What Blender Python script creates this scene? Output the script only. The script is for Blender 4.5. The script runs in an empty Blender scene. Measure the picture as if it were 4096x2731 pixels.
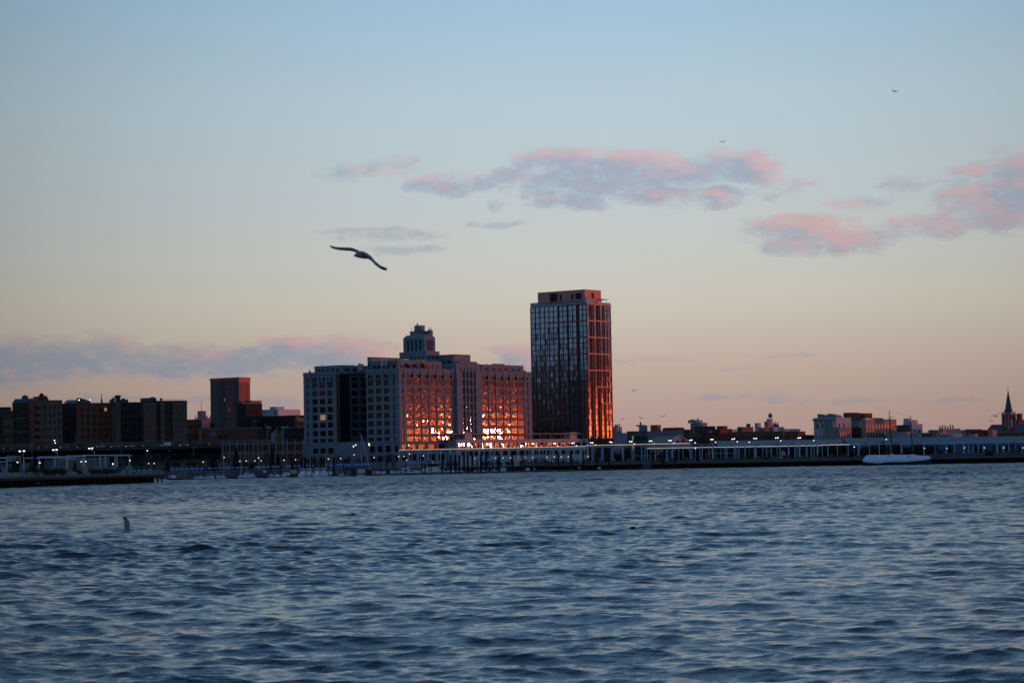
import bpy, math, random
import numpy as np
from mathutils import Vector, Matrix, Euler
R = random.Random(11)
SC = bpy.context.scene
COL = SC.collection
rad = math.radians
# ---------------------------------------------------------------- camera model (85 mm lens on a 36 mm frame)
F, PW, PH, CAMZ = 9671.0, 4096.0, 2731.0, 5.0
HOR0, SLOPE = 1850.0, 0.0183
PITCH, ROLL = math.atan((HOR0 - PH / 2) / F), -math.atan(SLOPE)
CAMROT = (Euler((math.pi / 2 + PITCH, 0, 0)).to_matrix() @ Matrix.Rotation(ROLL, 3, 'Z'))
def ray(px, py):
    return CAMROT @ Vector(((px - PW / 2) / F, -(py - PH / 2) / F, -1.0))
def at(px, py, D):
    r = ray(px, py)
    return Vector((r.x / r.y * D, D, CAMZ + r.z / r.y * D))
def hor(px): return HOR0 + (PW / 2 - px) * SLOPE
def pyof(px, z, D): return hor(px) - (z - CAMZ) * F / D
def loc(px, z, D):
    v = at(px, pyof(px, z, D), D); v.z = z; return v
def zof(px, py, D): return at(px, py, D).z
def mm(n, D): return n * D / F
def lin(c):
    return tuple((x / 12.92 if x <= .04045 else ((x + .055) / 1.055) ** 2.4) for x in [v / 255. for v in c])
ORD = 'first second third fourth fifth sixth seventh eighth ninth tenth eleventh twelfth thirteenth fourteenth fifteenth sixteenth seventeenth eighteenth nineteenth twentieth'.split()
TENS = {2: 'twenty', 3: 'thirty', 4: 'forty', 5: 'fifty', 6: 'sixty', 7: 'seventy', 8: 'eighty', 9: 'ninety'}
def nth(i):
    i += 1
    if i <= 20: return ORD[i - 1]
    t, u = divmod(i, 10)
    if u == 0: return TENS[t][:-1] + 'ieth'
    return TENS[t] + '-' + ORD[u - 1]
# ---------------------------------------------------------------- materials
MATS = {}
def mat(name, col, rough=.8, metal=0., ior=1.45, var=.25, scale=.6, emit=None, es=0., bump=0.):
    if name in MATS: return MATS[name]
    m = bpy.data.materials.new(name); m.use_nodes = True
    nt = m.node_tree; b = nt.nodes['Principled BSDF']
    b.inputs['Roughness'].default_value = rough
    b.inputs['Metallic'].default_value = metal
    b.inputs['IOR'].default_value = ior
    if rough > .7: b.inputs['Specular IOR Level'].default_value = .15
    if emit:
        b.inputs['Emission Color'].default_value = (*emit, 1); b.inputs['Emission Strength'].default_value = es
    if var > 0:
        tc = nt.nodes.new('ShaderNodeTexCoord'); ns = nt.nodes.new('ShaderNodeTexNoise')
        ns.inputs['Scale'].default_value = scale; ns.inputs['Detail'].default_value = 5
        ns.inputs['Roughness'].default_value = .65
        mr = nt.nodes.new('ShaderNodeMapRange'); mr.inputs[1].default_value = .25; mr.inputs[2].default_value = .75
        mr.inputs[3].default_value = 1 - var; mr.inputs[4].default_value = 1 + var
        mx = nt.nodes.new('ShaderNodeVectorMath'); mx.operation = 'SCALE'
        mx.inputs[0].default_value = col
        nt.links.new(tc.outputs['Object'], ns.inputs['Vector']); nt.links.new(ns.outputs['Fac'], mr.inputs[0])
        nt.links.new(mr.outputs[0], mx.inputs['Scale']); nt.links.new(mx.outputs[0], b.inputs['Base Color'])
        if bump:
            bp = nt.nodes.new('ShaderNodeBump'); bp.inputs['Strength'].default_value = bump; bp.inputs['Distance'].default_value = .1
            nt.links.new(ns.outputs['Fac'], bp.inputs['Height']); nt.links.new(bp.outputs[0], b.inputs['Normal'])
    else:
        b.inputs['Base Color'].default_value = (*col, 1)
    MATS[name] = m
    return m
def brick(name, col, scale=1.0, var=.3):
    """brick courses plus large blotches of wear"""
    m = mat(name, col, .9, var=var, scale=.35)
    nt = m.node_tree; b = nt.nodes['Principled BSDF']
    bt = nt.nodes.new('ShaderNodeTexBrick'); bt.inputs['Scale'].default_value = 2.2 * scale
    bt.inputs['Color1'].default_value = (1, 1, 1, 1); bt.inputs['Color2'].default_value = (.72, .7, .68, 1); bt.inputs['Mortar'].default_value = (1.2, 1.2, 1.2, 1)
    tc = [n for n in nt.nodes if n.type == 'TEX_COORD'][0]
    sc = [n for n in nt.nodes if n.type == 'VECT_MATH'][0]
    mu = nt.nodes.new('ShaderNodeVectorMath'); mu.operation = 'MULTIPLY'
    mp = nt.nodes.new('ShaderNodeMapping'); mp.inputs['Rotation'].default_value = (math.pi / 2, 0, 0)
    nt.links.new(tc.outputs['Object'], mp.inputs['Vector']); nt.links.new(mp.outputs[0], bt.inputs['Vector'])
    nt.links.new(sc.outputs[0], mu.inputs[0]); nt.links.new(bt.outputs['Color'], mu.inputs[1])
    nt.links.new(mu.outputs[0], b.inputs['Base Color'])
    return m
# ---------------------------------------------------------------- mesh builder
class MB:
    def __init__(s): s.v = []; s.f = []; s.m = []; s.T = None
    def add(s, vs, fs, mi=0):
        n = len(s.v)
        if s.T is not None: vs = [s.T @ Vector(p) for p in vs]
        s.v += [tuple(p) for p in vs]
        for f in fs: s.f.append(tuple(i + n for i in f)); s.m.append(mi)
    def box(s, x0, x1, y0, y1, z0, z1, mi=0):
        s.add([(x0, y0, z0), (x1, y0, z0), (x1, y1, z0), (x0, y1, z0), (x0, y0, z1), (x1, y0, z1), (x1, y1, z1), (x0, y1, z1)],
              [(0, 3, 2, 1), (4, 5, 6, 7), (0, 1, 5, 4), (1, 2, 6, 5), (2, 3, 7, 6), (3, 0, 4, 7)], mi)
    def quad(s, a, b, c, d, mi=0): s.add([a, b, c, d], [(0, 1, 2, 3)], mi)
    def tube(s, p0, p1, r0, r1=None, n=6, mi=0, caps=True):
        r1 = r0 if r1 is None else r1
        p0, p1 = Vector(p0), Vector(p1); d = (p1 - p0)
        if d.length < 1e-6: return
        d.normalize(); u = d.orthogonal().normalized(); w = d.cross(u)
        vs = []
        for p, r in ((p0, r0), (p1, r1)):
            for k in range(n):
                a = 2 * math.pi * k / n; vs.append(p + (u * math.cos(a) + w * math.sin(a)) * r)
        fs = [(k, (k + 1) % n, n + (k + 1) % n, n + k) for k in range(n)]
        if caps: fs += [tuple(range(n - 1, -1, -1)), tuple(range(n, 2 * n))]
        s.add(vs, fs, mi)
    def path(s, pts, r, n=5, mi=0):
        for a, b in zip(pts[:-1], pts[1:]): s.tube(a, b, r, r, n, mi)
    def lathe(s, prof, c=(0, 0, 0), n=12, mi=0):
        vs = []; fs = []
        for (r, z) in prof:
            for k in range(n):
                a = 2 * math.pi * k / n; vs.append((c[0] + r * math.cos(a), c[1] + r * math.sin(a), c[2] + z))
        for i in range(len(prof) - 1):
            for k in range(n):
                fs.append((i * n + k, i * n + (k + 1) % n, (i + 1) * n + (k + 1) % n, (i + 1) * n + k))
        fs.append(tuple(range(n - 1, -1, -1))); fs.append(tuple(range((len(prof) - 1) * n, len(prof) * n)))
        s.add(vs, fs, mi)
    def prism(s, pts, z0, z1, mi=0):
        n = len(pts)
        vs = [(p[0], p[1], z0) for p in pts] + [(p[0], p[1], z1) for p in pts]
        fs = [(k, (k + 1) % n, n + (k + 1) % n, n + k) for k in range(n)] + [tuple(range(n - 1, -1, -1)), tuple(range(n, 2 * n))]
        s.add(vs, fs, mi)
    def prism_y(s, pts, y0, y1, mi=0):      # outline in x,z pushed along y
        n = len(pts)
        vs = [(p[0], y0, p[1]) for p in pts] + [(p[0], y1, p[1]) for p in pts]
        fs = [(k, (k + 1) % n, n + (k + 1) % n, n + k) for k in range(n)] + [tuple(range(n - 1, -1, -1)), tuple(range(n, 2 * n))]
        s.add(vs, fs, mi)
    def loft(s, rings, mi=0, closed=True, caps=True):
        n = len(rings[0]); vs = [p for r in rings for p in r]; fs = []
        for i in range(len(rings) - 1):
            for k in range(n if closed else n - 1):
                fs.append((i * n + k, i * n + (k + 1) % n, (i + 1) * n + (k + 1) % n, (i + 1) * n + k))
        if caps and closed: fs += [tuple(range(n - 1, -1, -1)), tuple(range((len(rings) - 1) * n, len(rings) * n))]
        s.add(vs, fs, mi)
    def mesh(s, name, mats, smooth=False):
        me = bpy.data.meshes.new(name)
        me.from_pydata(s.v, [], s.f)
        for m in (mats if isinstance(mats, (list, tuple)) else [mats]): me.materials.append(m)
        me.polygons.foreach_set('material_index', s.m)
        if smooth: me.polygons.foreach_set('use_smooth', [True] * len(s.f))
        me.update(); return me
    def build(s, name, mats, parent=None, smooth=False, loc=None):
        return obj(name, s.mesh(name, mats, smooth), parent, loc)
def obj(name, data, parent=None, loc=None, rz=None):
    o = bpy.data.objects.new(name, data); COL.objects.link(o)
    if parent is not None: o.parent = parent
    if loc is not None: o.location = loc
    if rz is not None: o.rotation_euler = (0, 0, rz)
    return o
def tag(o, label, cat, group=None, kind=None):
    o['label'] = label; o['category'] = cat
    if group: o['group'] = group
    if kind: o['kind'] = kind
    return o
def thing(name, label, cat, loc=(0, 0, 0), rz=0, group=None, kind=None):
    o = bpy.data.objects.new(name, None); COL.objects.link(o)
    o.location = loc; o.rotation_euler = (0, 0, rz); o.empty_display_size = .5
    return tag(o, label, cat, group, kind)
def dup(o, loc=None, rz=None, label=None, scale=None, parent=None):
    c = o.copy(); COL.objects.link(c)
    if parent is not None: c.parent = parent
    if loc is not None: c.location = loc
    if rz is not None: c.rotation_euler = (0, 0, rz)
    if scale is not None: c.scale = scale if isinstance(scale, (tuple, list)) else (scale,) * 3
    if label: c['label'] = label
    for ch in list(o.children): dup(ch, parent=c)
    return c
def at_first(proto, first, loc, rz, label, scale=1.0):
    """the first placement uses the prototype itself, later ones copy it"""
    if first:
        proto.location = loc; proto.rotation_euler = (0, 0, rz); proto.scale = (scale,) * 3; proto['label'] = label; return proto
    return dup(proto, loc, rz, label, scale)
def letters(name, body, size, m, parent, loc, rot, ext=.03):
    c = bpy.data.curves.new(name, 'FONT'); c.body = body; c.size = size; c.extrude = ext; c.resolution_u = 3
    t = bpy.data.objects.new(name, c); COL.objects.link(t); bpy.context.view_layer.update()
    me = bpy.data.meshes.new_from_object(t.evaluated_get(bpy.context.evaluated_depsgraph_get())); bpy.data.objects.remove(t)
    me.materials.clear(); me.materials.append(m)
    o = obj(name, me, parent, loc); o.rotation_euler = rot; return o
# ---------------------------------------------------------------- palette
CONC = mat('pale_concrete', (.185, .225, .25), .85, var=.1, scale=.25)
CONC_D = mat('grey_concrete', (.17, .175, .18), .9, var=.2)
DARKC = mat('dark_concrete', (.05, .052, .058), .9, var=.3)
WHITE = mat('white_paint', (.72, .74, .76), .45, var=.06)
GREYP = mat('grey_panel', (.3, .34, .38), .6, var=.08)
BLACK = mat('black_metal', (.02, .02, .022), .5, var=.1)
STEELB = mat('pale_blue_steel', (.3, .52, .62), .5, var=.12, scale=2)
PILE = mat('wet_pile_timber', (.03, .028, .026), .8, var=.4, scale=2)
RUST = mat('rusty_pile', (.08, .028, .016), .85, var=.4, scale=2)
WOOD = mat('weathered_deck', (.10, .085, .07), .85, var=.3, scale=1.5)
BRICKS = [brick('brick_red', (.2, .085, .055)), brick('brick_brown', (.15, .09, .065)), brick('brick_dark', (.07, .055, .052)), brick('brick_tan', (.26, .2, .16))]
PINKW = mat('pale_render', (.42, .4, .41), .85, var=.08)
GREYB = mat('blue_grey_cladding', (.17, .2, .235), .7, var=.12)
SLATE = mat('slate_roofing', (.09, .1, .12), .75, var=.2)
GLASS = mat('dark_window_glass', (.008, .009, .011), .009, ior=1.95, var=0)
GLASSF = mat('factory_window_glass', (.012, .008, .008), .014, ior=2.1, var=0)
GLASST = mat('coated_tower_glass', (.012, .015, .024), .009, ior=3.7, var=0)
FRAME = mat('dark_window_frame', (.03, .03, .032), .5, var=0)
FRAMEW = mat('pale_window_frame', (.45, .46, .47), .6, var=0)
LITW = mat('lit_window', (.3, .25, .18), .5, var=0, emit=(1, .6, .25), es=.3)
LAMP = mat('lamp_glow', (.9, .9, .9), .5, var=0, emit=(1, .93, .8), es=2.6)
LAMPW = mat('warm_lamp_glow', (.9, .8, .6), .5, var=0, emit=(1, .72, .42), es=2.6)
BARK = mat('bark', (.06, .048, .04), .95, var=.3, scale=3)
TWIG = mat('winter_twigs', (.075, .052, .045), .95, var=.35, scale=.8)
LEAFD = mat('conifer_needles', (.028, .04, .028), .9, var=.4, scale=1.5)
LEAFO = mat('russet_leaves', (.11, .06, .035), .9, var=.4, scale=1.5)
LEAFG = mat('dull_green_leaves', (.05, .06, .035), .9, var=.4, scale=1.5)
# ---------------------------------------------------------------- windows and facades
WCACHE = {}
def win_mesh(w, h, nx, nz, glass, frame, jit, bar, lit=0.):
    key = (round(w, 1), round(h, 1), nx, nz, glass.name, frame.name, jit, bar, lit, R.randrange(9 if jit > .1 else 2))
    if key in WCACHE: return WCACHE[key]
    mb = MB(); pane_quads(mb, 0, 0, 0, w, h, nx, nz, jit, 0)
    frame_bars(mb, 0, 0, 0, w, h, nx, nz, bar, 1)
    me = mb.mesh('window', [glass, frame]); WCACHE[key] = me; return me
def pane_quads(mb, x, y, z, w, h, nx, nz, jit, mi):
    """flat panes facing local -y, bottom centre at x,y,z; each pane sits very slightly out of true, as old glazing does"""
    pw, ph = w / nx, h / nz
    for i in range(nx):
        for k in range(nz):
            cx, cz = x - w / 2 + (i + .5) * pw, z + (k + .5) * ph
            a, b = math.tan(rad(R.gauss(0, jit * 1.1))), math.tan(rad(R.gauss(0, jit)))
            q = [(cx + sx * pw / 2, y + sx * pw / 2 * a + sz * ph / 2 * b, cz + sz * ph / 2) for sx, sz in ((-1, -1), (1, -1), (1, 1), (-1, 1))]
            mb.quad(*q, mi=mi)
def frame_bars(mb, x, y, z, w, h, nx, nz, bar, mi):
    if bar <= 0: return
    y0, y1 = y - .09, y - .03
    for i in range(nx + 1):
        cx = x - w / 2 + w * i / nx; e = bar * (1.4 if i in (0, nx) else .6)
        mb.box(max(cx - e, x - w / 2), min(cx + e, x + w / 2), y0, y1, z, z + h, mi)
    for k in range(nz + 1):
        cz = z + h * k / nz; e = bar * (1.4 if k in (0, nz) else .6)
        mb.box(x - w / 2, x + w / 2, y0 - .004, y1 - .004, max(cz - e, z), min(cz + e, z + h), mi)
def shell(mb, ox, oy, z0, b, a, h, rR=(), rL=(), depth=.3, mi=0, top=True):
    """a block in local axes: R face on y=oy (outward -y, u along +x), L face on x=ox (outward -x, u along +y); rects (u0,u1,z0,z1) become recessed openings"""
    def P(face, u, z, d):
        return (ox + u, oy + d, z) if face == 'R' else (ox + d, oy + u, z)
    for face, W, rects in (('R', b, rR), ('L', a, rL)):
        us = sorted({0., W, *[r[0] for r in rects], *[r[1] for r in rects]})
        zs = sorted({z0, z0 + h, *[r[2] for r in rects], *[r[3] for r in rects]})
        us = [u for i, u in enumerate(us) if i == 0 or u - us[i - 1] > 1e-5]; zs = [z for i, z in enumerate(zs) if i == 0 or z - zs[i - 1] > 1e-5]
        hole = set()
        for (u0, u1, a0, a1) in rects:
            for i in range(len(us) - 1):
                if u0 - 1e-4 <= us[i] and us[i + 1] <= u1 + 1e-4:
                    for k in range(len(zs) - 1):
                        if a0 - 1e-4 <= zs[k] and zs[k + 1] <= a1 + 1e-4: hole.add((i, k))
        for i in range(len(us) - 1):
            k = 0
            while k < len(zs) - 1:
                if (i, k) in hole: k += 1; continue
                k2 = k
                while k2 + 1 < len(zs) - 1 and (i, k2 + 1) not in hole: k2 += 1
                q = [P(face, us[i], zs[k], 0), P(face, us[i + 1], zs[k], 0), P(face, us[i + 1], zs[k2 + 1], 0), P(face, us[i], zs[k2 + 1], 0)]
                mb.quad(*(q if face == 'R' else q[::-1]), mi=mi); k = k2 + 1
        for (u0, u1, a0, a1) in rects:
            for (p, q) in (((u0, a0), (u0, a1)), ((u0, a1), (u1, a1)), ((u1, a1), (u1, a0)), ((u1, a0), (u0, a0))):
                mb.quad(P(face, *p, 0), P(face, *q, 0), P(face, *q, depth + .05), P(face, *p, depth + .05), mi=mi)
    X1, Y1, z1 = ox + b, oy + a, z0 + h
    mb.quad((X1, oy, z0), (X1, Y1, z0), (X1, Y1, z1), (X1, oy, z1), mi=mi)
    mb.quad((X1, Y1, z0), (ox, Y1, z0), (ox, Y1, z1), (X1, Y1, z1), mi=mi)
    if top: mb.quad((ox, oy, z1), (X1, oy, z1), (X1, Y1, z1), (ox, Y1, z1), mi=mi)
def parapet(mb, ox, oy, z, b, a, t=.4, h=.9, mi=0, out=.12):
    x0, x1, y0, y1 = ox - out, ox + b + out, oy - out, oy + a + out
    mb.box(x0, x1, y0, y0 + t, z, z + h, mi); mb.box(x0, x1, y1 - t, y1, z, z + h, mi)
    mb.box(x0, x0 + t, y0 + t, y1 - t, z, z + h, mi); mb.box(x1 - t, x1, y0 + t, y1 - t, z, z + h, mi)
def wins(root, ox, oy, face, rects, depth=.3, nx=2, nz=2, glass=None, frame=None, jit=.0, bar=.06, name='window', lit=0., limit=None, pool=None):
    """one object per window; past the limit they are pooled into one object of kind stuff"""
    glass = glass or GLASS; frame = frame or FRAME
    for (u0, u1, z0, z1) in rects:
        w, h, uc = u1 - u0, z1 - z0, (u0 + u1) / 2
        p = (ox + uc, oy + depth, z0) if face == 'R' else (ox + depth, oy + uc, z0)
        g = LITW if R.random() < lit else glass
        if pool is not None and pool['n'] <= 0:
            mb = pool['mb']; mb.T = Matrix.Translation(p) @ (Matrix.Identity(4) if face == 'R' else Matrix.Rotation(-math.pi / 2, 4, 'Z'))
            pane_quads(mb, 0, 0, 0, w, h, nx, nz, jit, pool['mats'].index(g)); frame_bars(mb, 0, 0, 0, w, h, nx, nz, bar, pool['mats'].index(frame)); mb.T = None
            continue
        if pool is not None: pool['n'] -= 1
        me = win_mesh(w, h, nx, nz, g, frame, jit, bar)
        obj(name, me, root, p, 0 if face == 'R' else -math.pi / 2)
def new_pool(n, mats): return {'n': n, 'mb': MB(), 'mats': mats}
def close_pool(pool, root, name='window'):
    if pool['mb'].f:
        o = pool['mb'].build(name, pool['mats'], root); o['kind'] = 'stuff'
def grid(nc, nr, W, z0, z1, mu=.8, fu=.5, fz=.55, u0=0.):
    """nc x nr openings over a face W wide between z0 and z1"""
    out = []; W2 = W - 2 * mu
    for i in range(nc):
        for k in range(nr):
            cu, cz = u0 + mu + (i + .5) * W2 / nc, z0 + (k + .5) * (z1 - z0) / nr
            w, h = W2 / nc * fu, (z1 - z0) / nr * fz
            out.append((cu - w / 2, cu + w / 2, cz - h / 2, cz + h / 2))
    return out
class Blk:
    """a block located from the corner nearest the camera; local +x runs along its right-hand face, +y along its left-hand face"""
    def __init__(s, pxc, pyt, D, yaw=52., base=None, O=None):
        s.yaw = rad(yaw); s.top = at(pxc, pyt, D) if O is None else Vector(O); s.O = s.top.copy()
        s.dR = (math.cos(s.yaw), math.sin(s.yaw)); s.dL = (-math.sin(s.yaw), math.cos(s.yaw))
    def _t(s, d, px, py, off=(0, 0)):
        r = ray(px, py); k = r.x / r.y; X, Y = s.O.x + off[0], s.O.y + off[1]
        return (k * Y - X) / (d[0] - k * d[1])
    def uR(s, px, py=1850.): return s._t(s.dR, px, py)
    def uL(s, px, py=1850.): return s._t(s.dL, px, py)
    def dist(s, face, u):
        d = s.dR if face == 'R' else s.dL; return s.O.y + d[1] * u
    def z(s, px, py, face='R'):
        u = s.uR(px, py) if face == 'R' else s.uL(px, py)
        return zof(px, py, s.dist(face, u))
    def local(s, P):
        d = Vector(P) - s.O
        return (d.x * s.dR[0] + d.y * s.dR[1], d.x * s.dL[0] + d.y * s.dL[1])
# ================================================================ sun, sky, camera
SUN_AZ, SUN_EL = rad(103.0), rad(0.42)          # azimuth measured from straight behind the camera towards its right hand
SUNV = Vector((math.sin(SUN_AZ) * math.cos(SUN_EL), -math.cos(SUN_AZ) * math.cos(SUN_EL), math.sin(SUN_EL)))
def make_world():
    w = bpy.data.worlds.new('World'); SC.world = w; w.use_nodes = True
    nt = w.node_tree; nt.nodes.clear(); L = nt.links.new
    N = nt.nodes.new
    def math_(op, a, b=None, c=None, clamp=False):
        n = N('ShaderNodeMath'); n.operation = op; n.use_clamp = clamp
        for i, x in enumerate((a, b, c)):
            if x is None: continue
            if isinstance(x, (int, float)): n.inputs[i].default_value = x
            else: L(x, n.inputs[i])
        return n.outputs[0]
    def vm(op, a, b=None, c=None, scale=None):
        n = N('ShaderNodeVectorMath'); n.operation = op
        for i, x in enumerate((a, b, c)):
            if x is None: continue
            if isinstance(x, (tuple, list)): n.inputs[i].default_value = x
            else: L(x, n.inputs[i])
        if scale is not None:
            if isinstance(scale, (int, float)): n.inputs['Scale'].default_value = scale
            else: L(scale, n.inputs['Scale'])
        return n.outputs['Value'] if op in ('DOT_PRODUCT', 'LENGTH') else n.outputs[0]
    def ramp(fac, stops, mx):
        """stops: (elevation deg, sRGB or linear tuple)"""
        n = N('ShaderNodeValToRGB'); cr = n.color_ramp
        while len(cr.elements) < len(stops): cr.elements.new(.5)
        for e, (p, c) in zip(cr.elements, stops): e.position = p / mx; e.color = (*c, 1)
        L(math_('DIVIDE', fac, mx, clamp=True), n.inputs[0]); return n.outputs[0]
    def smooth(x, a, b):
        n = N('ShaderNodeMapRange'); n.interpolation_type = 'SMOOTHSTEP'
        L(x, n.inputs[0]); n.inputs[1].default_value = a; n.inputs[2].default_value = b; return n.outputs[0]
    def mixc(f, a, b):
        n = N('ShaderNodeMix'); n.data_type = 'RGBA'
        if isinstance(f, (int, float)): n.inputs[0].default_value = f
        else: L(f, n.inputs[0])
        for i, x in ((6, a), (7, b)):
            if isinstance(x, tuple): n.inputs[i].default_value = (*x, 1)
            else: L(x, n.inputs[i])
        return n.outputs[2]
    tc = N('ShaderNodeTexCoord'); sep = N('ShaderNodeSeparateXYZ'); D = tc.outputs['Generated']; L(D, sep.inputs[0])
    X, Y, Z = sep.outputs
    el = math_('MULTIPLY', math_('ARCSINE', Z), 180 / math.pi)
    az = math_('MULTIPLY', math_('ARCTAN2', X, Y), 180 / math.pi)
    # --- the eastern sky the photograph looks into
    E = [(0, (170, 143, 138)), (.9, (177, 151, 144)), (2.05, (187, 168, 157)), (2.8, (193, 181, 169)), (3.67, (199, 194, 182)), (5.0, (195, 199, 195)), (6.7, (187, 200, 206)), (8.5, (179, 200, 211)),
         (10.7, (161, 192, 214)), (14, (134, 173, 206)), (20, (116, 160, 204)), (34, (96, 140, 188)), (50, (80, 120, 168)), (90, (62, 94, 138))]
    east = ramp(el, [(p, lin(c)) for p, c in E], 90.)
    # --- the western half: dark skyline band added for window reflections, clear blue above it
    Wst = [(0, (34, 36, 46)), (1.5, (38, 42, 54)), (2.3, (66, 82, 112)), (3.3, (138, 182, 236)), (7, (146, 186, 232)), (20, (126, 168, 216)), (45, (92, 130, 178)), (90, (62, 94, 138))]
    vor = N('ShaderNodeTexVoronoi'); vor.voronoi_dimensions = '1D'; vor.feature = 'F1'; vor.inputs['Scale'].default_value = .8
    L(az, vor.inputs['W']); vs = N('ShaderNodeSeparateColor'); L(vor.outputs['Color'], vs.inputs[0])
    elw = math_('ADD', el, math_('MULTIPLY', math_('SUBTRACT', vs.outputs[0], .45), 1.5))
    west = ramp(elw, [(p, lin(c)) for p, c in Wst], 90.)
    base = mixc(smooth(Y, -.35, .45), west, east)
    # brightest straight ahead, dimmer towards both sides
    dim = math_('SUBTRACT', 1., math_('MULTIPLY', math_('POWER', math_('SUBTRACT', az, 2.), 2.), .00178))
    dim = math_('MAXIMUM', dim, .6)
    base = vm('SCALE', base, scale=dim)
    # --- sunset glow round the sun
    sh = (math.sin(SUN_AZ), -math.cos(SUN_AZ), 0.)
    ca = vm('DOT_PRODUCT', D, sh)
    ga = math_('EXPONENT', math_('MULTIPLY', math_('POWER', math_('MULTIPLY', math_('ARCCOSINE', math_('MINIMUM', ca, .99999)), 180 / math.pi / 17.), 2.), -1.))
    gw = math_('EXPONENT', math_('MULTIPLY', math_('POWER', math_('MULTIPLY', math_('ARCCOSINE', math_('MINIMUM', ca, .99999)), 180 / math.pi / 40.), 2.), -1.))
    G = [(0, (6., 1.1, .3)), (.75, (5.4, .78, .2)), (1.15, (2.6, .3, .12)), (1.6, (.75, .09, .075)), (2.1, (.24, .055, .075)), (2.7, (.3, .13, .19)), (3.7, (.24, .16, .28)), (7., (.2, .15, .2)), (13, (.08, .07, .08)), (22, (0, 0, 0))]
    g2 = ramp(el, [(p, tuple(v / 6. for v in c)) for p, c in G], 90.)
    gn = N('ShaderNodeTexNoise'); gn.inputs['Scale'].default_value = 1.; gn.inputs['Detail'].default_value = 3
    gv = N('ShaderNodeCombineXYZ'); L(math_('MULTIPLY', az, .55), gv.inputs[0]); L(math_('MULTIPLY', el, 2.2), gv.inputs[1]); L(gv.outputs[0], gn.inputs['Vector'])
    gmod = math_('ADD', .35, math_('MULTIPLY', gn.outputs['Fac'], 1.3))
    glow = vm('SCALE', vm('SCALE', vm('SCALE', g2, scale=6.), scale=gmod), scale=ga)
    lowf = math_('SUBTRACT', 1., smooth(el, 2.2, 6.))
    base = vm('SCALE', base, scale=math_('SUBTRACT', 1., math_('MULTIPLY', math_('MULTIPLY', ga, lowf), .93)))
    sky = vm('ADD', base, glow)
    # --- clouds: ragged patches given by bearing and elevation
    uv = N('ShaderNodeCombineXYZ'); L(az, uv.inputs[0]); L(el, uv.inputs[1])
    def ang(px, py):
        r = ray(px, py).normalized(); return math.degrees(math.atan2(r.x, r.y)), math.degrees(math.asin(r.z))
    CL = [(2260, 650, 190, 55), (2470, 655, 190, 52), (2380, 720, 330, 58), (2720, 690, 230, 62), (2930, 670, 160, 60), (3010, 640, 60, 32), (1980, 715, 150, 42), (1760, 745, 110, 34), (2280, 800, 90, 42), (2600, 780, 190, 40), (2880, 780, 130, 40),
          (3190, 930, 200, 55), (3400, 955, 200, 58), (3200, 985, 150, 46), (3510, 950, 90, 42),
          (3960, 810, 190, 95), (4090, 770, 150, 130), (3870, 675, 70, 32), (4070, 640, 110, 60), (3800, 900, 170, 38), (4000, 870, 250, 50),
          (0, 1445, 380, 88), (330, 1430, 380, 72), (700, 1430, 360, 62), (1000, 1440, 240, 58), (1150, 1395, 200, 48), (1400, 1400, 170, 48), (1300, 1455, 300, 45), (60, 1500, 260, 34), (2070, 1428, 100, 38), (2150, 1450, 120, 32)]
    WISP = [(720, 1484, 150, 24), (1560, 945, 200, 24), (1640, 1002, 150, 18), (1420, 930, 120, 14), (2000, 898, 100, 14), (1480, 690, 200, 34), (1610, 650, 70, 16), (1330, 1350, 90, 18), (1590, 1375, 110, 18), (3450, 815, 120, 24), (3230, 880, 230, 24), (3180, 725, 110, 26), (3130, 765, 60, 32), (3620, 740, 120, 30),
            (2610, 1441, 140, 16), (2930, 1477, 90, 9), (3120, 1589, 150, 22), (3440, 1598, 150, 14), (3170, 1425, 110, 10), (3790, 1597, 90, 10), (380, 1600, 160, 20), (800, 1590, 120, 16), (1080, 1605, 160, 26), (2830, 1598, 100, 10), (1990, 820, 80, 20)]
    def noise(vec, scale, detail, rough, out='Fac'):
        n = N('ShaderNodeTexNoise'); n.inputs['Scale'].default_value = scale; n.inputs['Detail'].default_value = detail; n.inputs['Roughness'].default_value = rough
        L(vec, n.inputs['Vector']); return n.outputs[out]
    def density(p, cl, amp, sc, warp):
        wv = noise(vm('MULTIPLY', p, (.8, 1.6, 1.)), .8, 4, .55, 'Color')
        uvw = vm('ADD', p, vm('MULTIPLY', vm('SUBTRACT', wv, (.5, .5, .5)), warp))
        cur = None
        for (px, py, rx, ry) in cl:
            a, e = ang(px, py); k = math.degrees(1 / F)
            sx, sy = 1 / (rx * k * 1.15), 1 / (ry * k * 1.2)
            v = vm('MULTIPLY_ADD', uvw, (sx, sy, 0), (-a * sx, -e * sy, 0)); d = vm('DOT_PRODUCT', v, v)
            cur = d if cur is None else math_('MINIMUM', cur, d)
        n1 = noise(vm('MULTIPLY', p, (1., 2.0, 1.)), sc, 12, .68)
        return math_('ADD', math_('SUBTRACT', 1.15, cur), math_('MULTIPLY', math_('SUBTRACT', n1, .5), amp))
    P0 = uv.outputs[0]
    d0 = density(P0, CL, 3.6, 1.25, (2.2, .75, 0)); d1 = density(vm('ADD', P0, (.38, .22, 0)), CL, 3.6, 1.25, (2.2, .75, 0))
    m = smooth(d0, -.35, 1.35)
    # the sunward (right and upper) flanks catch the pink, cores stay blue-grey
    lit = math_('SUBTRACT', d0, d1)
    n2 = noise(vm('ADD', P0, (17., 5., 0)), .35, 2, .5)
    pinkf = smooth(math_('ADD', math_('MULTIPLY', lit, .42), math_('ADD', math_('MULTIPLY', az, .016), math_('MULTIPLY', math_('SUBTRACT', n2, .5), 1.2))), -.12, .75)
    ccol = mixc(pinkf, lin((146, 160, 183)), lin((206, 168, 174)))
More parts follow.
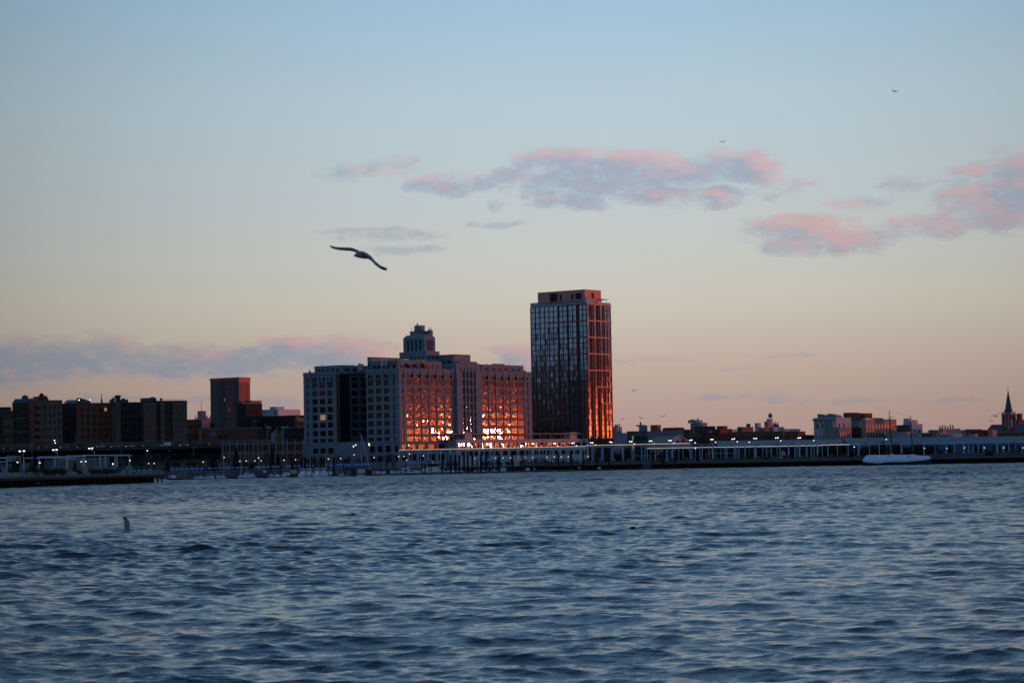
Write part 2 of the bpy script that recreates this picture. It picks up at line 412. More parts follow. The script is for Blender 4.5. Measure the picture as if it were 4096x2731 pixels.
    ccol = vm('SCALE', ccol, scale=math_('ADD', .76, math_('MULTIPLY', el, .033), clamp=True))
    ccol = vm('SCALE', ccol, scale=math_('ADD', .12, math_('MULTIPLY', dim, .9)))
    low = smooth(el, .2, 1.2)
    sky = mixc(math_('MULTIPLY', m, math_('MULTIPLY', low, .82)), sky, ccol)
    w0 = smooth(density(P0, WISP, 4.6, 1.9, (2.6, .5, 0)), -.2, 1.6)
    sky = mixc(math_('MULTIPLY', w0, math_('MULTIPLY', low, .45)), sky, vm('SCALE', ccol, scale=.98))
    # --- physical sky underneath it all
    nish = N('ShaderNodeTexSky'); nish.sky_type = 'NISHITA'; nish.sun_disc = False; nish.sun_elevation = SUN_EL
    nish.sun_rotation = math.atan2(SUNV.x, SUNV.y); nish.air_density = 1.; nish.dust_density = 1.
    b1 = N('ShaderNodeBackground'); L(vm('SCALE', vm('MULTIPLY', nish.outputs[0], (.35, .38, .5)), scale=math_('SUBTRACT', 1., math_('MULTIPLY', gw, .97))), b1.inputs[0]); b1.inputs[1].default_value = NISH
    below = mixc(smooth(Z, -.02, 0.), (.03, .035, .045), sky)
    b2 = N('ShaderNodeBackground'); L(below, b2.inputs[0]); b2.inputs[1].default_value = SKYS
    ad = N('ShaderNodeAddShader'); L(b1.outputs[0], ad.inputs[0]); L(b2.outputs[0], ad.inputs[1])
    out = N('ShaderNodeOutputWorld'); L(ad.outputs[0], out.inputs[0])
    w.cycles.sampling_method = 'MANUAL'; w.cycles.sample_map_resolution = 2048
NISH, SKYS = .05, 1.
make_world()
sl = bpy.data.lights.new('sun', 'SUN'); sl.energy = 1.2; sl.angle = rad(.55); sl.color = (1., .19, .06)
so = bpy.data.objects.new('sun', sl); COL.objects.link(so); so.rotation_euler = SUNV.to_track_quat('Z', 'Y').to_euler()
cam = bpy.data.cameras.new('camera'); co = bpy.data.objects.new('camera', cam); COL.objects.link(co)
cam.sensor_width = 36.; cam.lens = 36. * F / PW; cam.clip_start = .5; cam.clip_end = 40000.
co.location = (0, 0, CAMZ); co.rotation_euler = CAMROT.to_euler(); SC.camera = co
cam.dof.use_dof = True; cam.dof.focus_distance = 1350.; cam.dof.aperture_fstop = 3.5
SC.view_settings.view_transform = 'Standard'; SC.view_settings.look = 'None'; SC.view_settings.exposure = 0.; SC.view_settings.gamma = 1.
SC.cycles.max_bounces = 5; SC.cycles.diffuse_bounces = 2; SC.cycles.glossy_bounces = 3; SC.cycles.transmission_bounces = 3
SC.cycles.caustics_reflective = False; SC.cycles.caustics_refractive = False
SC.cycles.sample_clamp_indirect = 4.
# ================================================================ water
def water():
    rng = np.random.default_rng(5)
    rows = [26.]
    while rows[-1] < 1400.:
        r = rows[-1]
        rows.append(r + (max(.11, r * .0016) if r < 300 else (.62 if r < 700 else 1.05)))
    rows = np.array(rows); na = 640
    ang = np.linspace(-rad(20), rad(20), na)
    A, D = np.meshgrid(np.tan(ang), rows); Xg = A * D; Yg = D.copy(); Zg = np.zeros_like(Xg)
    dX = np.zeros_like(Xg); dY = np.zeros_like(Yg)
    dr = np.gradient(rows)[:, None]; lat = (rows * (ang[1] - ang[0]))[:, None]
    n = 130
    lam = np.exp(rng.uniform(np.log(.34), np.log(13.), n)); lam.sort()
    th = rng.normal(rad(-97), rad(30), n)                        # wind across the river, slightly slanting
    patch = sum(np.sin(Xg * a_ + Yg * b_ + c_) for a_, b_, c_ in ((.021, .017, 1.), (-.013, .03, 2.), (.043, -.011, 4.), (.007, .052, .5))) / 4.
    for i, (l, t) in enumerate(zip(lam, th)):
        k = 2 * math.pi / l
        a = WAVE * (.0058 * l ** .95 * math.exp(-(l / 7.) ** 2) + .0022 * l) * rng.uniform(.5, 1.4)
        fade = np.clip((l / np.maximum(dr * .9, lat)) / 2.2 - .35, 0, 1) * np.ones_like(Xg)
        g = .85 + (.55 if l < 1.6 else .3) * patch + .3 * np.sin(Xg * (.05 + .03 * math.cos(i)) + Yg * (.04 + .03 * math.sin(i * 2.)) + i)
        ph = k * (Xg * math.cos(t) + Yg * math.sin(t)) + rng.uniform(0, 6.28)
        am = a * fade * np.clip(g, .2, 1.5) * (1 + .5 * np.clip((Yg - 250) / 500, 0, 1))
        Zg += am * np.sin(ph); c = am * np.cos(ph) * 1.45
        dX += c * math.cos(t); dY += c * math.sin(t)
    Xg += dX; Yg += dY
    co_ = np.stack([Xg, Yg, Zg], -1).reshape(-1, 3).astype(np.float32)
    nr = len(rows); i = np.arange(nr - 1)[:, None] * na + np.arange(na - 1)[None, :]
    q = np.stack([i, i + 1, i + na + 1, i + na], -1).reshape(-1, 4)
    me = bpy.data.meshes.new('water'); me.vertices.add(len(co_)); me.vertices.foreach_set('co', co_.ravel())
    me.loops.add(q.size); me.loops.foreach_set('vertex_index', q.ravel().astype(np.int32))
    me.polygons.add(len(q)); me.polygons.foreach_set('loop_start', np.arange(0, q.size, 4, dtype=np.int32)); me.polygons.foreach_set('loop_total', np.full(len(q), 4, np.int32))
    me.polygons.foreach_set('use_smooth', np.ones(len(q), bool)); me.update(); me.validate()
    m = bpy.data.materials.new('river_water'); m.use_nodes = True; nt = m.node_tree; b = nt.nodes['Principled BSDF']
    b.inputs['Base Color'].default_value = (.026, .04, .052, 1); b.inputs['Roughness'].default_value = .06; b.inputs['IOR'].default_value = 1.34
    tc = nt.nodes.new('ShaderNodeTexCoord'); bumps = None
    sp = nt.nodes.new('ShaderNodeSeparateXYZ'); nt.links.new(tc.outputs['Object'], sp.inputs[0])
    far = nt.nodes.new('ShaderNodeMapRange'); nt.links.new(sp.outputs[1], far.inputs[0])     # the mesh is coarser far out: the ripples it drops go into the bump
    far.inputs[1].default_value = 160; far.inputs[2].default_value = 750; far.inputs[3].default_value = 1.; far.inputs[4].default_value = 3.2
    rg = nt.nodes.new('ShaderNodeMapRange'); nt.links.new(sp.outputs[1], rg.inputs[0]); nt.links.new(rg.outputs[0], b.inputs['Roughness'])
    rg.inputs[1].default_value = 120; rg.inputs[2].default_value = 800; rg.inputs[3].default_value = .07; rg.inputs[4].default_value = .3
    for sc, dist, det in ((.3, .22, 4), (1.3, .075, 5), (5., .028, 4)):
        ns = nt.nodes.new('ShaderNodeTexNoise'); ns.inputs['Scale'].default_value = sc; ns.inputs['Detail'].default_value = det; ns.inputs['Roughness'].default_value = .6
        mp = nt.nodes.new('ShaderNodeMapping'); mp.inputs['Scale'].default_value = (.62, 1., 1.); mp.inputs['Rotation'].default_value = (0, 0, rad(-8))
        nt.links.new(tc.outputs['Object'], mp.inputs[0]); nt.links.new(mp.outputs[0], ns.inputs['Vector'])
        bp = nt.nodes.new('ShaderNodeBump'); bp.inputs['Strength'].default_value = 1.; 
        mu = nt.nodes.new('ShaderNodeMath'); mu.operation = 'MULTIPLY'; mu.inputs[1].default_value = dist * BUMP; nt.links.new(far.outputs[0], mu.inputs[0]); nt.links.new(mu.outputs[0], bp.inputs['Distance'])
        nt.links.new(ns.outputs['Fac'], bp.inputs['Height'])
        if bumps is not None: nt.links.new(bumps, bp.inputs['Normal'])
        bumps = bp.outputs[0]
    nt.links.new(bumps, b.inputs['Normal'])
    me.materials.append(m)
    tag(obj('water', me), 'choppy blue grey river water across the lower half', 'water', kind='structure')
WAVE, BUMP = .66, 1.1
water()
# ================================================================ ground
def ground():
    mb = MB()
    mb.quad((-900, 1452, 3), (1500, 1452, 3), (1500, 6000, 3), (-900, 6000, 3))
    g = mb.build('ground', mat('ground_dark', (.05, .052, .05), .95, var=.3, scale=.05))
    tag(g, 'flat dark land behind the waterfront', 'ground', kind='structure')
    # Brooklyn-side bluff behind the highway, rising to the left
    mb = MB(); xs = np.linspace(-520, -131, 24); ys = [1449, 1452, 1480, 1700, 2200, 3000]
    zz = [3.0, 18.2, 18.6, 20, 22, 22]
    pts = [[(x * (y / 1452.), y, z if x < -132 else 2.5) for x in xs] for y, z in zip(ys, zz)]
    mb.loft(pts, closed=False, caps=False)
    tag(mb.build('hillside', mat('hillside_earth', (.035, .036, .034), .95, var=.4, scale=.1)), 'dark bluff carrying the brick apartment houses', 'hillside', kind='structure')
    # rising land beyond the low houses
    mb = MB(); xs = np.linspace(80, 900, 40); rows = []
    for y, z in ((1980, 3.1), (2100, 9), (2400, 19), (2800, 25), (3400, 24), (4200, 20)):
        rows.append([(x * y / 2000., y, z + 2.2 * math.sin(x * .011 + y) + 1.2 * math.sin(x * .047)) for x in xs])
    mb.loft(rows, closed=False, caps=False)
    tag(mb.build('terrain', mat('far_ground', (.04, .042, .045), .95, var=.3, scale=.05), smooth=True), 'low dark rise on the skyline behind the small houses', 'terrain', kind='structure')
ground()
# ================================================================ warehouse block converted to flats, with stepped tower
YAW = 52.
FB = Blk(1595, 1480, 1480, YAW)
FZ = {}
def furman():
    B = FB; zt = B.O.z; zb = 3.0
    root = thing('warehouse_block', 'long grey concrete warehouse block with stepped central tower and glowing red windows', 'building', (B.O.x, B.O.y, 0), B.yaw)
    W = B.uR(2126, 1500); Lw = B.uL(1213, 1500)
    c4 = lambda c: 1580 + .3955 * c
    c3 = lambda c: 1180 + .4147 * c
    uR = lambda c: B.uR(c4(c), 1650.); uL = lambda c: B.uL(c3(c), 1650.)
    zr = lambda c: zof(1640, 1280 + .3955 * c, B.dist('R', B.uR(1640)))
    rows = [(583, 545), (655, 597), (735, 683), (820, 765), (905, 848), (985, 930), (1065, 1012), (1150, 1095), (1222, 1178)]
    rows = [(zr(a), zr(b)) for a, b in rows]
    zbase = zr(1235)
    # ---- right-hand face
    cols = [(72, 90), (125, 187), (205, 263), (283, 340), (362, 420), (440, 497), (517, 575), (605, 625)]
    cols2 = [(843, 858), (890, 945), (963, 1020), (1037, 1095), (1113, 1165), (1183, 1237), (1250, 1305), (1340, 1352)]
    cols = [(a - 5, b + 5) if b - a > 30 else (a, b) for a, b in cols]; cols2 = [(a - 5, b + 5) if b - a > 30 else (a, b) for a, b in cols2]
    bay = [(670, 690), (703, 722), (742, 762), (780, 797)]
    rR = []; wide = []; slit = []; dk = []
    for i, (a, b) in enumerate(cols + cols2):
        u0, u1 = uR(a), uR(b)
        for (z0, z1) in rows: (slit if b - a < 30 else (dk if (a, b) == (1245, 1310) else wide)).append((u0, u1, z0, z1))
    low = []
    for (a, b) in ((65, 115), (140, 210), (235, 305), (335, 400), (430, 500), (530, 585)):
        for (z0, z1) in ((zr(1316), zr(1256)), (zr(1420), zr(1358))): low.append((uR(a), uR(b), z0, z1))
    zlo9, zhi1 = rows[8][0], rows[1][1]
    bays = [(uR(a), uR(b), zlo9, zhi1) for a, b in cols + cols2]; tops = [(uR(a), uR(b), *rows[0]) for a, b in cols + cols2]
    rR = bays + tops + low
    # ---- left-hand face, two wings with a deep court between them
    uD0, uD1, uA0, uA1 = 0., uL(690), uL(400), Lw
    lrow = rows[:8] + [(rows[8][0] + .3, rows[8][1])]
    l2 = [(950, 965), (860, 910), (785, 835), (705, 760)]; l1 = [(315, 365), (240, 293), (170, 218), (115, 130)]
    rL = [(uL(b), uL(a), z0, z1) for (a, b) in l2 for (z0, z1) in lrow]
    rA = [(uL(b), uL(a), z0, z1) for (a, b) in l1 for (z0, z1) in lrow]
    winL, winA = list(rL), list(rA)
    rL = [(uL(b), uL(a), lrow[8][0], rows[1][1]) for a, b in l2] + [(uL(b), uL(a), *rows[0]) for a, b in l2]
    rA = [(uL(b), uL(a), lrow[8][0], rows[1][1]) for a, b in l1] + [(uL(b), uL(a), *rows[0]) for a, b in l1]
    nL, nA = len(rL), len(rA)
    for (a, b) in ((955, 988), (868, 918), (790, 840), (715, 765)):
        for (z0, z1) in ((zr(1330), zr(1265)), (zr(1425), zr(1365))): rL.append((uL(b), uL(a), z0, z1))
    for (a, b) in ((315, 365), (240, 293), (170, 218)):
        rA.append((uL(b), uL(a), zr(1330), zr(1275)))
    mb = MB(); DP = .42
    shell(mb, 0, 0, zb, W, uD1, zt - zb, rR, rL, DP)
    # left wing and the court wall facing right
    cx = 34.
    rC = [(B.uR(c3(495), 1600) * 0 + 6 + k * 8.5, 6 + k * 8.5 + 6.2, z0, z1) for k in range(3) for (z0, z1) in lrow[:8]]
    shell(mb, 0, uA0, zb, W, uA1 - uA0, zt - zb, rC, [(u0 - uA0, u1 - uA0, z0, z1) for (u0, u1, z0, z1) in rA], DP)
    mb.box(cx, W, uD1 + .01, uA0 - .01, zb, zt - 2)                                  # back of the court
    mb.box(-.6, cx, uD1 + .01, uA0 - .01, zb, zr(1218))                            # low court front
    # cornice, ledges and pilaster caps
    for (x0, x1, y0, y1) in ((-.35, W, -.35, 0), (-.35, 0, 0, uD1), (-.35, 0, uA0, uA1), (0, cx, uA0 - .35, uA0)):
        mb.box(x0, x1, y0, y1, zt - .55, zt + .35); mb.box(x0 + .1, x1, y0 + .1, y1, zr(592), zr(586))
        mb.box(x0, x1, y0, y1, zr(1236), zr(1228))
    parapet(mb, 0, 0, zt, W, uD1, .5, 1.3); parapet(mb, 0, uA0, zt, W, uA1 - uA0, .5, 1.3)
    for c in (106, 196, 273, 351, 430, 507, 590, 875, 954, 1028, 1104, 1174, 1243, 1322): mb.box(uR(c) - .9, uR(c) + .9, -.5, -.05, zr(583), zt + 1.9)
    for c in (988, 930, 848, 772, 700): mb.box(-.5, -.05, uL(c) - .9, uL(c) + .9, zr(583), zt + 1.9)
    for c in (390, 342, 266, 230, 150): mb.box(-.5, -.05, uL(c) - .9, uL(c) + .9, zr(583), zt + 1.9)
    winL += rL[nL:]; winA += rA[nA:]
    for r_ in bays:                                                                # spandrels stand back from the piers
        for k in range(1, 8): mb.box(r_[0] - .02, r_[1] + .02, .2, .46, rows[k + 1][1], rows[k][0])
    for (l_, oy_) in ((l2, 0), (l1, 0)):
        for (a, b) in l_:
            for k in range(1, 8): mb.box(.2, .46, uL(b) - .02, uL(a) + .02, lrow[k + 1][1], lrow[k][0])
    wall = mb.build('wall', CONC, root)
    pool = new_pool(100, [GLASSF, FRAME, GLASS, LITW])
    lowfirst = sorted(wide, key=lambda r: (r[2], abs(r[0] - uR(1000))))
    wins(root, 0, 0, 'R', lowfirst[:68], DP, 4, 4, GLASSF, FRAME, .24, .045, pool=pool)
    wins(root, 0, 0, 'R', slit[:10], DP, 2, 4, GLASSF, FRAME, .24, .045, pool=pool)
    wins(root, 0, 0, 'L', winL[1:16], DP, 4, 3, GLASS, FRAME, .2, .05, pool=pool)
    wins(root, 0, uA0, 'L', [(u0 - uA0, u1 - uA0, z0, z1) for (u0, u1, z0, z1) in winA[:12]], DP, 4, 3, GLASS, FRAME, .2, .05, pool=pool)
    pool['n'] = 0
    wins(root, 0, 0, 'R', lowfirst[68:], DP, 4, 4, GLASSF, FRAME, .24, .045, pool=pool)
    wins(root, 0, 0, 'R', slit[10:], DP, 2, 4, GLASSF, FRAME, .24, .045, pool=pool)
    wins(root, 0, 0, 'R', dk + low, DP, 4, 4, GLASS, FRAME, .05, .05, pool=pool)
    wins(root, 0, 0, 'L', winL[:1] + winL[16:], DP, 4, 3, GLASS, FRAME, .2, .05, pool=pool, lit=.012)
    wins(root, 0, uA0, 'L', [(u0 - uA0, u1 - uA0, z0, z1) for (u0, u1, z0, z1) in winA[12:]], DP, 4, 3, GLASS, FRAME, .2, .05, pool=pool, lit=.012)
    wins(root, 0, uA0, 'R', rC, DP, 4, 3, GLASS, FRAME, .1, .05, pool=pool)
    close_pool(pool, root)
    # dark glazed stair tower on the court corner
    mb = MB(); mb.box(-.25, 9., uA0 - 3.2, uA0 - .4, zr(1210), zt - 1.2)
    for k in range(9): mb.box(-.45, 9.2, uA0 - 3.4, uA0 - .35, rows[k][0] - .5, rows[k][0], 1)
    mb.build('stair_tower', [GLASS, FRAME], root)
    # ---- projecting central bay
    u0, u1 = uR(608), uR(850); zc = zof(c4(700), 1280 + .3955 * 440, B.dist('R', (u0 + u1) / 2))
    brows = [(zr(735 + 82.5 * k), zr(672 + 82.5 * k)) for k in range(-2, 7)]
    br = [(uR(a) - u0, uR(b) - u0, z0, z1) for (a, b) in bay for (z0, z1) in brows]
    mb = MB(); shell(mb, u0, -1.4, zb, u1 - u0, 14, zc - zb, br, (), DP)
    for a in (660, 697, 733, 771, 805): mb.box(uR(a) - .5, uR(a) + .5, -1.95, -1.4, zr(1200), zc - 2.6)
    mb.box(u0 + 3, u1 - 3, -1.6, 3, zc, zc + 1.3); mb.box(u0, u0 + 5, -1.9, -1.45, zb, zc - 6); mb.box(u1 - 5, u1, -1.9, -1.45, zb, zc - 6)
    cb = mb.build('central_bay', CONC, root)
    wins(cb, u0, -1.4, 'R', br, DP, 2, 4, GLASSF, FRAME, .24, .045)
    # ---- set-back roof storeys
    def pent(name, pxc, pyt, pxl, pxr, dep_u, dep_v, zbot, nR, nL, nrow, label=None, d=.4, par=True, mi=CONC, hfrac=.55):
        """roof storey whose near corner lies dep_u,dep_v inside the block's near corner"""
        X = B.O.x + B.dR[0] * dep_u + B.dL[0] * dep_v; Y = B.O.y + B.dR[1] * dep_u + B.dL[1] * dep_v
        P = Blk(0, 0, 0, YAW, O=(X, Y, zof(pxc, pyt, Y)))
        h = P.O.z - zbot; b = P.uR(pxr, pyt + 30); a = P.uL(pxl, pyt + 30) if pxl < pxc - 3 else 14.
        a = max(a, 3.); b = max(b, 3.)
        gR = grid(nR, nrow, b, zbot + h * .12, P.O.z - h * .12, b * .05, .6, hfrac) if nR else []; gL = grid(nL, nrow, a, zbot + h * .12, P.O.z - h * .12, a * .05, .6, hfrac) if nL else []
        m = MB(); shell(m, dep_u, dep_v, zbot, b, a, h, gR, gL, d)
        if par: parapet(m, dep_u, dep_v, P.O.z, b, a, .35, .7)
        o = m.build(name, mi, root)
        wins(o, dep_u, dep_v, 'R', gR, d, 3, 2, GLASSF if nR else GLASS, FRAME, .3, .05); wins(o, dep_u, dep_v, 'L', gL, d, 3, 2, GLASS, FRAME, .1, .05)
        return o, P, a, b, h
    def uv(px, py, v): # u at which a column px meets the line parallel to the right face set back by v
        P = Blk(0, 0, 0, YAW, O=(B.O.x + B.dL[0] * v, B.O.y + B.dL[1] * v, 0)); return P.uR(px, py)
    def vu(px, py, u):
        P = Blk(0, 0, 0, YAW, O=(B.O.x + B.dR[0] * u, B.O.y + B.dR[1] * u, 0)); return P.uL(px, py)
    z1 = zt
    pent('penthouse', 1603, 1444, 1480, 1768, 4, 4, z1, 7, 5, 1)
    pent('penthouse', 1366, 1464, 1258, 1500, 3, vu(1366, 1470, 3), z1, 4, 5, 1)
    v2 = 12.
    _, P2, *_r = pent('penthouse', 1815, 1421, 1700, 1882, uv(1815, 1430, v2), v2, z1, 3, 4, 1)
    pent('penthouse', 1484, 1432, 1480, 1600, 11, vu(1484, 1440, 11), z1, 4, 1, 1)
    v3 = 6.
    pent('penthouse', 1925, 1461, 1915, 2094, uv(1925, 1465, v3), v3, z1, 6, 1, 1)
    pent('roof_housing', 1982, 1454, 1974, 2019, uv(1982, 1460, 9.), 9., z1, 0, 0, 1, par=False)
    # ---- stepped tower
    vt = 26.; ut = uv(1699, 1400, vt)
    zlow = z1
    _, Pt, *_r = pent('tower_base', 1706, 1408, 1598, 1758, uv(1706, 1420, vt - 2), vt - 2, zlow, 3, 6, 3, hfrac=.5)
    ztb = Pt.O.z
    X = B.O.x + B.dR[0] * ut + B.dL[0] * vt; Y = B.O.y + B.dR[1] * ut + B.dL[1] * vt
    T = Blk(0, 0, 0, YAW, O=(X, Y, zof(1699, 1348, Y)))
    b, a, h = T.uR(1741, 1380), T.uL(1613, 1380), T.O.z - ztb
    za, zb2 = ztb + h * .12, ztb + h * .82
    gR = [(b * f0, b * f1, za, zb2) for f0, f1 in ((.23, .36), (.43, .56), (.63, .76))] + [(b * .07, b * .12, ztb + h * .45, ztb + h * .75), (b * .87, b * .92, ztb + h * .45, ztb + h * .75)]
    gL = [(a * f0, a * f1, za, zb2) for f0, f1 in ((.165, .255), (.355, .445), (.545, .635), (.735, .825))] + [(a * .06, a * .095, ztb + h * .45, ztb + h * .75), (a * .91, a * .945, ztb + h * .45, ztb + h * .75)]
    m = MB(); shell(m, ut, vt, ztb, b, a, h, gR, gL, .8, top=False)
    # chamfered crown
    o0 = [(ut, vt), (ut + b, vt), (ut + b, vt + a), (ut, vt + a)]; o1 = [(ut + 1.6, vt + 1.6), (ut + b - 1.6, vt + 1.6), (ut + b - 1.6, vt + a - 1.6), (ut + 1.6, vt + a - 1.6)]
    m.loft([[(p[0], p[1], T.O.z) for p in o0], [(p[0], p[1], T.O.z + 1.8) for p in o1]], closed=True)
    for f in (.3, .5, .69):
        m.box(ut - .5, ut - .02, vt + a * f - .9, vt + a * f + .9, zb2 - .5, zb2 + 1.6)
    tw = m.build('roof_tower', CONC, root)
    wins(tw, ut, vt, 'R', gR, .8, 1, 6, GLASSF, FRAME, .3, .05); wins(tw, ut, vt, 'L', gL, .8, 2, 6, GLASS, FRAME, .1, .05)
    zc1 = T.O.z + 1.8
    m = MB(); x0, y0 = ut + 3.0, vt + a * .26
    m.box(x0, x0 + b * .55, y0, y0 + a * .56, zc1, zc1 + 2.2); m.box(x0 - .4, x0 + b * .55 + 1.2, y0 - .5, y0 + a * .56 + .3, zc1 + 2.2, zc1 + 2.5)
    m.box(x0 + 1., x0 + b * .45, y0 + a * .08, y0 + a * .40, zc1 + 2.5, zc1 + 5.9)
    m.box(x0 + .8, x0 + b * .45 + .2, y0 + a * .08 - .2, y0 + a * .40 + .2, zc1 + 5.9, zc1 + 6.15)
    m.box(x0 - .8, x0, y0 + a * .12, y0 + a * .34, zc1 + 2.9, zc1 + 3.4)
    m.box(x0 - .06, x0 - .01, y0 + a * .2, y0 + a * .38, zc1 + .3, zc1 + 1.8, 1)
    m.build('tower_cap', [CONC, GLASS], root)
    m = MB(); cxx, cyy = x0 + 2.4, y0 + a * .32
    m.lathe([(.3, 0), (.35, .4), (.62, .6), (.66, 1.), (.45, 1.35), (.1, 1.45)], (cxx, cyy, zc1 + 6.15), 10)
    m.build('roof_ventilator', BLACK, root)
    m = MB(); hx, hy = ut + b * .8, vt + 2.4
    m.box(hx - 1.3, hx + 1.3, hy - 1.3, hy + 1.3, zc1 - .3, zc1 + 2.9); m.box(hx - .9, hx + .9, hy - .9, hy + .9, zc1 + 2.9, zc1 + 3.3)
    for sx in (-.7, .7):
        for sy in (-.7, .7): m.tube((hx + sx, hy + sy, zc1 + 3.3), (hx + sx, hy + sy, zc1 + 4.1), .07, n=4)
    m.lathe([(1.2, 0), (.7, .15), (.2, .45)], (hx, hy, zc1 + 4.1), 8)
    m.build('chimney', CONC, root)
    m = MB()
    for dx in (0, 1.4): m.tube((ut + 1.5 + dx * .5, vt + 2, zc1), (ut + 1.5 + dx * .5, vt + 2, zc1 + 1.5), .2, n=6)
    m.build('vent_pipe', BLACK, root)
    m = MB(); lx = x0 - .9
    for dy in (0, .6): m.tube((lx, y0 + a * .42 + dy, zc1 + 2.6), (lx, y0 + a * .42 + dy, zc1 + 5), .06, n=4)
    for k in range(6): m.tube((lx, y0 + a * .42, zc1 + 2.7 + k * .4), (lx, y0 + a * .42 + .6, zc1 + 2.7 + k * .4), .04, n=4)
    m.build('ladder', BLACK, root)
    # roof plant and pink-lit upstands
    m = MB()
    for (px, py, w, h_) in ((1625, 1446, 9, 3.4), (1672, 1447, 4, 2.4), (1695, 1448, 5, 2.6), (1545, 1440, 3, 2), (1530, 1442, 2, 2.4), (1450, 1462, 4, 2.2), (1440, 1462, 2, 3), (1290, 1462, .5, 2.5), (1409, 1462, .5, 2.6), (1951, 1459, .5, 2.6), (2035, 1459, .5, 2.4), (1825, 1419, .4, 2.2)):
        v = 10.; 
        if px < 1520: v = vu(px, py, 8.); u = 8.
        else: u = uv(px, py, v)
        z0 = zof(px, py, B.O.y + B.dR[1] * u + B.dL[1] * v) - .3
        m.box(u - w / 4, u + w / 4, v, v + w * .5, z0 - 3, z0 + h_ * .6)
    m.build('roof_plant', GREYP, root)
    return root, (uv, vu, zt)
FUR, (f_uv, f_vu, f_zt) = furman()
# ================================================================ low white podium in front of the block
def podium():
    B = FB; c4 = lambda c: 1580 + .3955 * c; v = -7.
    O = Vector((B.O.x + B.dL[0] * v, B.O.y + B.dL[1] * v, 0)); P = Blk(0, 0, 0, YAW, O=(O.x, O.y, 0))
    u0, u1 = P.uR(1826, 1780), P.uR(2350, 1780); D0 = P.dist('R', u0); z1 = zof(1826, 1759, D0); zb = 3.
    root = thing('podium_wing', 'low pale concrete wing with blazing sunset windows and a rounded end below the glass tower', 'building', (O.x, O.y, 0), B.yaw)
    c9 = lambda x: 1780 + .14456 * x
    za, zc = zof(1900, 1792, D0 + 20), zof(1900, 1772, D0 + 20)
    zl, zm = zof(1900, 1822, D0 + 20), zof(1900, 1804, D0 + 20)
    cols = [(1833, 1842), (1845, 1861), (1867, 1894), (1898, 1916), (1922, 1935), (1938, 1956), (1959, 1978), (1981, 2003), (2012, 2037), (2042, 2068), (2071, 2098), (2102, 2125), (2137, 2155), (2160, 2183), (2188, 2212), (2218, 2240), (2246, 2268), (2273, 2295), (2299, 2323), (2329, 2348)]
    rects = [(P.uR(a, 1780) - u0, P.uR(b, 1780) - u0, za, zc) for a, b in cols]
    lows = [(P.uR(a, 1810) - u0, P.uR(b, 1810) - u0, zl, zm) for a, b in cols[1:]]
    mb = MB(); b = u1 - u0
    shell(mb, u0, 0, zb, b, 8, z1 - zb, rects + lows, (), .5)
    # rounded end
    pts = [(u1, 0)] + [(u1 + 4 * math.sin(t), 4 - 4 * math.cos(t)) for t in np.linspace(.15, math.pi / 2, 6)] + [(u1 + 4, 8), (u1, 8)]
    mb.prism(pts, zb, z1)
    mb.box(u0 - .2, u1, -.25, 0, z1 - .5, z1 + .25)
    mb.box(u0 + 10, u0 + 17, 1, 5, z1, z1 + 4.4); mb.box(u1 - 17, u1 - 9, 2, 7, z1, z1 + 4.6)
    mb.build('wall', PINKW, root)
    wins(root, u0, 0, 'R', rects, .5, 4, 2, GLASSF, FRAME, .3, .05); wins(root, u0, 0, 'R', lows, .5, 3, 2, GLASS, FRAME, .1, .05)
    # roof terrace canopies
    k = 0; u = u0 - 14
    while u < u1 - 8:
        m = MB(); zz = z1 + 3.6
        m.box(u, u + 9, .4, 4.6, zz, zz + .35); m.box(u + 9.2, u + 10.4, .2, 5, zz - .3, zz + .6, 1)
        m.tube((u + .5, .8, z1), (u + .5, .8, zz), .12, n=4); m.tube((u + 5.2, 4.2, z1), (u + 8.5, .8, zz), .12, n=4)
        m.build('terrace_canopy', [GREYP, BLACK], root); u += 11.2
    # small sign strips over three garage bays
    for px in (2174, 2253, 2334):
        m = MB(); uu = P.uR(px, 1766); zz = zof(px, 1764, P.dist('R', uu))
        for j in range(6): m.box(uu - 1.4 + j * .46, uu - 1.08 + j * .46, -.32, -.26, zz - .2, zz + .35 + .12 * (j % 2))
        m.build('sign', BLACK, root)
    return root
podium()
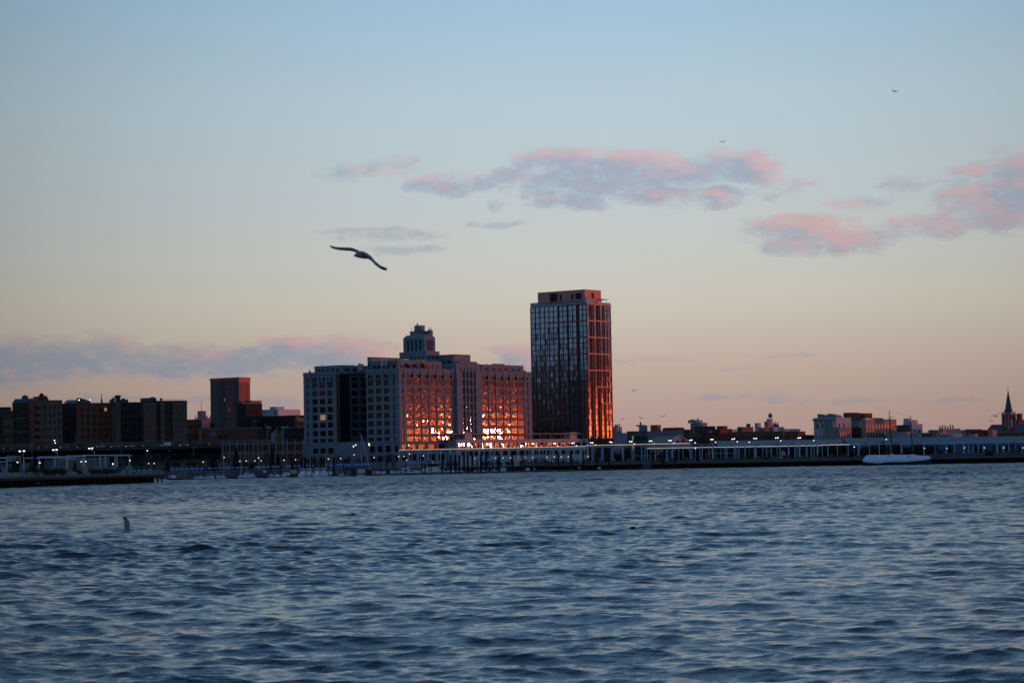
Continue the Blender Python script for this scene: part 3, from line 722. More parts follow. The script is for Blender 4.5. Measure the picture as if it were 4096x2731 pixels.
# ================================================================ glass tower
QB = Blk(2345, 1216, 1650, YAW)
COPPER = mat('copper_brown_cladding', (.55, .16, .13), .5, metal=.0, var=.1, scale=.3)
COPPERD = mat('dark_bronze_fin', (.04, .025, .022), .6, var=.1)
COPPERT = mat('dull_bronze_strip', (.16, .05, .04), .6, var=.1)
def quay():
    B = QB; zt = B.O.z; zb = 3.
    root = thing('glass_tower', 'tall blue glass apartment tower with bronze bands and a copper roof box', 'tower', (B.O.x, B.O.y, 0), B.yaw)
    a, b = B.uL(2122, 1230), B.uR(2441, 1222)
    nf = 29; fh = (zt - zb) / nf
    # core
    m = MB(); m.box(.5, b - .5, .5, a - .5, zb, zt - .2); m.build('core', DARKC, root)
    ul = [B.uL(2080 + .491 * c, 1240) for c in (540, 508, 478, 460, 424, 392, 384, 352, 318, 309, 272, 238, 201, 162, 124, 88)]
    ul = [0., a * .068, a * .135, a * .18, a * .25, a * .325, a * .345, a * .42, a * .49, a * .51, a * .59, a * .67, a * .75, a * .833, a * .916, a]
    solidL = {2: 1, 5: 1, 8: 1}
    ur = [0., b * .14, b * .20, b * .29, b * .42, b * .47, b * .55, b * .67, b * .74, b * .86, b]
    solidR = {2: 1, 5: 1, 7: 1}
    pool = new_pool(100, [GLASST, COPPERD])
    for k in range(nf - 1, -1, -1):
        z0, z1 = zb + k * fh + .32, zb + (k + 1) * fh - .02
        rl = [(ul[i] + .22, ul[i + 1] - .22, z0, z1) for i in range(len(ul) - 1) if i not in solidL]
        rr = [(ur[i] + .16, ur[i + 1] - .16, z0, z1) for i in range(len(ur) - 1) if i not in solidR]
        wins(root, 0, 0, 'L', rl, .12, 3, 1, GLASST, COPPERD, .25, .035, pool=pool)
        wins(root, 0, 0, 'R', rr, .12, 2, 1, GLASST, COPPERD, .3, .035, pool=pool)
    close_pool(pool, root)
    # mullion fins
    m = MB()
    for u in ul: m.box(-.3, .45, u - .2, u + .2, zb, zt)
    for i in solidL: m.box(-.22, .45, ul[i] + .2, ul[i + 1] - .2, zb, zt)
    for u in ur: m.box(u - .15, u + .15, -.3, .45, zb, zt)
    for i in solidR: m.box(ur[i] + .15, ur[i + 1] - .15, .1, .45, zb, zt)
    m.build('mullion', COPPERD, root)
    m = MB()
    for k in range(1, nf + 1):
        z = zb + k * fh
        m.box(-.26, .46, .2, a - .2, z - .02 if k % 2 else z - .1, z + .32 if k % 2 else z + .34)
    m.build('floor_edge', COPPERD, root)
    # bronze bands every third floor, shortening lower down
    st = [0, 0, 0, 0, 0, .28, .52, .74]; sl_ = [.50, .70, .70, .86, .86, .92, .92, .92]
    for j in range(8):
        z = zt - j * 3 * fh
        mR = MB(); mR.box(b * st[j], b + .55, -.75, -.31, z - .42, z + .45)
        mR.build('bronze_band', COPPER, root)
        if j < 7:
            mL = MB(); mL.box(-.7, -.31, -.3, a * sl_[j], z - .4, z + .4); mL.build('bronze_band', COPPERT, root)
    mR = MB()
    for k in range(1, nf):
        if (nf - k) % 3: mR.box(.2, b - .1, -.4, -.31, zb + k * fh - .08, zb + k * fh + .1)
    mR.build('thin_band', COPPERT, root)
    # roof: terrace parapet glass, roof box, pergola
    x0, y0 = 3.0, 8.0
    X, Y = B.O.x + B.dR[0] * 4 + B.dL[0] * 4, B.O.y + B.dR[1] * 4 + B.dL[1] * 4
    T = Blk(0, 0, 0, YAW, O=(X, Y, zof(2333, 1157, Y)))
    tb, ta = T.uR(2404, 1180), T.uL(2151, 1180); zh = T.O.z
    zlo = zof(2333, 1200, Y)
    m = MB()
    gl = [(ta * f0, ta * f1, zlo + q0, zlo + q1) for f0, f1, q0, q1 in ((.07, .2, .8, 5.), (.24, .285, .6, 5.), (.49, .535, .4, 5.), (.58, .745, .2, 6.))]
    gr = [(tb * .4, tb * .56, zlo + 1.2, zlo + 5.4)]
    shell(m, 4, 4, zlo - .6, tb, ta, zh - zlo + .6, gr, gl, .25)
    m.box(4.5, 4 + tb - 1, 5.5, 4 + ta - 2.2, zt, zlo - .6, 1)
    rb = m.build('roof_box', [mat('roof_box_copper', (.56, .23, .18), .6, metal=.1, var=.06, scale=.3), COPPERD], root)
    m = MB()
    for (u0, u1, z0, z1) in gl:
        for k in range(8): m.box(4.2, 4.26, 4 + u0, 4 + u1, z0 + (z1 - z0) * k / 8, z0 + (z1 - z0) * (k + .55) / 8)
    for (u0, u1, z0, z1) in gr:
        for k in range(8): m.box(4 + u0, 4 + u1, 4.2, 4.26, z0 + (z1 - z0) * k / 8, z0 + (z1 - z0) * (k + .55) / 8)
    m.build('louvre', mat('louvre_dark', (.05, .035, .035), .6, var=0), rb)
    TG = mat('balustrade_glass', (.16, .3, .3), .08, ior=1.5, var=0)
    m = MB(); m.box(-.1, 0, 0, a, zt + .3, zt + 1.7); m.box(0, b, -.1, 0, zt + .3, zt + 1.7); m.box(b - .1, b, 0, a, zt + .3, zt + 1.9); m.box(0, b, a - .1, a, zt + .3, zt + 2.9)
    m.box(-.1, 0, a * .86, a, zt + 1.7, zt + 3.2)
    m.build('glass_balustrade', TG, root)
    m = MB(); m.box(b - 9, b - 1, 1.5, 7, zt + 4.1, zt + 4.5)
    for (x, y) in ((b - 8.5, 2), (b - 1.4, 2), (b - 1.4, 6.5)): m.tube((x, y, zt), (x, y, zt + 4.2), .14, n=4)
    m.build('roof_pergola', BLACK, root)
    m = MB(); m.box(1.2, 8, 1.2, 3.5, zt, zt + 4.6); m.box(.9, 8.3, .9, 3.8, zt + 4.6, zt + 5); m.box(1.1, 1.19, 2, 3, zt + .4, zt + 3.2, 1)
    m.build('lift_lobby', [GREYP, GLASS], root)
    m = MB()
    for k in range(26):
        y, x = R.uniform(1, a - 2), R.uniform(.6, 2.2); r = R.uniform(.5, 1.1)
        m.lathe([(r * .6, 0), (r, r * .6), (r * .7, r * 1.3), (.1, r * 1.6)], (x, y, zt), 7)
    for k in range(8):
        x = R.uniform(2, b - 2); r = R.uniform(.5, 1.)
        m.lathe([(r * .6, 0), (r, r * .6), (r * .7, r * 1.3), (.1, r * 1.6)], (x, R.uniform(.6, 1.5), zt), 7)
    m.build('planting', LEAFD, root)
quay()
# ================================================================ generic houses
def house(name, label, cat, pxc, pyt, pxl, pxr, D, wallm, zb=3., yaw=YAW, R_=(0, 0), L_=(0, 0), fr=(.5, .55), glass=None, frame=None, group=None, par=.6, lit=0., depth=.25, a=None, dark=(), mg=.04, zlow=None, extra=None):
    B = Blk(pxc, pyt, D, yaw); h = B.O.z - zb
    b = max(3., B.uR(pxr, pyt + 25)); a_ = max(3., B.uL(pxl, pyt + 25)) if pxl < pxc - 2 else (a or 12.)
    root = thing(name, label, cat, (B.O.x, B.O.y, 0), B.yaw, group, 'thing')
    zl = zb if zlow is None else zlow
    gR = grid(R_[0], R_[1], b, zl + (B.O.z - zl) * .04, B.O.z - (B.O.z - zl) * .05, b * mg, *fr) if R_[0] else []
    gL = grid(L_[0], L_[1], a_, zl + (B.O.z - zl) * .04, B.O.z - (B.O.z - zl) * .05, a_ * mg, *fr) if L_[0] else []
    m = MB(); shell(m, 0, 0, zb, b, a_, h, gR, gL, depth)
    if par: parapet(m, 0, 0, B.O.z, b, a_, .35, par)
    w = m.build('wall', wallm, root)
    pool = new_pool(100, [glass or GLASS, frame or FRAME, LITW])
    wins(root, 0, 0, 'R', gR, depth, 2, 2, glass, frame, .12, .05, pool=pool, lit=lit); wins(root, 0, 0, 'L', gL, depth, 2, 2, glass, frame, .12, .05, pool=pool, lit=lit)
    close_pool(pool, root)
    return root, B, a_, b, h
def roofbox(root, B, u, v, w, d, h, m, name='roof_housing', z=None):
    mb = MB(); z0 = B.O.z if z is None else z
    mb.box(u, u + w, v, v + d, z0, z0 + h); mb.box(u - .15, u + w + .15, v - .15, v + d + .15, z0 + h, z0 + h + .2)
    return mb.build(name, m, root)
def chimney_on(root, B, u, v, w, h, m=None, n=1):
    mb = MB()
    mb.box(u, u + w, v, v + w, B.O.z, B.O.z + h); mb.box(u - .12, u + w + .12, v - .12, v + w + .12, B.O.z + h - .5, B.O.z + h - .1)
    for k in range(n): mb.tube((u + w * (k + .5) / n, v + w / 2, B.O.z + h), (u + w * (k + .5) / n, v + w / 2, B.O.z + h + .7), .16, .13, 6)
    return mb.build('chimney', m or BRICKS[2], root)
def railing_on(root, z, x0, x1, y, m=None, h=1.1, step=1.6):
    mb = MB(); n = int((x1 - x0) / step)
    for k in range(n + 1): mb.tube((x0 + (x1 - x0) * k / n, y, z), (x0 + (x1 - x0) * k / n, y, z + h), .05, n=4)
    for q in (.55, 1.): mb.tube((x0, y, z + h * q), (x1, y, z + h * q), .05, n=4)
    return mb.build('railing', m or BLACK, root)
# ---------------------------------------------------------------- brick apartment houses on the bluff (left)
AY = 24.
def apartments():
    zb = 18.3
    # low townhouse at the frame's edge
    r, B, a, b, h = house('townhouse', 'low dark brick townhouse beside the slate-roofed apartment house at the photo edge', 'house', 14, 1646, 14, 52, 1492, BRICKS[1], zb, 8, (3, 4), (0, 0), (.4, .5))
    mb = MB(); mb.box(-.4, b + .2, -.6, 0, B.O.z - 1.4, B.O.z - .4); mb.build('cornice', BRICKS[2], r)
    r, B, a, b, h = house('townhouse', 'narrow dark rear block behind the low townhouse, cut by the photo edge', 'house', -30, 1632, -30, 40, 1515, BRICKS[2], zb, 8, (2, 4), (0, 0), (.3, .4))
    # slate mansard house
    r, B, a, b, h = house('apartment_house', 'dark brick apartment house with slate mansard roof and tall stacks', 'building', 52, 1611, 50, 127, 1495, BRICKS[2], zb, 14, (5, 6), (0, 0), (.36, .5), par=0, glass=GLASS)
    mb = MB(); z = B.O.z
    mb.loft([[(-.3, -.3, z), (b + .3, -.3, z), (b + .3, 9, z), (-.3, 9, z)], [(1.4, 1.6, z + 2.5), (b - .5, 1.6, z + 2.5), (b - .5, 7.5, z + 2.5), (1.4, 7.5, z + 2.5)]]); mb.build('mansard_roof', SLATE, r)
    mb = MB(); mb.lathe([(2.1, 0), (2.1, 1.2), (1.5, 2.), (.2, 2.6)], (b * .66, 4, z + 2.4), 8); mb.build('roof_cupola', SLATE, r)
    for q in (.38, .66): 
        mb = MB(); mb.box(-.4, b * .97, -.42, 0, zb + h * q, zb + h * q + .5); mb.build('string_course', CONC_D, r)
    # bay-fronted neighbour
    r, B, a, b, h = house('apartment_house', 'reddish brick apartment house with wide stacked bay windows and a tall chimney', 'building', 127, 1607, 126, 169, 1490, BRICKS[0], zb, AY, (1, 6), (0, 0), (.62, .46))
    mb = MB(); mb.loft([[(0, 0, B.O.z), (b, 0, B.O.z), (b, 9, B.O.z), (0, 9, B.O.z)], [(.2, 2.4, B.O.z + 2.3), (b * .7, 2.4, B.O.z + 2.3), (b * .7, 7, B.O.z + 2.3), (.2, 7, B.O.z + 2.3)]]); mb.build('mansard_roof', BRICKS[0], r)
    mb = MB(); u = b * .84; mb.box(u, u + 2.6, 1.5, 3.6, B.O.z - 18, B.O.z + 4.6); mb.box(u + .3, u + 2.2, 1.7, 3.3, B.O.z + 4.6, B.O.z + 5.3); mb.build('chimney', BRICKS[2], r)
    roofbox(r, B, b * .45, 4, 4.5, 5, 3.2, SLATE)
    r, B, a, b, h = house('apartment_house', 'grey brown brick apartment house with three window columns right of the tall chimney', 'building', 169, 1604, 168, 249, 1494, brick('brick_greybrown', (.17, .12, .1)), zb, AY, (4, 6), (0, 0), (.34, .52), lit=.03)
    mb = MB(); mb.prism_y([(-1, B.O.z), (5.2, B.O.z), (3.6, B.O.z + 3.4), (-.2, B.O.z + 3.4)], 3, 9); mb.build('mansard_roof', SLATE, r)
    # dark recessed wing
    r, B, a, b, h = house('apartment_house', 'recessed blackish apartment wing between grey and red brick fronts', 'building', 249, 1617, 248, 312, 1512, BRICKS[2], zb, AY, (3, 6), (0, 0), (.2, .4))
    mb = MB(); z = B.O.z; mb.loft([[(4, 3, z), (11.5, 3, z), (11.5, 11, z), (4, 11, z)], [(4, 3, z + 1.6), (11.5, 3, z + 1.6), (11.5, 11, z + 1.6), (4, 11, z + 1.6)], [(5.2, 4.2, z + 2.9), (10.3, 4.2, z + 2.9), (10.3, 9.8, z + 2.9), (5.2, 9.8, z + 2.9)]]); mb.build('skylight', mat('copper_green_roof', (.13, .19, .18), .6, var=.15), r)
    # red brick front with fire escape
    r, B, a, b, h = house('apartment_house', 'wide red brick apartment house with iron fire escape and six window columns', 'building', 310, 1615, 305, 464, 1496, BRICKS[0], zb, AY, (6, 6), (0, 0), (.46, .5), lit=.06)
    mb = MB()
    for k in range(6):
        z = zb + 3.2 + k * (h - 3.) / 6; u0, u1 = b * .53, b * .66
        mb.box(u0, u1, -1.3, -.05, z - .1, z)
        for q in (.5, 1.): mb.tube((u0, -1.3, z + q), (u1, -1.3, z + q), .05, n=4)
        for j in range(6): mb.tube((u0 + (u1 - u0) * j / 5, -1.3, z), (u0 + (u1 - u0) * j / 5, -1.3, z + 1), .04, n=4)
        if k < 5: mb.tube((u0 + .4, -1., z), (u1 - .4, -1., z + (h - 3) / 6), .12, n=4)
    mb.build('fire_escape', mat('fire_escape_paint', (.14, .035, .03), .7, var=.2), r)
    for q in (.13, .28, .44): 
        mb = MB(); mb.tube((b * q, -.12, zb), (b * q, -.12, zb + h), .1, n=5); mb.build('drain_pipe', BLACK, r)
    roofbox(r, B, 1.2, 4, 2.2, 3, 3.6, BRICKS[2]); mb = MB(); z = B.O.z
    mb.prism_y([(3.6, z), (9.4, z), (9.2, z + 1.6), (5, z + 3.3), (3.6, z + 3.3)], 4, 8); mb.build('roof_housing', SLATE, r)
    for u in (b * .55, b * .68, b * .8): 
        mb = MB(); mb.tube((u, 3, z), (u, 3, z + 1.8), .08, n=4); mb.build('vent_pipe', BLACK, r)
    mb = MB(); mb.box(.9, 1.6, 1, 1.4, z + 2.2, z + 2.7); mb.build('roof_lamp', LAMP, r)
    mb = MB(); mb.tube((b * .35, 2, z), (b * .35, 2, z + 2.3), .05, n=4); mb.box(b * .35 - .2, b * .35 + .2, 1.8, 2.2, z + 2.3, z + 2.8, 1); mb.build('roof_lamp', [BLACK, LAMP], r)
    # chimney tower
    r, B, a, b, h = house('apartment_house', 'slim brick end tower with a tall capped chimney beside the fire escape house', 'building', 464, 1612, 463, 482, 1494, BRICKS[1], zb, AY, (0, 0), (0, 0))
    mb = MB(); z = B.O.z; mb.box(.2, 2.8, .3, 2.6, z, z + 4.3); mb.box(-.1, 3.1, 0, 2.9, z + 3.6, z + 4.9); mb.build('chimney', BRICKS[2], r)
    mb = MB(); mb.prism_y([(-2.6, z - .3), (.1, z - .3), (.1, z + 3.8), (-2.4, z + 2.)], 3, 7); mb.build('stair_bulkhead', SLATE, r)
    # dark middle block
    r, B, a, b, h = house('apartment_house', 'long blackish apartment block left of the cornice-banded corner house', 'building', 482, 1612, 480, 574, 1510, brick('brick_black', (.05, .045, .047)), zb, AY, (5, 6), (0, 0), (.3, .5), frame=FRAMEW)
    roofbox(r, B, 1, 4, 5, 6, 2.2, SLATE); mb = MB(); mb.lathe([(1.3, 0), (1.2, .7), (.3, 1.)], (3.7, 7, B.O.z + 2.3), 8); mb.build('roof_vent', SLATE, r)
    # corner house with cornice
    bw = brick('brick_brownred', (.17, .095, .065))
    r, B, a, b, h = house('apartment_house', 'brown brick corner apartment house with pale cornice band and roof terrace railing', 'building', 574, 1609, 570, 748, 1496, BRICKS[2], zb, AY, (0, 0), (0, 0), par=1.0)
    for (f0, f1, nc) in ((.0, .27, 3), (.375, .47, 1), (.65, .985, 3)):
        m = MB(); u0, W = b * f0, b * (f1 - f0); rc = grid(nc, 6, W, zb + 1.5, B.O.z - 1.6, W * .06, .36, .5)
        shell(m, u0, -1.6, zb, W, 1.55, h - .3, rc, (), .3)
        bay = m.build('bay_front', bw, r); wins(bay, u0, -1.6, 'R', rc, .3, 2, 2, GLASS, FRAMEW, .12, .06)
        m = MB(); m.box(u0 - .2, u0 + W + .2, -1.95, -1.6, B.O.z - 1.4, B.O.z - .6); m.box(u0 - .1, u0 + W + .1, -1.8, -1.6, zb + h * .16, zb + h * .16 + .35); m.build('cornice', CONC_D, bay)
    m = MB(); z = B.O.z; m.prism_y([(.4, z), (9.4, z), (9.4, z + 2.6), (7.4, z + 3.6), (5.6, z + 2.8), (4, z + 2.9), (.4, z + 2.8)], 4, 9); m.build('stair_bulkhead', SLATE, r)
    railing_on(r, z + 1, b * .36, b * .93, .3)
    for u in (b * .4, b * .43): 
        m = MB(); m.lathe([(.2, 0), (.5, .7), (.35, 1.4), (.05, 2.1)], (u, 1, z + .9), 6); m.build('roof_shrub', LEAFD, r)
    # spire of a church behind
    v = loc(407, 46, 1700); t = thing('church_spire', 'thin dark church spire with a cross poking above the fire escape house', 'spire', (v.x, v.y, 0))
    zt = zof(407, 1573, 1700)
    m = MB(); m.box(-2, 2, -2, 2, 20, 44); m.build('tower', SLATE, t)
    m = MB(); m.lathe([(2.1, 44), (1.3, 49.5), (.25, zt - 2.6)], n=8); m.build('spire', SLATE, t)
    m = MB(); m.tube((0, 0, zt - 2.7), (0, 0, zt), .2, n=4); m.tube((-.9, 0, zt - .9), (.9, 0, zt - .9), .18, n=4); m.lathe([(.1, 0), (.5, .4), (.1, .8)], (0, 0, zt - 2.9), 6); m.build('cross', BLACK, t)
apartments()
# ---------------------------------------------------------------- towers and long blocks between the bluff and the warehouse block
def midtown():
    RED = mat('red_metal_panel', (.2, .06, .058), .6, var=.1, scale=.2); DKP = mat('slate_green_panel', (.045, .06, .068), .5, var=.1); DK2 = mat('dark_blue_panel', (.03, .036, .048), .5, var=.1)
    B = Blk(955, 1511, 1900, YAW); zb = 18.
    r = thing('faceted_tower', 'faceted dark tower with red metal panels and slit windows', 'tower', (B.O.x, B.O.y, 0), B.yaw)
    a, b = B.uL(841, 1530), B.uR(1000, 1530); h = B.O.z - zb; z1 = B.O.z
    m = MB(); m.box(.6, b - .3, .6, a - .3, zb, z1); m.build('core', DK2, r)
    uL = lambda px: B.uL(px, 1560)
    segs = [(841, 876, DKP, 3), (876, 904, DK2, 3), (904, 933, RED, 4), (933, 955, DK2, 0)]
    for (p0, p1, mt, nc) in segs:
        u1, u0 = (a if p0 == 841 else uL(p0)), max(0, uL(p1)); W = u1 - u0
        rc = [q for q in grid(nc, 13, W, zb + 4, z1 - h * .055, W * .1, .34, .66)] if nc else []
        m = MB(); shell(m, 0, u0, zb, .55, W - .02, h - h * .05 if mt is RED else h - .02, (), rc, .3, top=True)
        p = m.build('facade_panel', mt, r); wins(p, 0, u0, 'L', rc, .3, 1, 1, GLASST, FRAME, .3, .04, lit=.02)
    m = MB(); rc = [(b * .62, b * .70, z1 - h * .37, z1 - h * .28), (b * .62, b * .70, z1 - h * .26, z1 - h * .185)]
    shell(m, 0, -.02, zb, b, .55, h * .93, rc, (), .3); p = m.build('facade_panel', RED, r); wins(p, 0, -.02, 'R', rc, .3, 1, 1, GLASS, FRAME, 0, .04)
    m = MB(); m.box(-.2, b + .2, -.3, .6, z1 - h * .065, z1 + .6); m.box(-.3, .6, .6, a + .2, z1 - 1.8, z1 + .6); m.build('roof_fascia', mat('roof_fascia_red', (.36, .06, .06), .5, var=.1), r)
    r, B, a, b, h = house('office_block', 'brown block with tall slit windows stepping down from the faceted tower', 'building', 982, 1619, 948, 1049, 1880, mat('brown_panel', (.034, .028, .032), .8, var=.2), 18., YAW, (9, 4), (4, 4), (.34, .7), par=.8)
    roofbox(r, B, b * .55, 4, 12, 8, 3.4, BLACK)
    m = MB()
    for k in range(9): m.tube((2 + k * 2.2, 2, B.O.z), (3.2 + k * 2.2, 5, B.O.z + 2.2), .35, n=5)
    m.build('roof_duct', GREYP, r)
    r, B, a, b, h = house('metal_clad_block', 'white metal roof block flushed pink by the sunset', 'building', 1113, 1637, 1044, 1202, 1920, mat('white_corrugated_panel', (.62, .62, .64), .6, var=.08), 18., YAW, (0, 0), (0, 0), par=.2)
    roofbox(r, B, b * .2, 8, b * .4, 6, 2.2, GREYP); m = MB(); m.box(-.05, .02, a * .14, a * .2, B.O.z - 4.6, B.O.z - .6); m.build('louvre', BLACK, r)
    m = MB()
    for k in range(int(b)): m.box(k + .3, k + .5, -.08, 0, B.O.z - 14, B.O.z - .2)
    m.build('panel_rib', mat('white_corrugated_panel', (0, 0, 0)), r)
    r, B, a, b, h = house('hospital_block', 'dark brick block carrying a pale ring logo and hospital lettering', 'building', 1178, 1664, 1032, 1250, 1880, mat('brown_brick_rib', (.042, .034, .04), .9, var=.15), 18., YAW, (0, 0), (26, 1), (.35, .8), par=.8)
    # sign: ring and three short lines of lettering
    def word(body, u, z, size):
        return letters('lettering', body, size, FRAMEW, r, (u, -.12, z), (math.pi / 2, 0, 0))
    u = B.uR(1186, 1672); z = zof(1190, 1676, B.dist('R', u))
    m = MB()
    for k in range(18):
        t0, t1 = 2 * math.pi * k / 20 + .9, 2 * math.pi * (k + 1) / 20 + .9
        m.tube((u + 1.9 + 1.7 * math.cos(t0), -.15, z + 1.8 * math.sin(t0)), (u + 1.9 + 1.7 * math.cos(t1), -.15, z + 1.8 * math.sin(t1)), .22, n=5)
    m.build('ring_logo', FRAMEW, r)
    word('NYU', u + .9, z - .5, 1.5); word('Langone', u + 4., z - .1, 1.5); word('Health', u + 4., z - 1.6, 1.5)
    # brick church-like range with round window
    r, B, a, b, h = house('brick_hall', 'low dark brick hall with a round mosaic window and arched towers', 'building', 806, 1713, 735, 1050, 1575, BRICKS[0], 3., 10, (0, 0), (0, 0), par=.4)
    u = B.uR(852, 1732); z = zof(852, 1733, B.dist('R', u))
    MOS = mat('mosaic_glass', (.12, .14, .15), .3, var=.8, scale=2.5)
    m = MB(); m.add([(u + 2.2 * math.cos(t), -.1, z + 2.3 * math.sin(t)) for t in np.linspace(0, 2 * math.pi, 16, endpoint=False)], [tuple(range(16))]); m.build('round_window', MOS, r)
    for px in (880, 890, 900, 910, 770, 790, 815):
        uu = B.uR(px, 1740); zz = zof(px, 1746, B.dist('R', uu)); mm_ = MB()
        mm_.box(uu - .5, uu + .5, -.06, 0, zz - 1.6, zz + 1.2); mm_.add([(uu + .5 * math.cos(t), -.06, zz + 1.2 + .5 * math.sin(t)) for t in np.linspace(0, math.pi, 8)], [tuple(range(8))]); mm_.build('arched_window', GLASS, r)
    m = MB(); m.box(-.3, b, -.35, 0, B.O.z - .8, B.O.z); m.build('cornice', CONC_D, r)
    for (pa, pb, pt) in ((840, 858, 1690), (846, 866, 1692), (1062, 1073, 1693), (1012, 1022, 1690)):
        u0, u1 = B.uR(pa, 1700), B.uR(pb, 1700); zt = zof(pa, pt, B.dist('R', u0) + 6); m = MB(); m.box(u0, u1, 6, 9, B.O.z, zt)
        m.box(u0 + (u1 - u0) * .3, u0 + (u1 - u0) * .7, 5.92, 6, B.O.z + .4, zt - 1, 1); m.build('arched_tower', [BRICKS[0], GLASS], r)
    r2, B2, a, b, h = house('brick_hall', 'dark flat brick hall with cluttered roof plant beside the grey warehouse block', 'building', 1035, 1716, 1033, 1240, 1580, BRICKS[2], 3., 10, (9, 2), (0, 0), (.3, .3), par=.3)
    for k in range(26):
        m = MB(); u = R.uniform(1, b - 2); s = R.uniform(.5, 1.5); m.box(u, u + s, 2 + k % 4, 2.8 + k % 4, B2.O.z, B2.O.z + R.uniform(.5, 2.2)); m.build('roof_vent', GREYP if k % 3 else FRAMEW, r2)
    r3, B3, a, b, h = house('brick_hall', 'stepped reddish brick house with heavy cornice right of the corner apartment house', 'building', 740, 1681, 738, 806, 1620, BRICKS[0], 3., 12, (4, 5), (0, 0), (.4, .5), par=.4)
    m = MB(); m.box(-.4, b + .2, -.7, 0, B3.O.z - 3.2, B3.O.z - 2.2); m.box(-.4, b + .2, -.5, 0, B3.O.z - .6, B3.O.z); m.build('cornice', BRICKS[1], r3)
    # lace-topped high block far behind
    r, B, a, b, h = house('crowned_tower', 'distant hazy high-rise with spiky crown rising behind the brick rooftops', 'tower', 786, 1676, 731, 846, 3200, mat('far_grey_stone', (.2, .19, .2), .9, var=.1), 10., 40, (6, 3), (0, 0), (.3, .5), par=0)
    m = MB()
    for k in range(16):
        u = -2 + k * (b + 2) / 16; m.box(u, u + .7, 0, 1, B.O.z, B.O.z + 2 + 3 * (k % 3 == 0) + 2 * (4 < k < 12))
    m.box(b * .45, b * .75, 4, 14, B.O.z, B.O.z + 11); m.tube((b * .5, 6, B.O.z + 11), (b * .5, 6, B.O.z + 26), .4, .15, 5)
    m.build('crown_spires', mat('far_grey_stone', (0, 0, 0)), r)
    # brick garage with pale pilasters
    B = Blk(888, 1766, 1418, 6.); r = thing('brick_garage', 'brick garage with pale concrete pilasters and one raised bay', 'building', (B.O.x, B.O.y, 0), B.yaw, kind='thing')
    b = B.uR(1214, 1770); z1, z0 = B.O.z - .6, 3.
    px = [890, 919, 949, 979, 1014, 1032, 1050, 1076, 1104, 1131, 1149, 1181, 1213]; us = [B.uR(p, 1790) for p in px]
    rc = []
    zw0, zw1 = zof(1000, 1801, 1420), zof(1000, 1782, 1420)
    for i in range(12):
        w = us[i + 1] - us[i]
        for f in (.25, .75): rc.append((us[i] + w * f - w * .15, us[i] + w * f + w * .15, zw0, zw1))
    m = MB(); shell(m, 0, 0, z0, b, 20, z1 - z0, rc, (), .3); m.box(us[8], us[9], .01, 8, z1, z1 + 6.2); m.build('wall', BRICKS[0], r)
    wins(r, 0, 0, 'R', rc, .3, 2, 2, GLASS, FRAME, .05, .05)
    for i, u in enumerate(us):
        m = MB(); zt = z1 + (6.8 if i in (8, 9) else .8); m.box(u - .55, u + .55, -.5, 0 if i not in (8, 9) else .01, z0, zt); m.add([(u + .75 * math.cos(t), -.55, zt + .5 * math.sin(t)) for t in np.linspace(0, math.pi, 8)], [tuple(range(8))]); m.build('pilaster', CONC_D, r)
    m = MB(); m.box(0, b, -.42, -.02, zw1 + .7, zw1 + 1.5); m.box(0, b, -.42, -.02, zw0 - 2.2, zw0 - 1.3); m.box(us[8], us[9], -.3, .005, z1 + 3.4, z1 + 4.2); m.build('ledge', CONC_D, r)
    m = MB(); m.box(us[7] + 1.5, us[8] - .6, 4, 9, z1, z1 + 5); m.prism_y([(us[7] + 1.2, z1 + 5), (us[8] - .6, z1 + 5), (us[8] - .6, z1 + 6.2)], 3.8, 9.2); m.build('rooftop_hut', GREYP, r)
midtown()
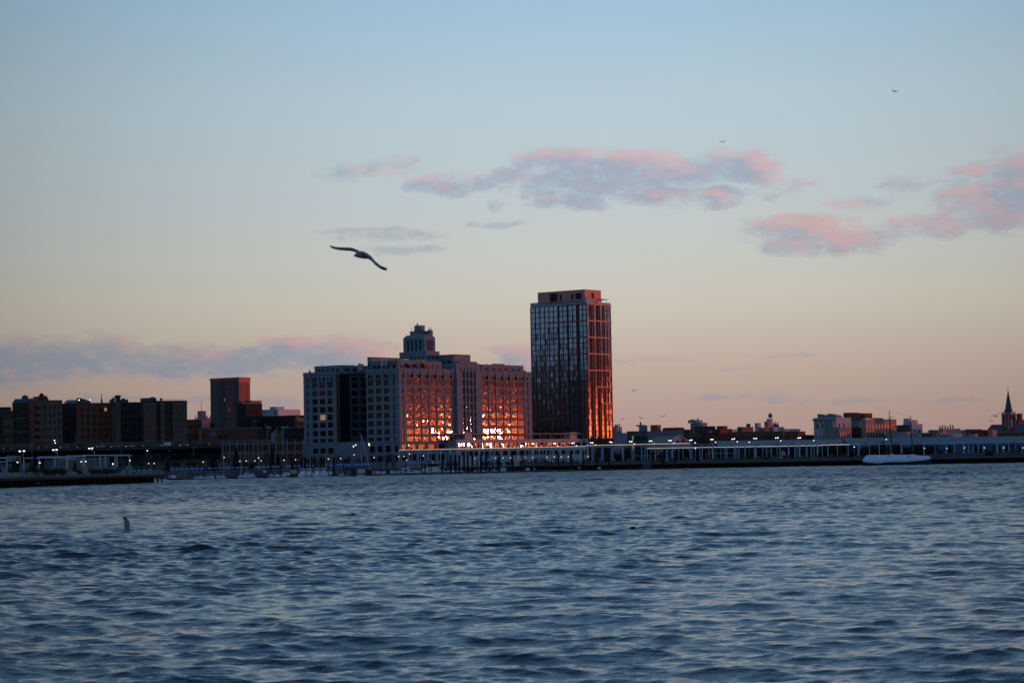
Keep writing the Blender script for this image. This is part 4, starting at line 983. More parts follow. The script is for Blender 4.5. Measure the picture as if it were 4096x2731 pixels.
# ---------------------------------------------------------------- low houses across the right half
RIGHT = []
def right_town():
    GP = mat('pink_grey_render', (.32, .3, .32), .85, var=.08); GB = GREYB; TAN = mat('tan_render', (.33, .27, .22), .85, var=.1); RB = brick('brick_rust', (.2, .07, .05)); DG = mat('charcoal_cladding', (.06, .068, .08), .7, var=.15)
    WG = mat('white_grey_render', (.4, .43, .45), .8, var=.07); BR = mat('brown_cladding', (.2, .1, .07), .7, var=.1)
    H = house; N = 'town_house'; C = 'house'
    r, B, a, b, h = H(N, 'pale stepped rendered house right against the glass tower', C, 2466, 1709, 2446, 2488, 1800, GP, R_=(3, 5), L_=(1, 4), fr=(.3, .3), glass=GLASSF)
    m = MB()
    for k in range(3): m.tube((1 + k * 1.6, 2, B.O.z), (1 + k * 1.6, 2, B.O.z + 2.2), .45, n=7)
    m.tube((b * .95, 2, B.O.z), (b * .95, 2, B.O.z + 3), .4, n=6); m.build('roof_vent', DG, r)
    H(N, 'low pale wing stepping down right of the stepped house by the glass tower', C, 2486, 1734, 2484, 2508, 1795, GP, R_=(3, 2), fr=(.3, .3), glass=GLASSF)
    H(N, 'long dark low house with a glazed upper gallery', C, 2524, 1727, 2508, 2592, 1830, DG, R_=(7, 3), fr=(.6, .5), lit=.03)
    r, B, a, b, h = H(N, 'blue grey cube house with a lidded roof box and one stub chimney', C, 2575, 1704, 2556, 2590, 1880, GB, R_=(2, 3), fr=(.2, .2)); roofbox(r, B, 1, 3, 6, 5, .9, BR); chimney_on(r, B, 3, 5, .9, 3.2)
    H(N, 'box house with brown timber side beside the blue grey cube', C, 2628, 1702, 2602, 2644, 1870, BR, R_=(0, 0), L_=(4, 1), fr=(.8, .35), glass=GLASST)
    H(N, 'long windowless blue grey workshop with small square windows', 'building', 2716, 1724, 2590, 2732, 1800, GB, R_=(1, 1), L_=(4, 1), fr=(.22, .3), glass=GLASSF)
    H(N, 'low dark house with strip windows above the long blue grey workshop', C, 2690, 1714, 2650, 2700, 1900, DG, R_=(1, 2), L_=(4, 2), fr=(.5, .4))
    H(N, 'dark brick flat-roofed house left of the flagpole house', C, 2708, 1712, 2706, 2737, 1920, BRICKS[2], R_=(0, 0))
    H(N, 'grey brick row with short window bands left of the flagpole house', C, 2740, 1720, 2732, 2768, 1850, DG, R_=(3, 4), fr=(.4, .5), glass=GLASSF)
    r, B, a, b, h = H(N, 'tall blue grey house flying a flag with brick chimneys', C, 2790, 1693, 2762, 2829, 1900, GB, R_=(3, 4), L_=(2, 4), fr=(.26, .4)); chimney_on(r, B, 1.2, 4, .9, 3.); roofbox(r, B, b * .5, 3, 5, 5, 2.6, WG); chimney_on(r, B, b * .6, 5, .8, 4)
    H(N, 'grey brick house with three rows of glowing orange windows', C, 2831, 1707, 2829, 2862, 1840, BRICKS[2], R_=(3, 4), fr=(.42, .6), glass=GLASSF)
    H(N, 'low brick house with two shop-like orange windows', C, 2862, 1742, 2860, 2884, 1835, RB, R_=(2, 1), fr=(.4, .6), glass=GLASSF)
    H(N, 'brown brick house front with orange windows below the flagpole house', C, 2766, 1733, 2764, 2829, 1830, BRICKS[1], R_=(7, 2), fr=(.4, .6), glass=GLASSF)
    H(N, 'plain rust brick party wall stepping down towards the water tank', C, 2880, 1718, 2862, 2928, 1850, RB)
    H(N, 'taller rust brick house behind the plain brick party wall', C, 2892, 1706, 2868, 2910, 1900, RB, L_=(2, 2), fr=(.3, .3))
    H(N, 'white low extension right of the rust brick party wall', C, 2926, 1720, 2914, 2952, 1890, WG, R_=(3, 1), fr=(.2, .4))
    r, B, a, b, h = H(N, 'dark grey flat house with a square brick chimney', C, 2962, 1710, 2950, 3014, 1910, DG, R_=(8, 2), fr=(.3, .3)); chimney_on(r, B, b * .9, 3, 2.4, 3.2)
    H(N, 'long brown brick terrace with rows of narrow dark windows', C, 3045, 1728, 2926, 3222, 1820, BRICKS[1], R_=(22, 2), L_=(10, 2), fr=(.4, .6))
    H(N, 'lower red brick shed roofed house below the long terrace', C, 2974, 1752, 2966, 3062, 1790, RB, R_=(2, 1), fr=(.2, .3))
    r, B, a, b, h = H(N, 'white gridded roof cube on the terrace skyline', C, 3032, 1694, 3023, 3044, 1900, WG, R_=(2, 2), L_=(2, 2), fr=(.85, .85), glass=mat('white_panel', (.5, .54, .58), .5, var=.05), zlow=22)
    H(N, 'pink lit brick house left of the water tank house', C, 3046, 1712, 3040, 3088, 1870, brick('brick_pink', (.24, .14, .12)), R_=(4, 1), fr=(.3, .4))
    r, B, a, b, h = H(N, 'narrow pale tower house carrying a conical-roofed water tank', C, 3079, 1678, 3070, 3091, 1950, GP, R_=(1, 3), L_=(1, 2), fr=(.25, .35))
    H(N, 'grey block joined to the left of the water tank house', C, 3070, 1688, 3058, 3073, 1945, GB)
    H(N, 'white rendered low house right of the water tank house', C, 3096, 1710, 3088, 3136, 1880, WG, R_=(4, 1), fr=(.2, .45)); H(N, 'small pink wing at the end of the white rendered low house', C, 3134, 1717, 3128, 3152, 1870, GP, R_=(2, 1), fr=(.3, .4))
    H(N, 'pale blue flat house beyond the long terrace end', C, 3166, 1718, 3158, 3202, 1890, WG, R_=(5, 1), fr=(.25, .5))
    H(N, 'dark low shed between the long terrace and the white apartment cluster', C, 3222, 1742, 3206, 3270, 1800, BRICKS[2])
    # water tank
    v = at(3079, 1677, 1952); t = thing('water_tank', 'grey wooden rooftop water tank with pointed roof on the narrow tower house', 'water tank', (v.x + 1, v.y + 5, v.z + .8), kind='thing')
    m = MB()
    for k in range(6):
        an = k * math.pi / 3; m.tube((1.3 * math.cos(an), 1.3 * math.sin(an), -.1), (1.3 * math.cos(an), 1.3 * math.sin(an), .6), .12, n=4)
    m.build('stand', BLACK, t); m = MB(); m.lathe([(1.55, .6), (1.6, 3.2)], n=14); m.build('tank', mat('tank_staves', (.2, .2, .21), .8, var=.2, scale=3), t)
    m = MB(); m.lathe([(1.75, 3.2), (.08, 4.6)], n=14); m.build('tank_cover', SLATE, t)
    # triple dark spires
    for i, px in enumerate((3097, 3104, 3112)):
        v = loc(px, 24, 2150); zt = zof(px, 1684 - (i == 0) * 0, 2150); t = thing('church_spire', f'small dark pointed spire behind the water tank house, {["nearest to the tank", "middle of the three", "farthest from the tank"][i]}', 'spire', (v.x, v.y, 0), group='three dark spires')
        m = MB(); m.box(-1., 1., -1., 1., 15, zt - 5.2); m.build('tower', BRICKS[2], t); m = MB(); m.lathe([(1.3, zt - 5.2), (.7, zt - 2.6), (.05, zt)], n=8); m.build('spire', SLATE, t)
    # white apartment cluster
    A = 'apartment_block'; K = 'building'
    r, B, a, b, h = H(A, 'grey white apartment block with tall columns and slanted roof canopies', K, 3345, 1672, 3255, 3405, 1780, WG, R_=(3, 3), L_=(4, 3), fr=(.28, .5), glass=GLASSF)
    m = MB()
    for k in range(5): m.tube((-.8, a * (.12 + .2 * k), B.O.z - 12), (-.8, a * (.12 + .2 * k), B.O.z - 1.4), .3, n=6)
    m.build('column', FRAMEW, r); m = MB(); m.box(-1.2, 0, 0, a + .5, B.O.z - 1.6, B.O.z - .2); m.build('roof_canopy', GREYB, r)
    m = MB(); m.T = Matrix.Identity(4); q = [(0, B.O.z), (0, B.O.z + 2.6)]
    m.add([(2, a * .05, B.O.z), (2, a * .45, B.O.z), (2, a * .45, B.O.z + 3.6), (2, a * .05, B.O.z + 2.0), (10, a * .05, B.O.z), (10, a * .45, B.O.z), (10, a * .45, B.O.z + 3.6), (10, a * .05, B.O.z + 2.)], [(0, 1, 2, 3), (7, 6, 5, 4), (0, 3, 7, 4), (3, 2, 6, 7), (2, 1, 5, 6)])
    m.add([(3, a * .5, B.O.z), (3, a * .92, B.O.z), (3, a * .92, B.O.z + 3.6), (3, a * .5, B.O.z + 2.0), (10, a * .5, B.O.z), (10, a * .92, B.O.z), (10, a * .92, B.O.z + 3.6), (10, a * .5, B.O.z + 2.)], [(0, 1, 2, 3), (7, 6, 5, 4), (0, 3, 7, 4), (3, 2, 6, 7), (2, 1, 5, 6)])
    m.T = None; m.build('slanted_roof', GREYB, r)
    H(A, 'blank tan wall block in front of the columned white apartments', K, 3357, 1711, 3298, 3404, 1745, TAN if 0 else mat('grey_tan_render', (.24, .235, .22), .85, var=.06), R_=(4, 3), fr=(.5, .4), glass=GLASSF)
    m_, B_, a_, b_, h_ = H(A, 'tall blank tan stair block among the white apartments', K, 3331, 1686, 3297, 3333, 1752, mat('grey_tan_render', (0, 0, 0)), R_=(1, 3), fr=(.3, .3), glass=GLASSF)
    H(A, 'low tan wing with two window columns left of the blank tan wall', K, 3300, 1716, 3256, 3302, 1756, WG, L_=(3, 2), fr=(.25, .5))
    v = at(3392, 1668, 1900); t = thing('brick_chimney', 'square flared chimney standing behind the white apartment cluster', 'chimney', (v.x, v.y, 0), B.yaw); zt = zof(3392, 1650, 1900)
    m = MB(); m.box(-1.3, 1.3, -1.3, 1.3, 3, zt - 1); m.build('shaft', BRICKS[1], t); m = MB(); m.loft([[(-1.3, -1.3, zt - 1), (1.3, -1.3, zt - 1), (1.3, 1.3, zt - 1), (-1.3, 1.3, zt - 1)], [(-1.8, -1.8, zt), (1.8, -1.8, zt), (1.8, 1.8, zt), (-1.8, 1.8, zt)]]); m.build('cap', BRICKS[2], t)
    H(A, 'red brick school-like block with a row of small glowing windows', K, 3404, 1712, 3402, 3466, 1830, RB, R_=(9, 2), fr=(.3, .45), glass=GLASSF)
    H(A, 'grey flat block between the white cluster and the tan office block', K, 3440, 1680, 3402, 3466, 1860, GB, R_=(2, 3), L_=(2, 3), fr=(.25, .4))
    r, B, a, b, h = H(A, 'tan office block with a grid of glowing orange windows', K, 3462, 1679, 3446, 3586, 1800, TAN, R_=(10, 4), fr=(.55, .55), glass=GLASSF, mg=.02)
    roofbox(r, B, 2, 12, 11, 8, 5.6, BRICKS[1]); roofbox(r, B, b * .36, 10, 11, 9, 5.2, BRICKS[1]); roofbox(r, B, b * .62, 8, 12, 7, 1.6, BRICKS[1])
    m = MB(); m.box(1, 8, .6, 2.6, B.O.z, B.O.z + 1.2); m.box(9, 13, .8, 2.6, B.O.z, B.O.z + 1.); m.build('skylight', WHITE, r)
    H(A, 'stepped cream apartment house, top storey set back, beside the schooner mast', K, 3646, 1698, 3612, 3690, 1850, WG, R_=(2, 3), L_=(3, 3), fr=(.25, .4))
    r, B, a, b, h = H(A, 'upper cream storey rising over the stepped apartment house', K, 3640, 1682, 3614, 3671, 1870, WG, R_=(2, 1), L_=(2, 1), fr=(.3, .4), zlow=26); roofbox(r, B, 1, 2, 5, 4, 1.6, GREYP)
    H(A, 'low grey terrace block right of the tan office block', K, 3640, 1702, 3585, 3646, 1840, DG, L_=(7, 3), fr=(.4, .5))
    H(A, 'pink rendered low block at the foot of the stepped cream house', K, 3600, 1729, 3598, 3672, 1800, GP, R_=(6, 1), fr=(.2, .2))
    # low clutter to the church
    data = [(3700, 1734, 3690, 3730, DG, 'dark low shed right of the stepped cream house'), (3728, 1722, 3722, 3756, mat('brown_grey_render', (.2, .17, .16), .9, var=.1), 'brown grey flat house with one blue window'), (3760, 1733, 3756, 3796, TAN, 'tan flat house with a warm lit upstand'), (3842, 1722, 3786, 3874, WG, 'long pale two-storey house with a balcony slot'), (3862, 1730, 3850, 3876, TAN, 'small yellowish house end beside the long pale house'),
            (3876, 1719, 3870, 3928, BRICKS[1], 'brown brick flat house with tall pipes'), (3900, 1737, 3872, 3912, GP, 'pink low garage front below the brown brick house'), (3930, 1722, 3924, 3972, RB, 'dark rust brick house left of the church roof'), (3970, 1722, 3966, 3988, TAN, 'narrow yellow gable end touching the church roof'), (3800, 1738, 3794, 3850, GP, 'pink lit low shed front among the pale houses')]
    for (pc, pt, pl, pr, mt, lb) in data: H(N, lb, C, pc, pt, pl, pr, 1800 - (pt > 1730) * 40, mt, R_=(3, 1), fr=(.2, .3), glass=GLASS)
    r, B, a, b, h = H(N, 'blue grey raised roof house with a row of chimney pots', C, 3770, 1716, 3762, 3842, 1850, GB)
    for k in range(6): chimney_on(r, B, 2 + k * (b - 4) / 6, 3, .7, R.uniform(1.2, 3.4))
    # church
    D = 1840; c = at(4036, 1700, D); t = thing('church', 'red brick church with a long slate nave and a tall dark spire', 'church', (c.x, c.y, 0), rad(28), kind='thing')
    z_t, z_s, z_tip, z_x = c.z, zof(4036, 1659, D), zof(4029, 1560, D), zof(4029, 1546, D); hw = mm(17.5, D)
    m = MB(); m.box(-hw, hw, -hw, hw, 3, z_s - .3); m.build('tower', RB, t)
    for (sx, sy) in ((-1, -1), (1, -1), (1, 1), (-1, 1)):
        m = MB(); m.box(sx * hw - .5, sx * hw + .5, sy * hw - .5, sy * hw + .5, z_t - 6, z_s + .6); m.lathe([(.6, z_s + .6), (.02, z_s + 3.4)], (sx * hw, sy * hw, 0), 6); m.build('pinnacle', CONC_D, t)
    for (rz, nm) in ((0, 0), (-math.pi / 2, 1)):
        m = MB(); m.T = Matrix.Rotation(rz, 4, 'Z'); y = -hw - .06
        m.box(-1.1, 1.1, y, y + .05, z_t - 1.5, z_t + 3.4); m.add([(1.1 * math.cos(q), y, z_t + 3.4 + 1.5 * math.sin(q)) for q in np.linspace(0, math.pi, 9)], [tuple(range(9))]); m.build('arched_window', mat('verdigris_louvre', (.12, .24, .24), .6, var=.1), t)
        m = MB(); m.T = Matrix.Rotation(rz, 4, 'Z'); m.add([(-hw, y - .1, z_s - .2), (hw, y - .1, z_s - .2), (0, y - .1, z_s + 4.2), (-hw * .9, y + 1.5, z_s - .2), (hw * .9, y + 1.5, z_s - .2), (0, y + 1.5, z_s + 4.2)], [(0, 1, 2), (5, 4, 3), (0, 2, 5, 3), (1, 4, 5, 2)]); m.build('gable', RB, t)
        m = MB(); m.T = Matrix.Rotation(rz, 4, 'Z'); m.add([(1. * math.cos(q), y - .18, z_s + 1.2 + 1. * math.sin(q)) for q in np.linspace(0, 2 * math.pi, 14, endpoint=False)], [tuple(range(14))]); m.build('clock_face', WHITE, t)
    m = MB(); m.lathe([(hw * 1.02, z_s - .2), (hw * .62, z_s + (z_tip - z_s) * .4), (.12, z_tip)], (0, 0, 0), 8); m.build('spire', SLATE, t)
    m = MB(); m.tube((0, 0, z_tip - .3), (0, 0, z_x), .12, n=5); m.tube((-.75, 0, z_x - .9), (.75, 0, z_x - .9), .11, n=5); m.build('cross', BLACK, t)
    v0 = at(3968, 1697, D + 10); inv = (Matrix.Translation(t.location) @ Matrix.Rotation(rad(28), 4, 'Z')).inverted()
    def W(px, py, d): return inv @ at(px, py, d)
    zr, ze = zof(3968, 1698, D + 10), 12.
    ra, rb = W(3966, 1698, D + 6), W(4110, 1698, D + 12); ea, eb = W(3938, 1726, D - 8), W(4120, 1726, D - 10); fa, fb = W(3946, 1722, D + 22), W(4130, 1722, D + 30)
    for p in (ra, rb): p.z = zr
    m = MB(); lo = 8.
    ea.z = eb.z = fa.z = fb.z = zr - 6.5
    m.add([ra, rb, eb, ea, fa, fb], [(3, 2, 1, 0), (4, 0, 1, 5)]); m.build('nave_roof', SLATE, t)
    m = MB(); g = lambda p: Vector((p.x, p.y, 3)); m.add([ea, eb, g(eb), g(ea), fa, g(fa), ra, fb, g(fb)], [(0, 3, 2, 1), (0, 6, 4, 5, 3), (1, 2, 8, 7), (4, 7, 8, 5)]); m.build('nave_wall', RB, t)
    r, B, a, b, h = H('brick_chimney_block', 'tall reddish block with balconies just behind the church tower', 'building', 4080, 1656, 4066, 4090, 1960, RB, R_=(1, 2), fr=(.2, .3)); H('brick_chimney_block', 'lower reddish block with lit balconies right of the church tower', 'building', 4076, 1681, 4052, 4099, 1930, RB, R_=(2, 4), L_=(2, 4), fr=(.4, .5), glass=GLASSF)
    # flag
    v = at(2772, 1692, 1896); t = thing('flagpole', 'roof flagpole with the striped flag blowing to the left', 'flagpole', (v.x, v.y, v.z - 3), kind='thing')
    m = MB(); zt = zof(2772, 1676, 1896) - v.z + 3; m.tube((0, 0, 0), (0, 0, zt), .09, .06, 6); m.lathe([(.02, 0), (.14, .14), (.02, .28)], (0, 0, zt), 6); m.build('pole', GREYP, t)
    FR, FW, FBL = mat('flag_red', (.35, .03, .04), .8, var=0), mat('flag_white', (.6, .6, .6), .8, var=0), mat('flag_blue', (.03, .04, .13), .8, var=0)
    m = MB(); nx = 16; fh, fw = 2.4, 3.9
    for j in range(13):
        for i in range(nx):
            def pt(u, w): return (-u * fw, .25 * math.sin(u * 7) * u + .12 * u, zt - .25 - w * fh - .45 * u + .12 * math.sin(u * 6))
            mi = 2 if (i < 6 and j < 7) else (0 if j % 2 == 0 else 1)
            m.quad(pt(i / nx, j / 13), pt((i + 1) / nx, j / 13), pt((i + 1) / nx, (j + 1) / 13), pt(i / nx, (j + 1) / 13), mi)
    m.build('flag', [FR, FW, FBL], t)
    # gabled pier shed and long warehouse roofs
    D = 1640; t = thing('gabled_shed', 'low gabled shed with pale pink timber gable and grey roof', 'building', (0, 0, 0), kind='thing')
    A0, A1, A2 = at(2685, 1768, D - 14), at(2715, 1741, D - 8), at(2757, 1768, D); Bk = at(2590, 1768, D + 60)
    off = Vector((Bk.x - A0.x, 70, 0)); t.location = (A1.x, A1.y, 0); A0, A1, A2 = [p - t.location for p in (A0, A1, A2)]
    m = MB(); m.add([A0, A1, A2, Vector((A2.x, A2.y, 3)), Vector((A0.x, A0.y, 3))], [(0, 4, 3, 2, 1)]); m.add([A1, A2, A2 + off, A1 + off, A0, A0 + off], [(0, 1, 2, 3), (4, 0, 3, 5)], 1)
    m.add([A0, A0 + off, Vector((A0.x + off.x, A0.y + off.y, 3)), Vector((A0.x, A0.y, 3))], [(0, 1, 2, 3)], 0); m.build('wall', [GP, mat('shed_roof_grey', (.15, .165, .18), .7, var=.15)], t)
    m = MB(); ov = Vector((0, -.7, .25))
    for (p, q) in ((A0 - Vector((1, 0, .4)), A1), (A1, A2 + Vector((1, 0, -.4)))): m.tube(p + ov, q + ov, .45, n=4)
    m.build('barge_board', PINKW, t)
    for f in (.36, .62):
        w = A0.lerp(A2, f); m = MB(); m.box(w.x - .8, w.x + .8, w.y - .5, w.y - .42, A0.z - .3, A0.z + 1.4); m.build('window', GLASSF, t)
    ROOF = mat('warehouse_roof', (.13, .15, .175), .6, var=.2, scale=.15); BLUEW = mat('warehouse_blue_wall', (.05, .095, .17), .7, var=.15, scale=.2)
    for (lab, p0, p1, y0, y1, D0, D1, e0) in (('long grey corrugated pier warehouse with blue walls under the church', 3375, 4200, 1752, 1742, 1560, 1500, 25), ('grey-roofed warehouse stretching below the white apartment cluster', 2860, 3372, 1763, 1756, 1620, 1580, 20)):
        a, b = at(p0, y0, D0 + 30), at(p1, y1, D1 + 30); t = thing('pier_warehouse', lab, 'warehouse', (a.x, a.y, 0), kind='thing')
        d = b - a; a0 = Vector((0, 0, a.z)); b0 = Vector((d.x, d.y, b.z)); zeave = zof(p1, y1 + e0, D1)
        f0, f1 = Vector((0, -30, zeave)), Vector((d.x, d.y - 30, zeave)); k0, k1 = Vector((0, 30, zeave)), Vector((d.x, d.y + 30, zeave))
        m = MB(); m.add([f0, f1, b0, a0, k1, k0], [(0, 1, 2, 3), (3, 2, 4, 5)]); n = 46
        for i in range(n):
            u = i / n; m.tube(f0.lerp(f1, u) + Vector((0, 0, .06)), a0.lerp(b0, u) + Vector((0, 0, .06)), .12, n=3, caps=False)
        m.build('roof', ROOF, t)
        m = MB(); g = lambda p: Vector((p.x, p.y, 3)); m.add([f0, g(f0), g(f1), f1, a0, k0, g(k0), b0, k1, g(k1)], [(0, 1, 2, 3), (0, 4, 5, 6, 1), (3, 2, 9, 8, 7)]); m.build('wall', BLUEW if p0 > 3000 else DARKC, t)
        for i in range(9 if p0 > 3000 else 0):
            u = (i + .3 * R.random() + .2) / 9.2; p = f0.lerp(f1, u); w = f0.lerp(f1, u + .045); m = MB(); o = Vector((0, -.06, 0)); zt = zeave - 1.8
            m.add([Vector((p.x, p.y, 3)) + o, Vector((w.x, w.y, 3)) + o, Vector((w.x, w.y, zt)) + o, Vector((p.x, p.y, zt)) + o], [(0, 1, 2, 3)]); m.build('loading_door', DARKC, t)
right_town()
# ================================================================ shoreline: embankment, promenade, highway
PROM_Z = 2.7
def shore():
    # ground between the promenade and the first buildings
    EARTH = mat('bare_earth', (.045, .04, .034), .95, var=.4, scale=.3)
    mb = MB(); xs = np.linspace(-330, -100, 40); rows = []
    for y, z in ((1225, 2.6), (1240, 3.2), (1300, 6.5), (1360, 9.5), (1440, 10.5)):
        rows.append([(x * y / 1300., y, z if z < 3 else z * (.75 + .25 * math.sin(x * .05 + y * .02)) * min(1, max(.25, (-101 - x) / 22.)) + (.4 if y > 1230 else 0)) for x in xs])
    mb.loft(rows, closed=False, caps=False); mb.quad((-350, 1438, 2.9), (-60, 1438, 2.9), (-60, 1445, 2.9), (-350, 1445, 2.9))
    tag(mb.build('embankment', EARTH, smooth=True), 'dark planted slope rising from the promenade to the highway', 'embankment', kind='structure')
    mb = MB(); mb.prism([(-330, 1190), (-85, 1195), (-70, 1330), (20, 1345), (320, 1330), (600, 1330), (900, 1500), (900, 1700), (-420, 1700)], -1, PROM_Z)
    tag(mb.build('promenade', mat('promenade_paving', (.11, .11, .115), .9, var=.25, scale=.4)), 'grey waterside promenade paving behind the marina', 'promenade', kind='structure')
    # elevated highway on the bluff
    mb = MB(); mb.box(-420, -128, 1434, 1452, 17.0, 18.2); tag(mb.build('road', mat('asphalt', (.045, .045, .05), .95, var=.25)), 'elevated highway deck running below the brick apartment houses', 'road', kind='structure')
    t = thing('highway_parapet', 'low dark parapet along the edge of the elevated highway', 'parapet', (-274, 1434, 0), kind='thing')
    m = MB(); m.box(-146, 146, -.3, -.01, 16.8, 18.9); m.build('parapet_wall', DARKC, t)
    m = MB()
    for k in range(60): m.tube((-146 + k * 4.95, -.15, 18.9), (-146 + k * 4.95, -.15, 19.4), .05, n=4)
    m.tube((-146, -.15, 19.4), (146, -.15, 19.4), .06, n=4); m.build('railing', BLACK, t)
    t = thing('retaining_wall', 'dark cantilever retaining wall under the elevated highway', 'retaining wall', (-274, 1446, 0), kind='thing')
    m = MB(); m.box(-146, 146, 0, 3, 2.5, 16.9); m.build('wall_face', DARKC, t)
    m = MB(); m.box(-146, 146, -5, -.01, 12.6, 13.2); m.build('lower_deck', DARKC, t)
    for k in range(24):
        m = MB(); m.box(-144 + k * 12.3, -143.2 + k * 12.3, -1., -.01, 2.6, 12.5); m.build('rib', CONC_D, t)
    # the street wall behind the cars
    t = thing('street_wall', 'brown brick garden wall at the foot of the apartment houses', 'wall', (-270, 1478, 0), kind='thing')
    m = MB(); m.box(-145, 130, 0, 1, 18, 21.6); m.build('wall_face', BRICKS[1], t); m = MB(); m.box(-145, 130, -.15, 1.1, 21.6, 21.9); m.build('coping', CONC_D, t)
shore()
# ---------------------------------------------------------------- vehicles on the highway
def vehicles():
    TYRE = mat('tyre_rubber', (.015, .015, .015), .9, var=0); HEAD = mat('headlight_glow', (.9, .9, .9), .4, var=0, emit=(1, .95, .85), es=7); TAIL = mat('taillight_glow', (.4, .02, .02), .4, var=0, emit=(1, .1, .05), es=2.5)
    COLS = {'white': (.62, .64, .66), 'silver': (.34, .36, .38), 'grey': (.16, .17, .18), 'black': (.02, .021, .024), 'dark red': (.16, .018, .02), 'dark blue': (.03, .045, .09)}
    PROF = {'car': (4.5, [(0, .35), (0, .78), (.9, .92), (1.5, 1.02)], [(1.2, .95), (1.85, 1.42), (3.1, 1.44), (3.9, 1.0)], [(4.4, .92), (4.5, .7), (4.5, .35)]),
            'suv': (4.8, [(0, .4), (0, 1.0), (1.0, 1.12), (1.3, 1.16)], [(1.1, 1.1), (1.8, 1.72), (4.3, 1.76), (4.7, 1.14)], [(4.78, 1.1), (4.8, .4)]),
            'van': (6.4, [(0, .45), (0, 1.1), (.9, 1.3)], [(.85, 1.28), (1.9, 2.55), (6.3, 2.7), (6.4, 1.3)], [(6.4, 1.2), (6.4, .45)])}
    def car(px, kind, colr, label, D, head=-1, lit=True, z=18.2):
        L, f, top, bk = PROF[kind]; v = loc(px, z, D); t = thing('parked_van' if kind == 'van' else 'car', label, 'van' if kind == 'van' else 'car', (v.x, v.y, z), math.pi if head > 0 else 0, 'vehicles on the elevated highway'); w = .95 if kind != 'van' else 1.05
        paint = mat('paint_' + colr.replace(' ', '_'), COLS[colr], .3, var=.05)
        pts = [(x - L / 2, zz) for x, zz in f + ([top[1], top[2], top[3]] if kind == 'van' else [(top[0][0] + .1, top[0][1]), (top[3][0], top[3][1])]) + bk]
        m = MB(); m.prism_y(pts, -w, w); m.build('body', paint, t)
        if kind != 'van':
            tp = [(x - L / 2, zz) for x, zz in top]; m = MB(); m.prism_y([(tp[0][0], tp[0][1] - .02), (tp[1][0], tp[1][1] - .1), (tp[2][0], tp[2][1] - .1), (tp[3][0], tp[3][1] - .02)], -w + .1, w - .1); m.build('side_window', GLASS, t)
            m = MB(); m.prism_y([(tp[1][0] - .1, tp[1][1] - .12), (tp[1][0] + .2, tp[1][1] + .02), (tp[2][0] - .2, tp[2][1] + .02), (tp[2][0] + .1, tp[2][1] - .12)], -w + .06, w - .06)
            for q in (.5,): xm = tp[1][0] * (1 - q) + tp[2][0] * q; m.box(xm - .07, xm + .07, -w + .05, w - .05, tp[0][1] - .05, tp[1][1])
            m.build('roof', paint, t)
        else:
            m = MB(); m.prism_y([(1.05 - L / 2, 1.45), (1.85 - L / 2, 2.35), (2.7 - L / 2, 2.35), (2.7 - L / 2, 1.4)], -w - .02, w + .02); m.build('side_window', GLASS, t)
        for (x, y) in ((.95, -w), (L - 1.0, -w), (.95, w), (L - 1.0, w)):
            m = MB(); r = .34; s = .1 * (1 if y > 0 else -1); m.tube((x - L / 2, y - s * 2, r), (x - L / 2, y + s * .2, r), r, n=10); wl = m.build('wheel', TYRE, t)
            m = MB(); m.tube((x - L / 2, y + s * .2, r), (x - L / 2, y + s * .35, r), r * .6, n=8); m.build('rim', GREYP, wl)
        for s in (-.62, .62):
            m = MB(); m.box(-L / 2 - .06, -L / 2 + .12, s - .2, s + .2, .62, .82); m.box(-L / 2 - .02, -L / 2 + .3, s * 1.52 - .03, s * 1.52 + .03, .64, .8); m.build('headlight', HEAD if lit else FRAMEW, t)
            m = MB(); m.box(L / 2 - .1, L / 2 + .05, s - .16, s + .16, .7, .86); m.build('taillight', TAIL if lit else mat('taillight_off', (.2, .02, .02), .4, var=0), t)
    for (px, kind, c, D, head, lit, lab) in (
        (30, 'car', 'dark red', 1443, -1, True, 'dark red car nearest the photo edge on the highway'), (129, 'car', 'silver', 1446, 1, True, 'silver saloon below the bay-windowed brick house on the highway'), (170, 'car', 'black', 1443, -1, True, 'black saloon under the tall chimney on the highway'),
        (216, 'car', 'grey', 1446, 1, False, 'grey saloon right behind the double-headed pier lamp on the highway'), (257, 'car', 'silver', 1443, -1, True, 'silver saloon in front of the blackish recessed wing'), (279, 'car', 'dark blue', 1447, 1, False, 'dark blue saloon at the foot of the recessed blackish wing'),
        (326, 'suv', 'black', 1443, -1, True, 'black tall car left of the white one below the fire escape house'), (356, 'car', 'grey', 1446, 1, True, 'grey saloon just left of the white estate car'), (402, 'suv', 'white', 1443, -1, True, 'white estate car below the fire escape'),
        (461, 'suv', 'silver', 1443, -1, True, 'silver estate car below the capped chimney tower'), (519, 'suv', 'white', 1443, -1, True, 'white estate car with bright headlights below the blackish block'), (556, 'car', 'black', 1446, 1, True, 'black saloon showing red tail lamps right of the white estate car'),
        (581, 'suv', 'grey', 1448, -1, False, 'grey tall car left of the white van'), (617, 'car', 'silver', 1447, 1, False, 'small silver saloon just behind the white van'), (661, 'van', 'white', 1443, -1, False, 'large white delivery van on the elevated highway'),
        (736, 'suv', 'silver', 1443, -1, True, 'silver estate car with two bright headlights past the corner apartment house'), (823, 'suv', 'black', 1445, -1, True, 'black tall car near the end of the highway'), (873, 'car', 'grey', 1445, -1, True, 'grey saloon beside the first pale pilaster of the garage')):
        car(px, kind, c, lab, D, head, lit)
vehicles()
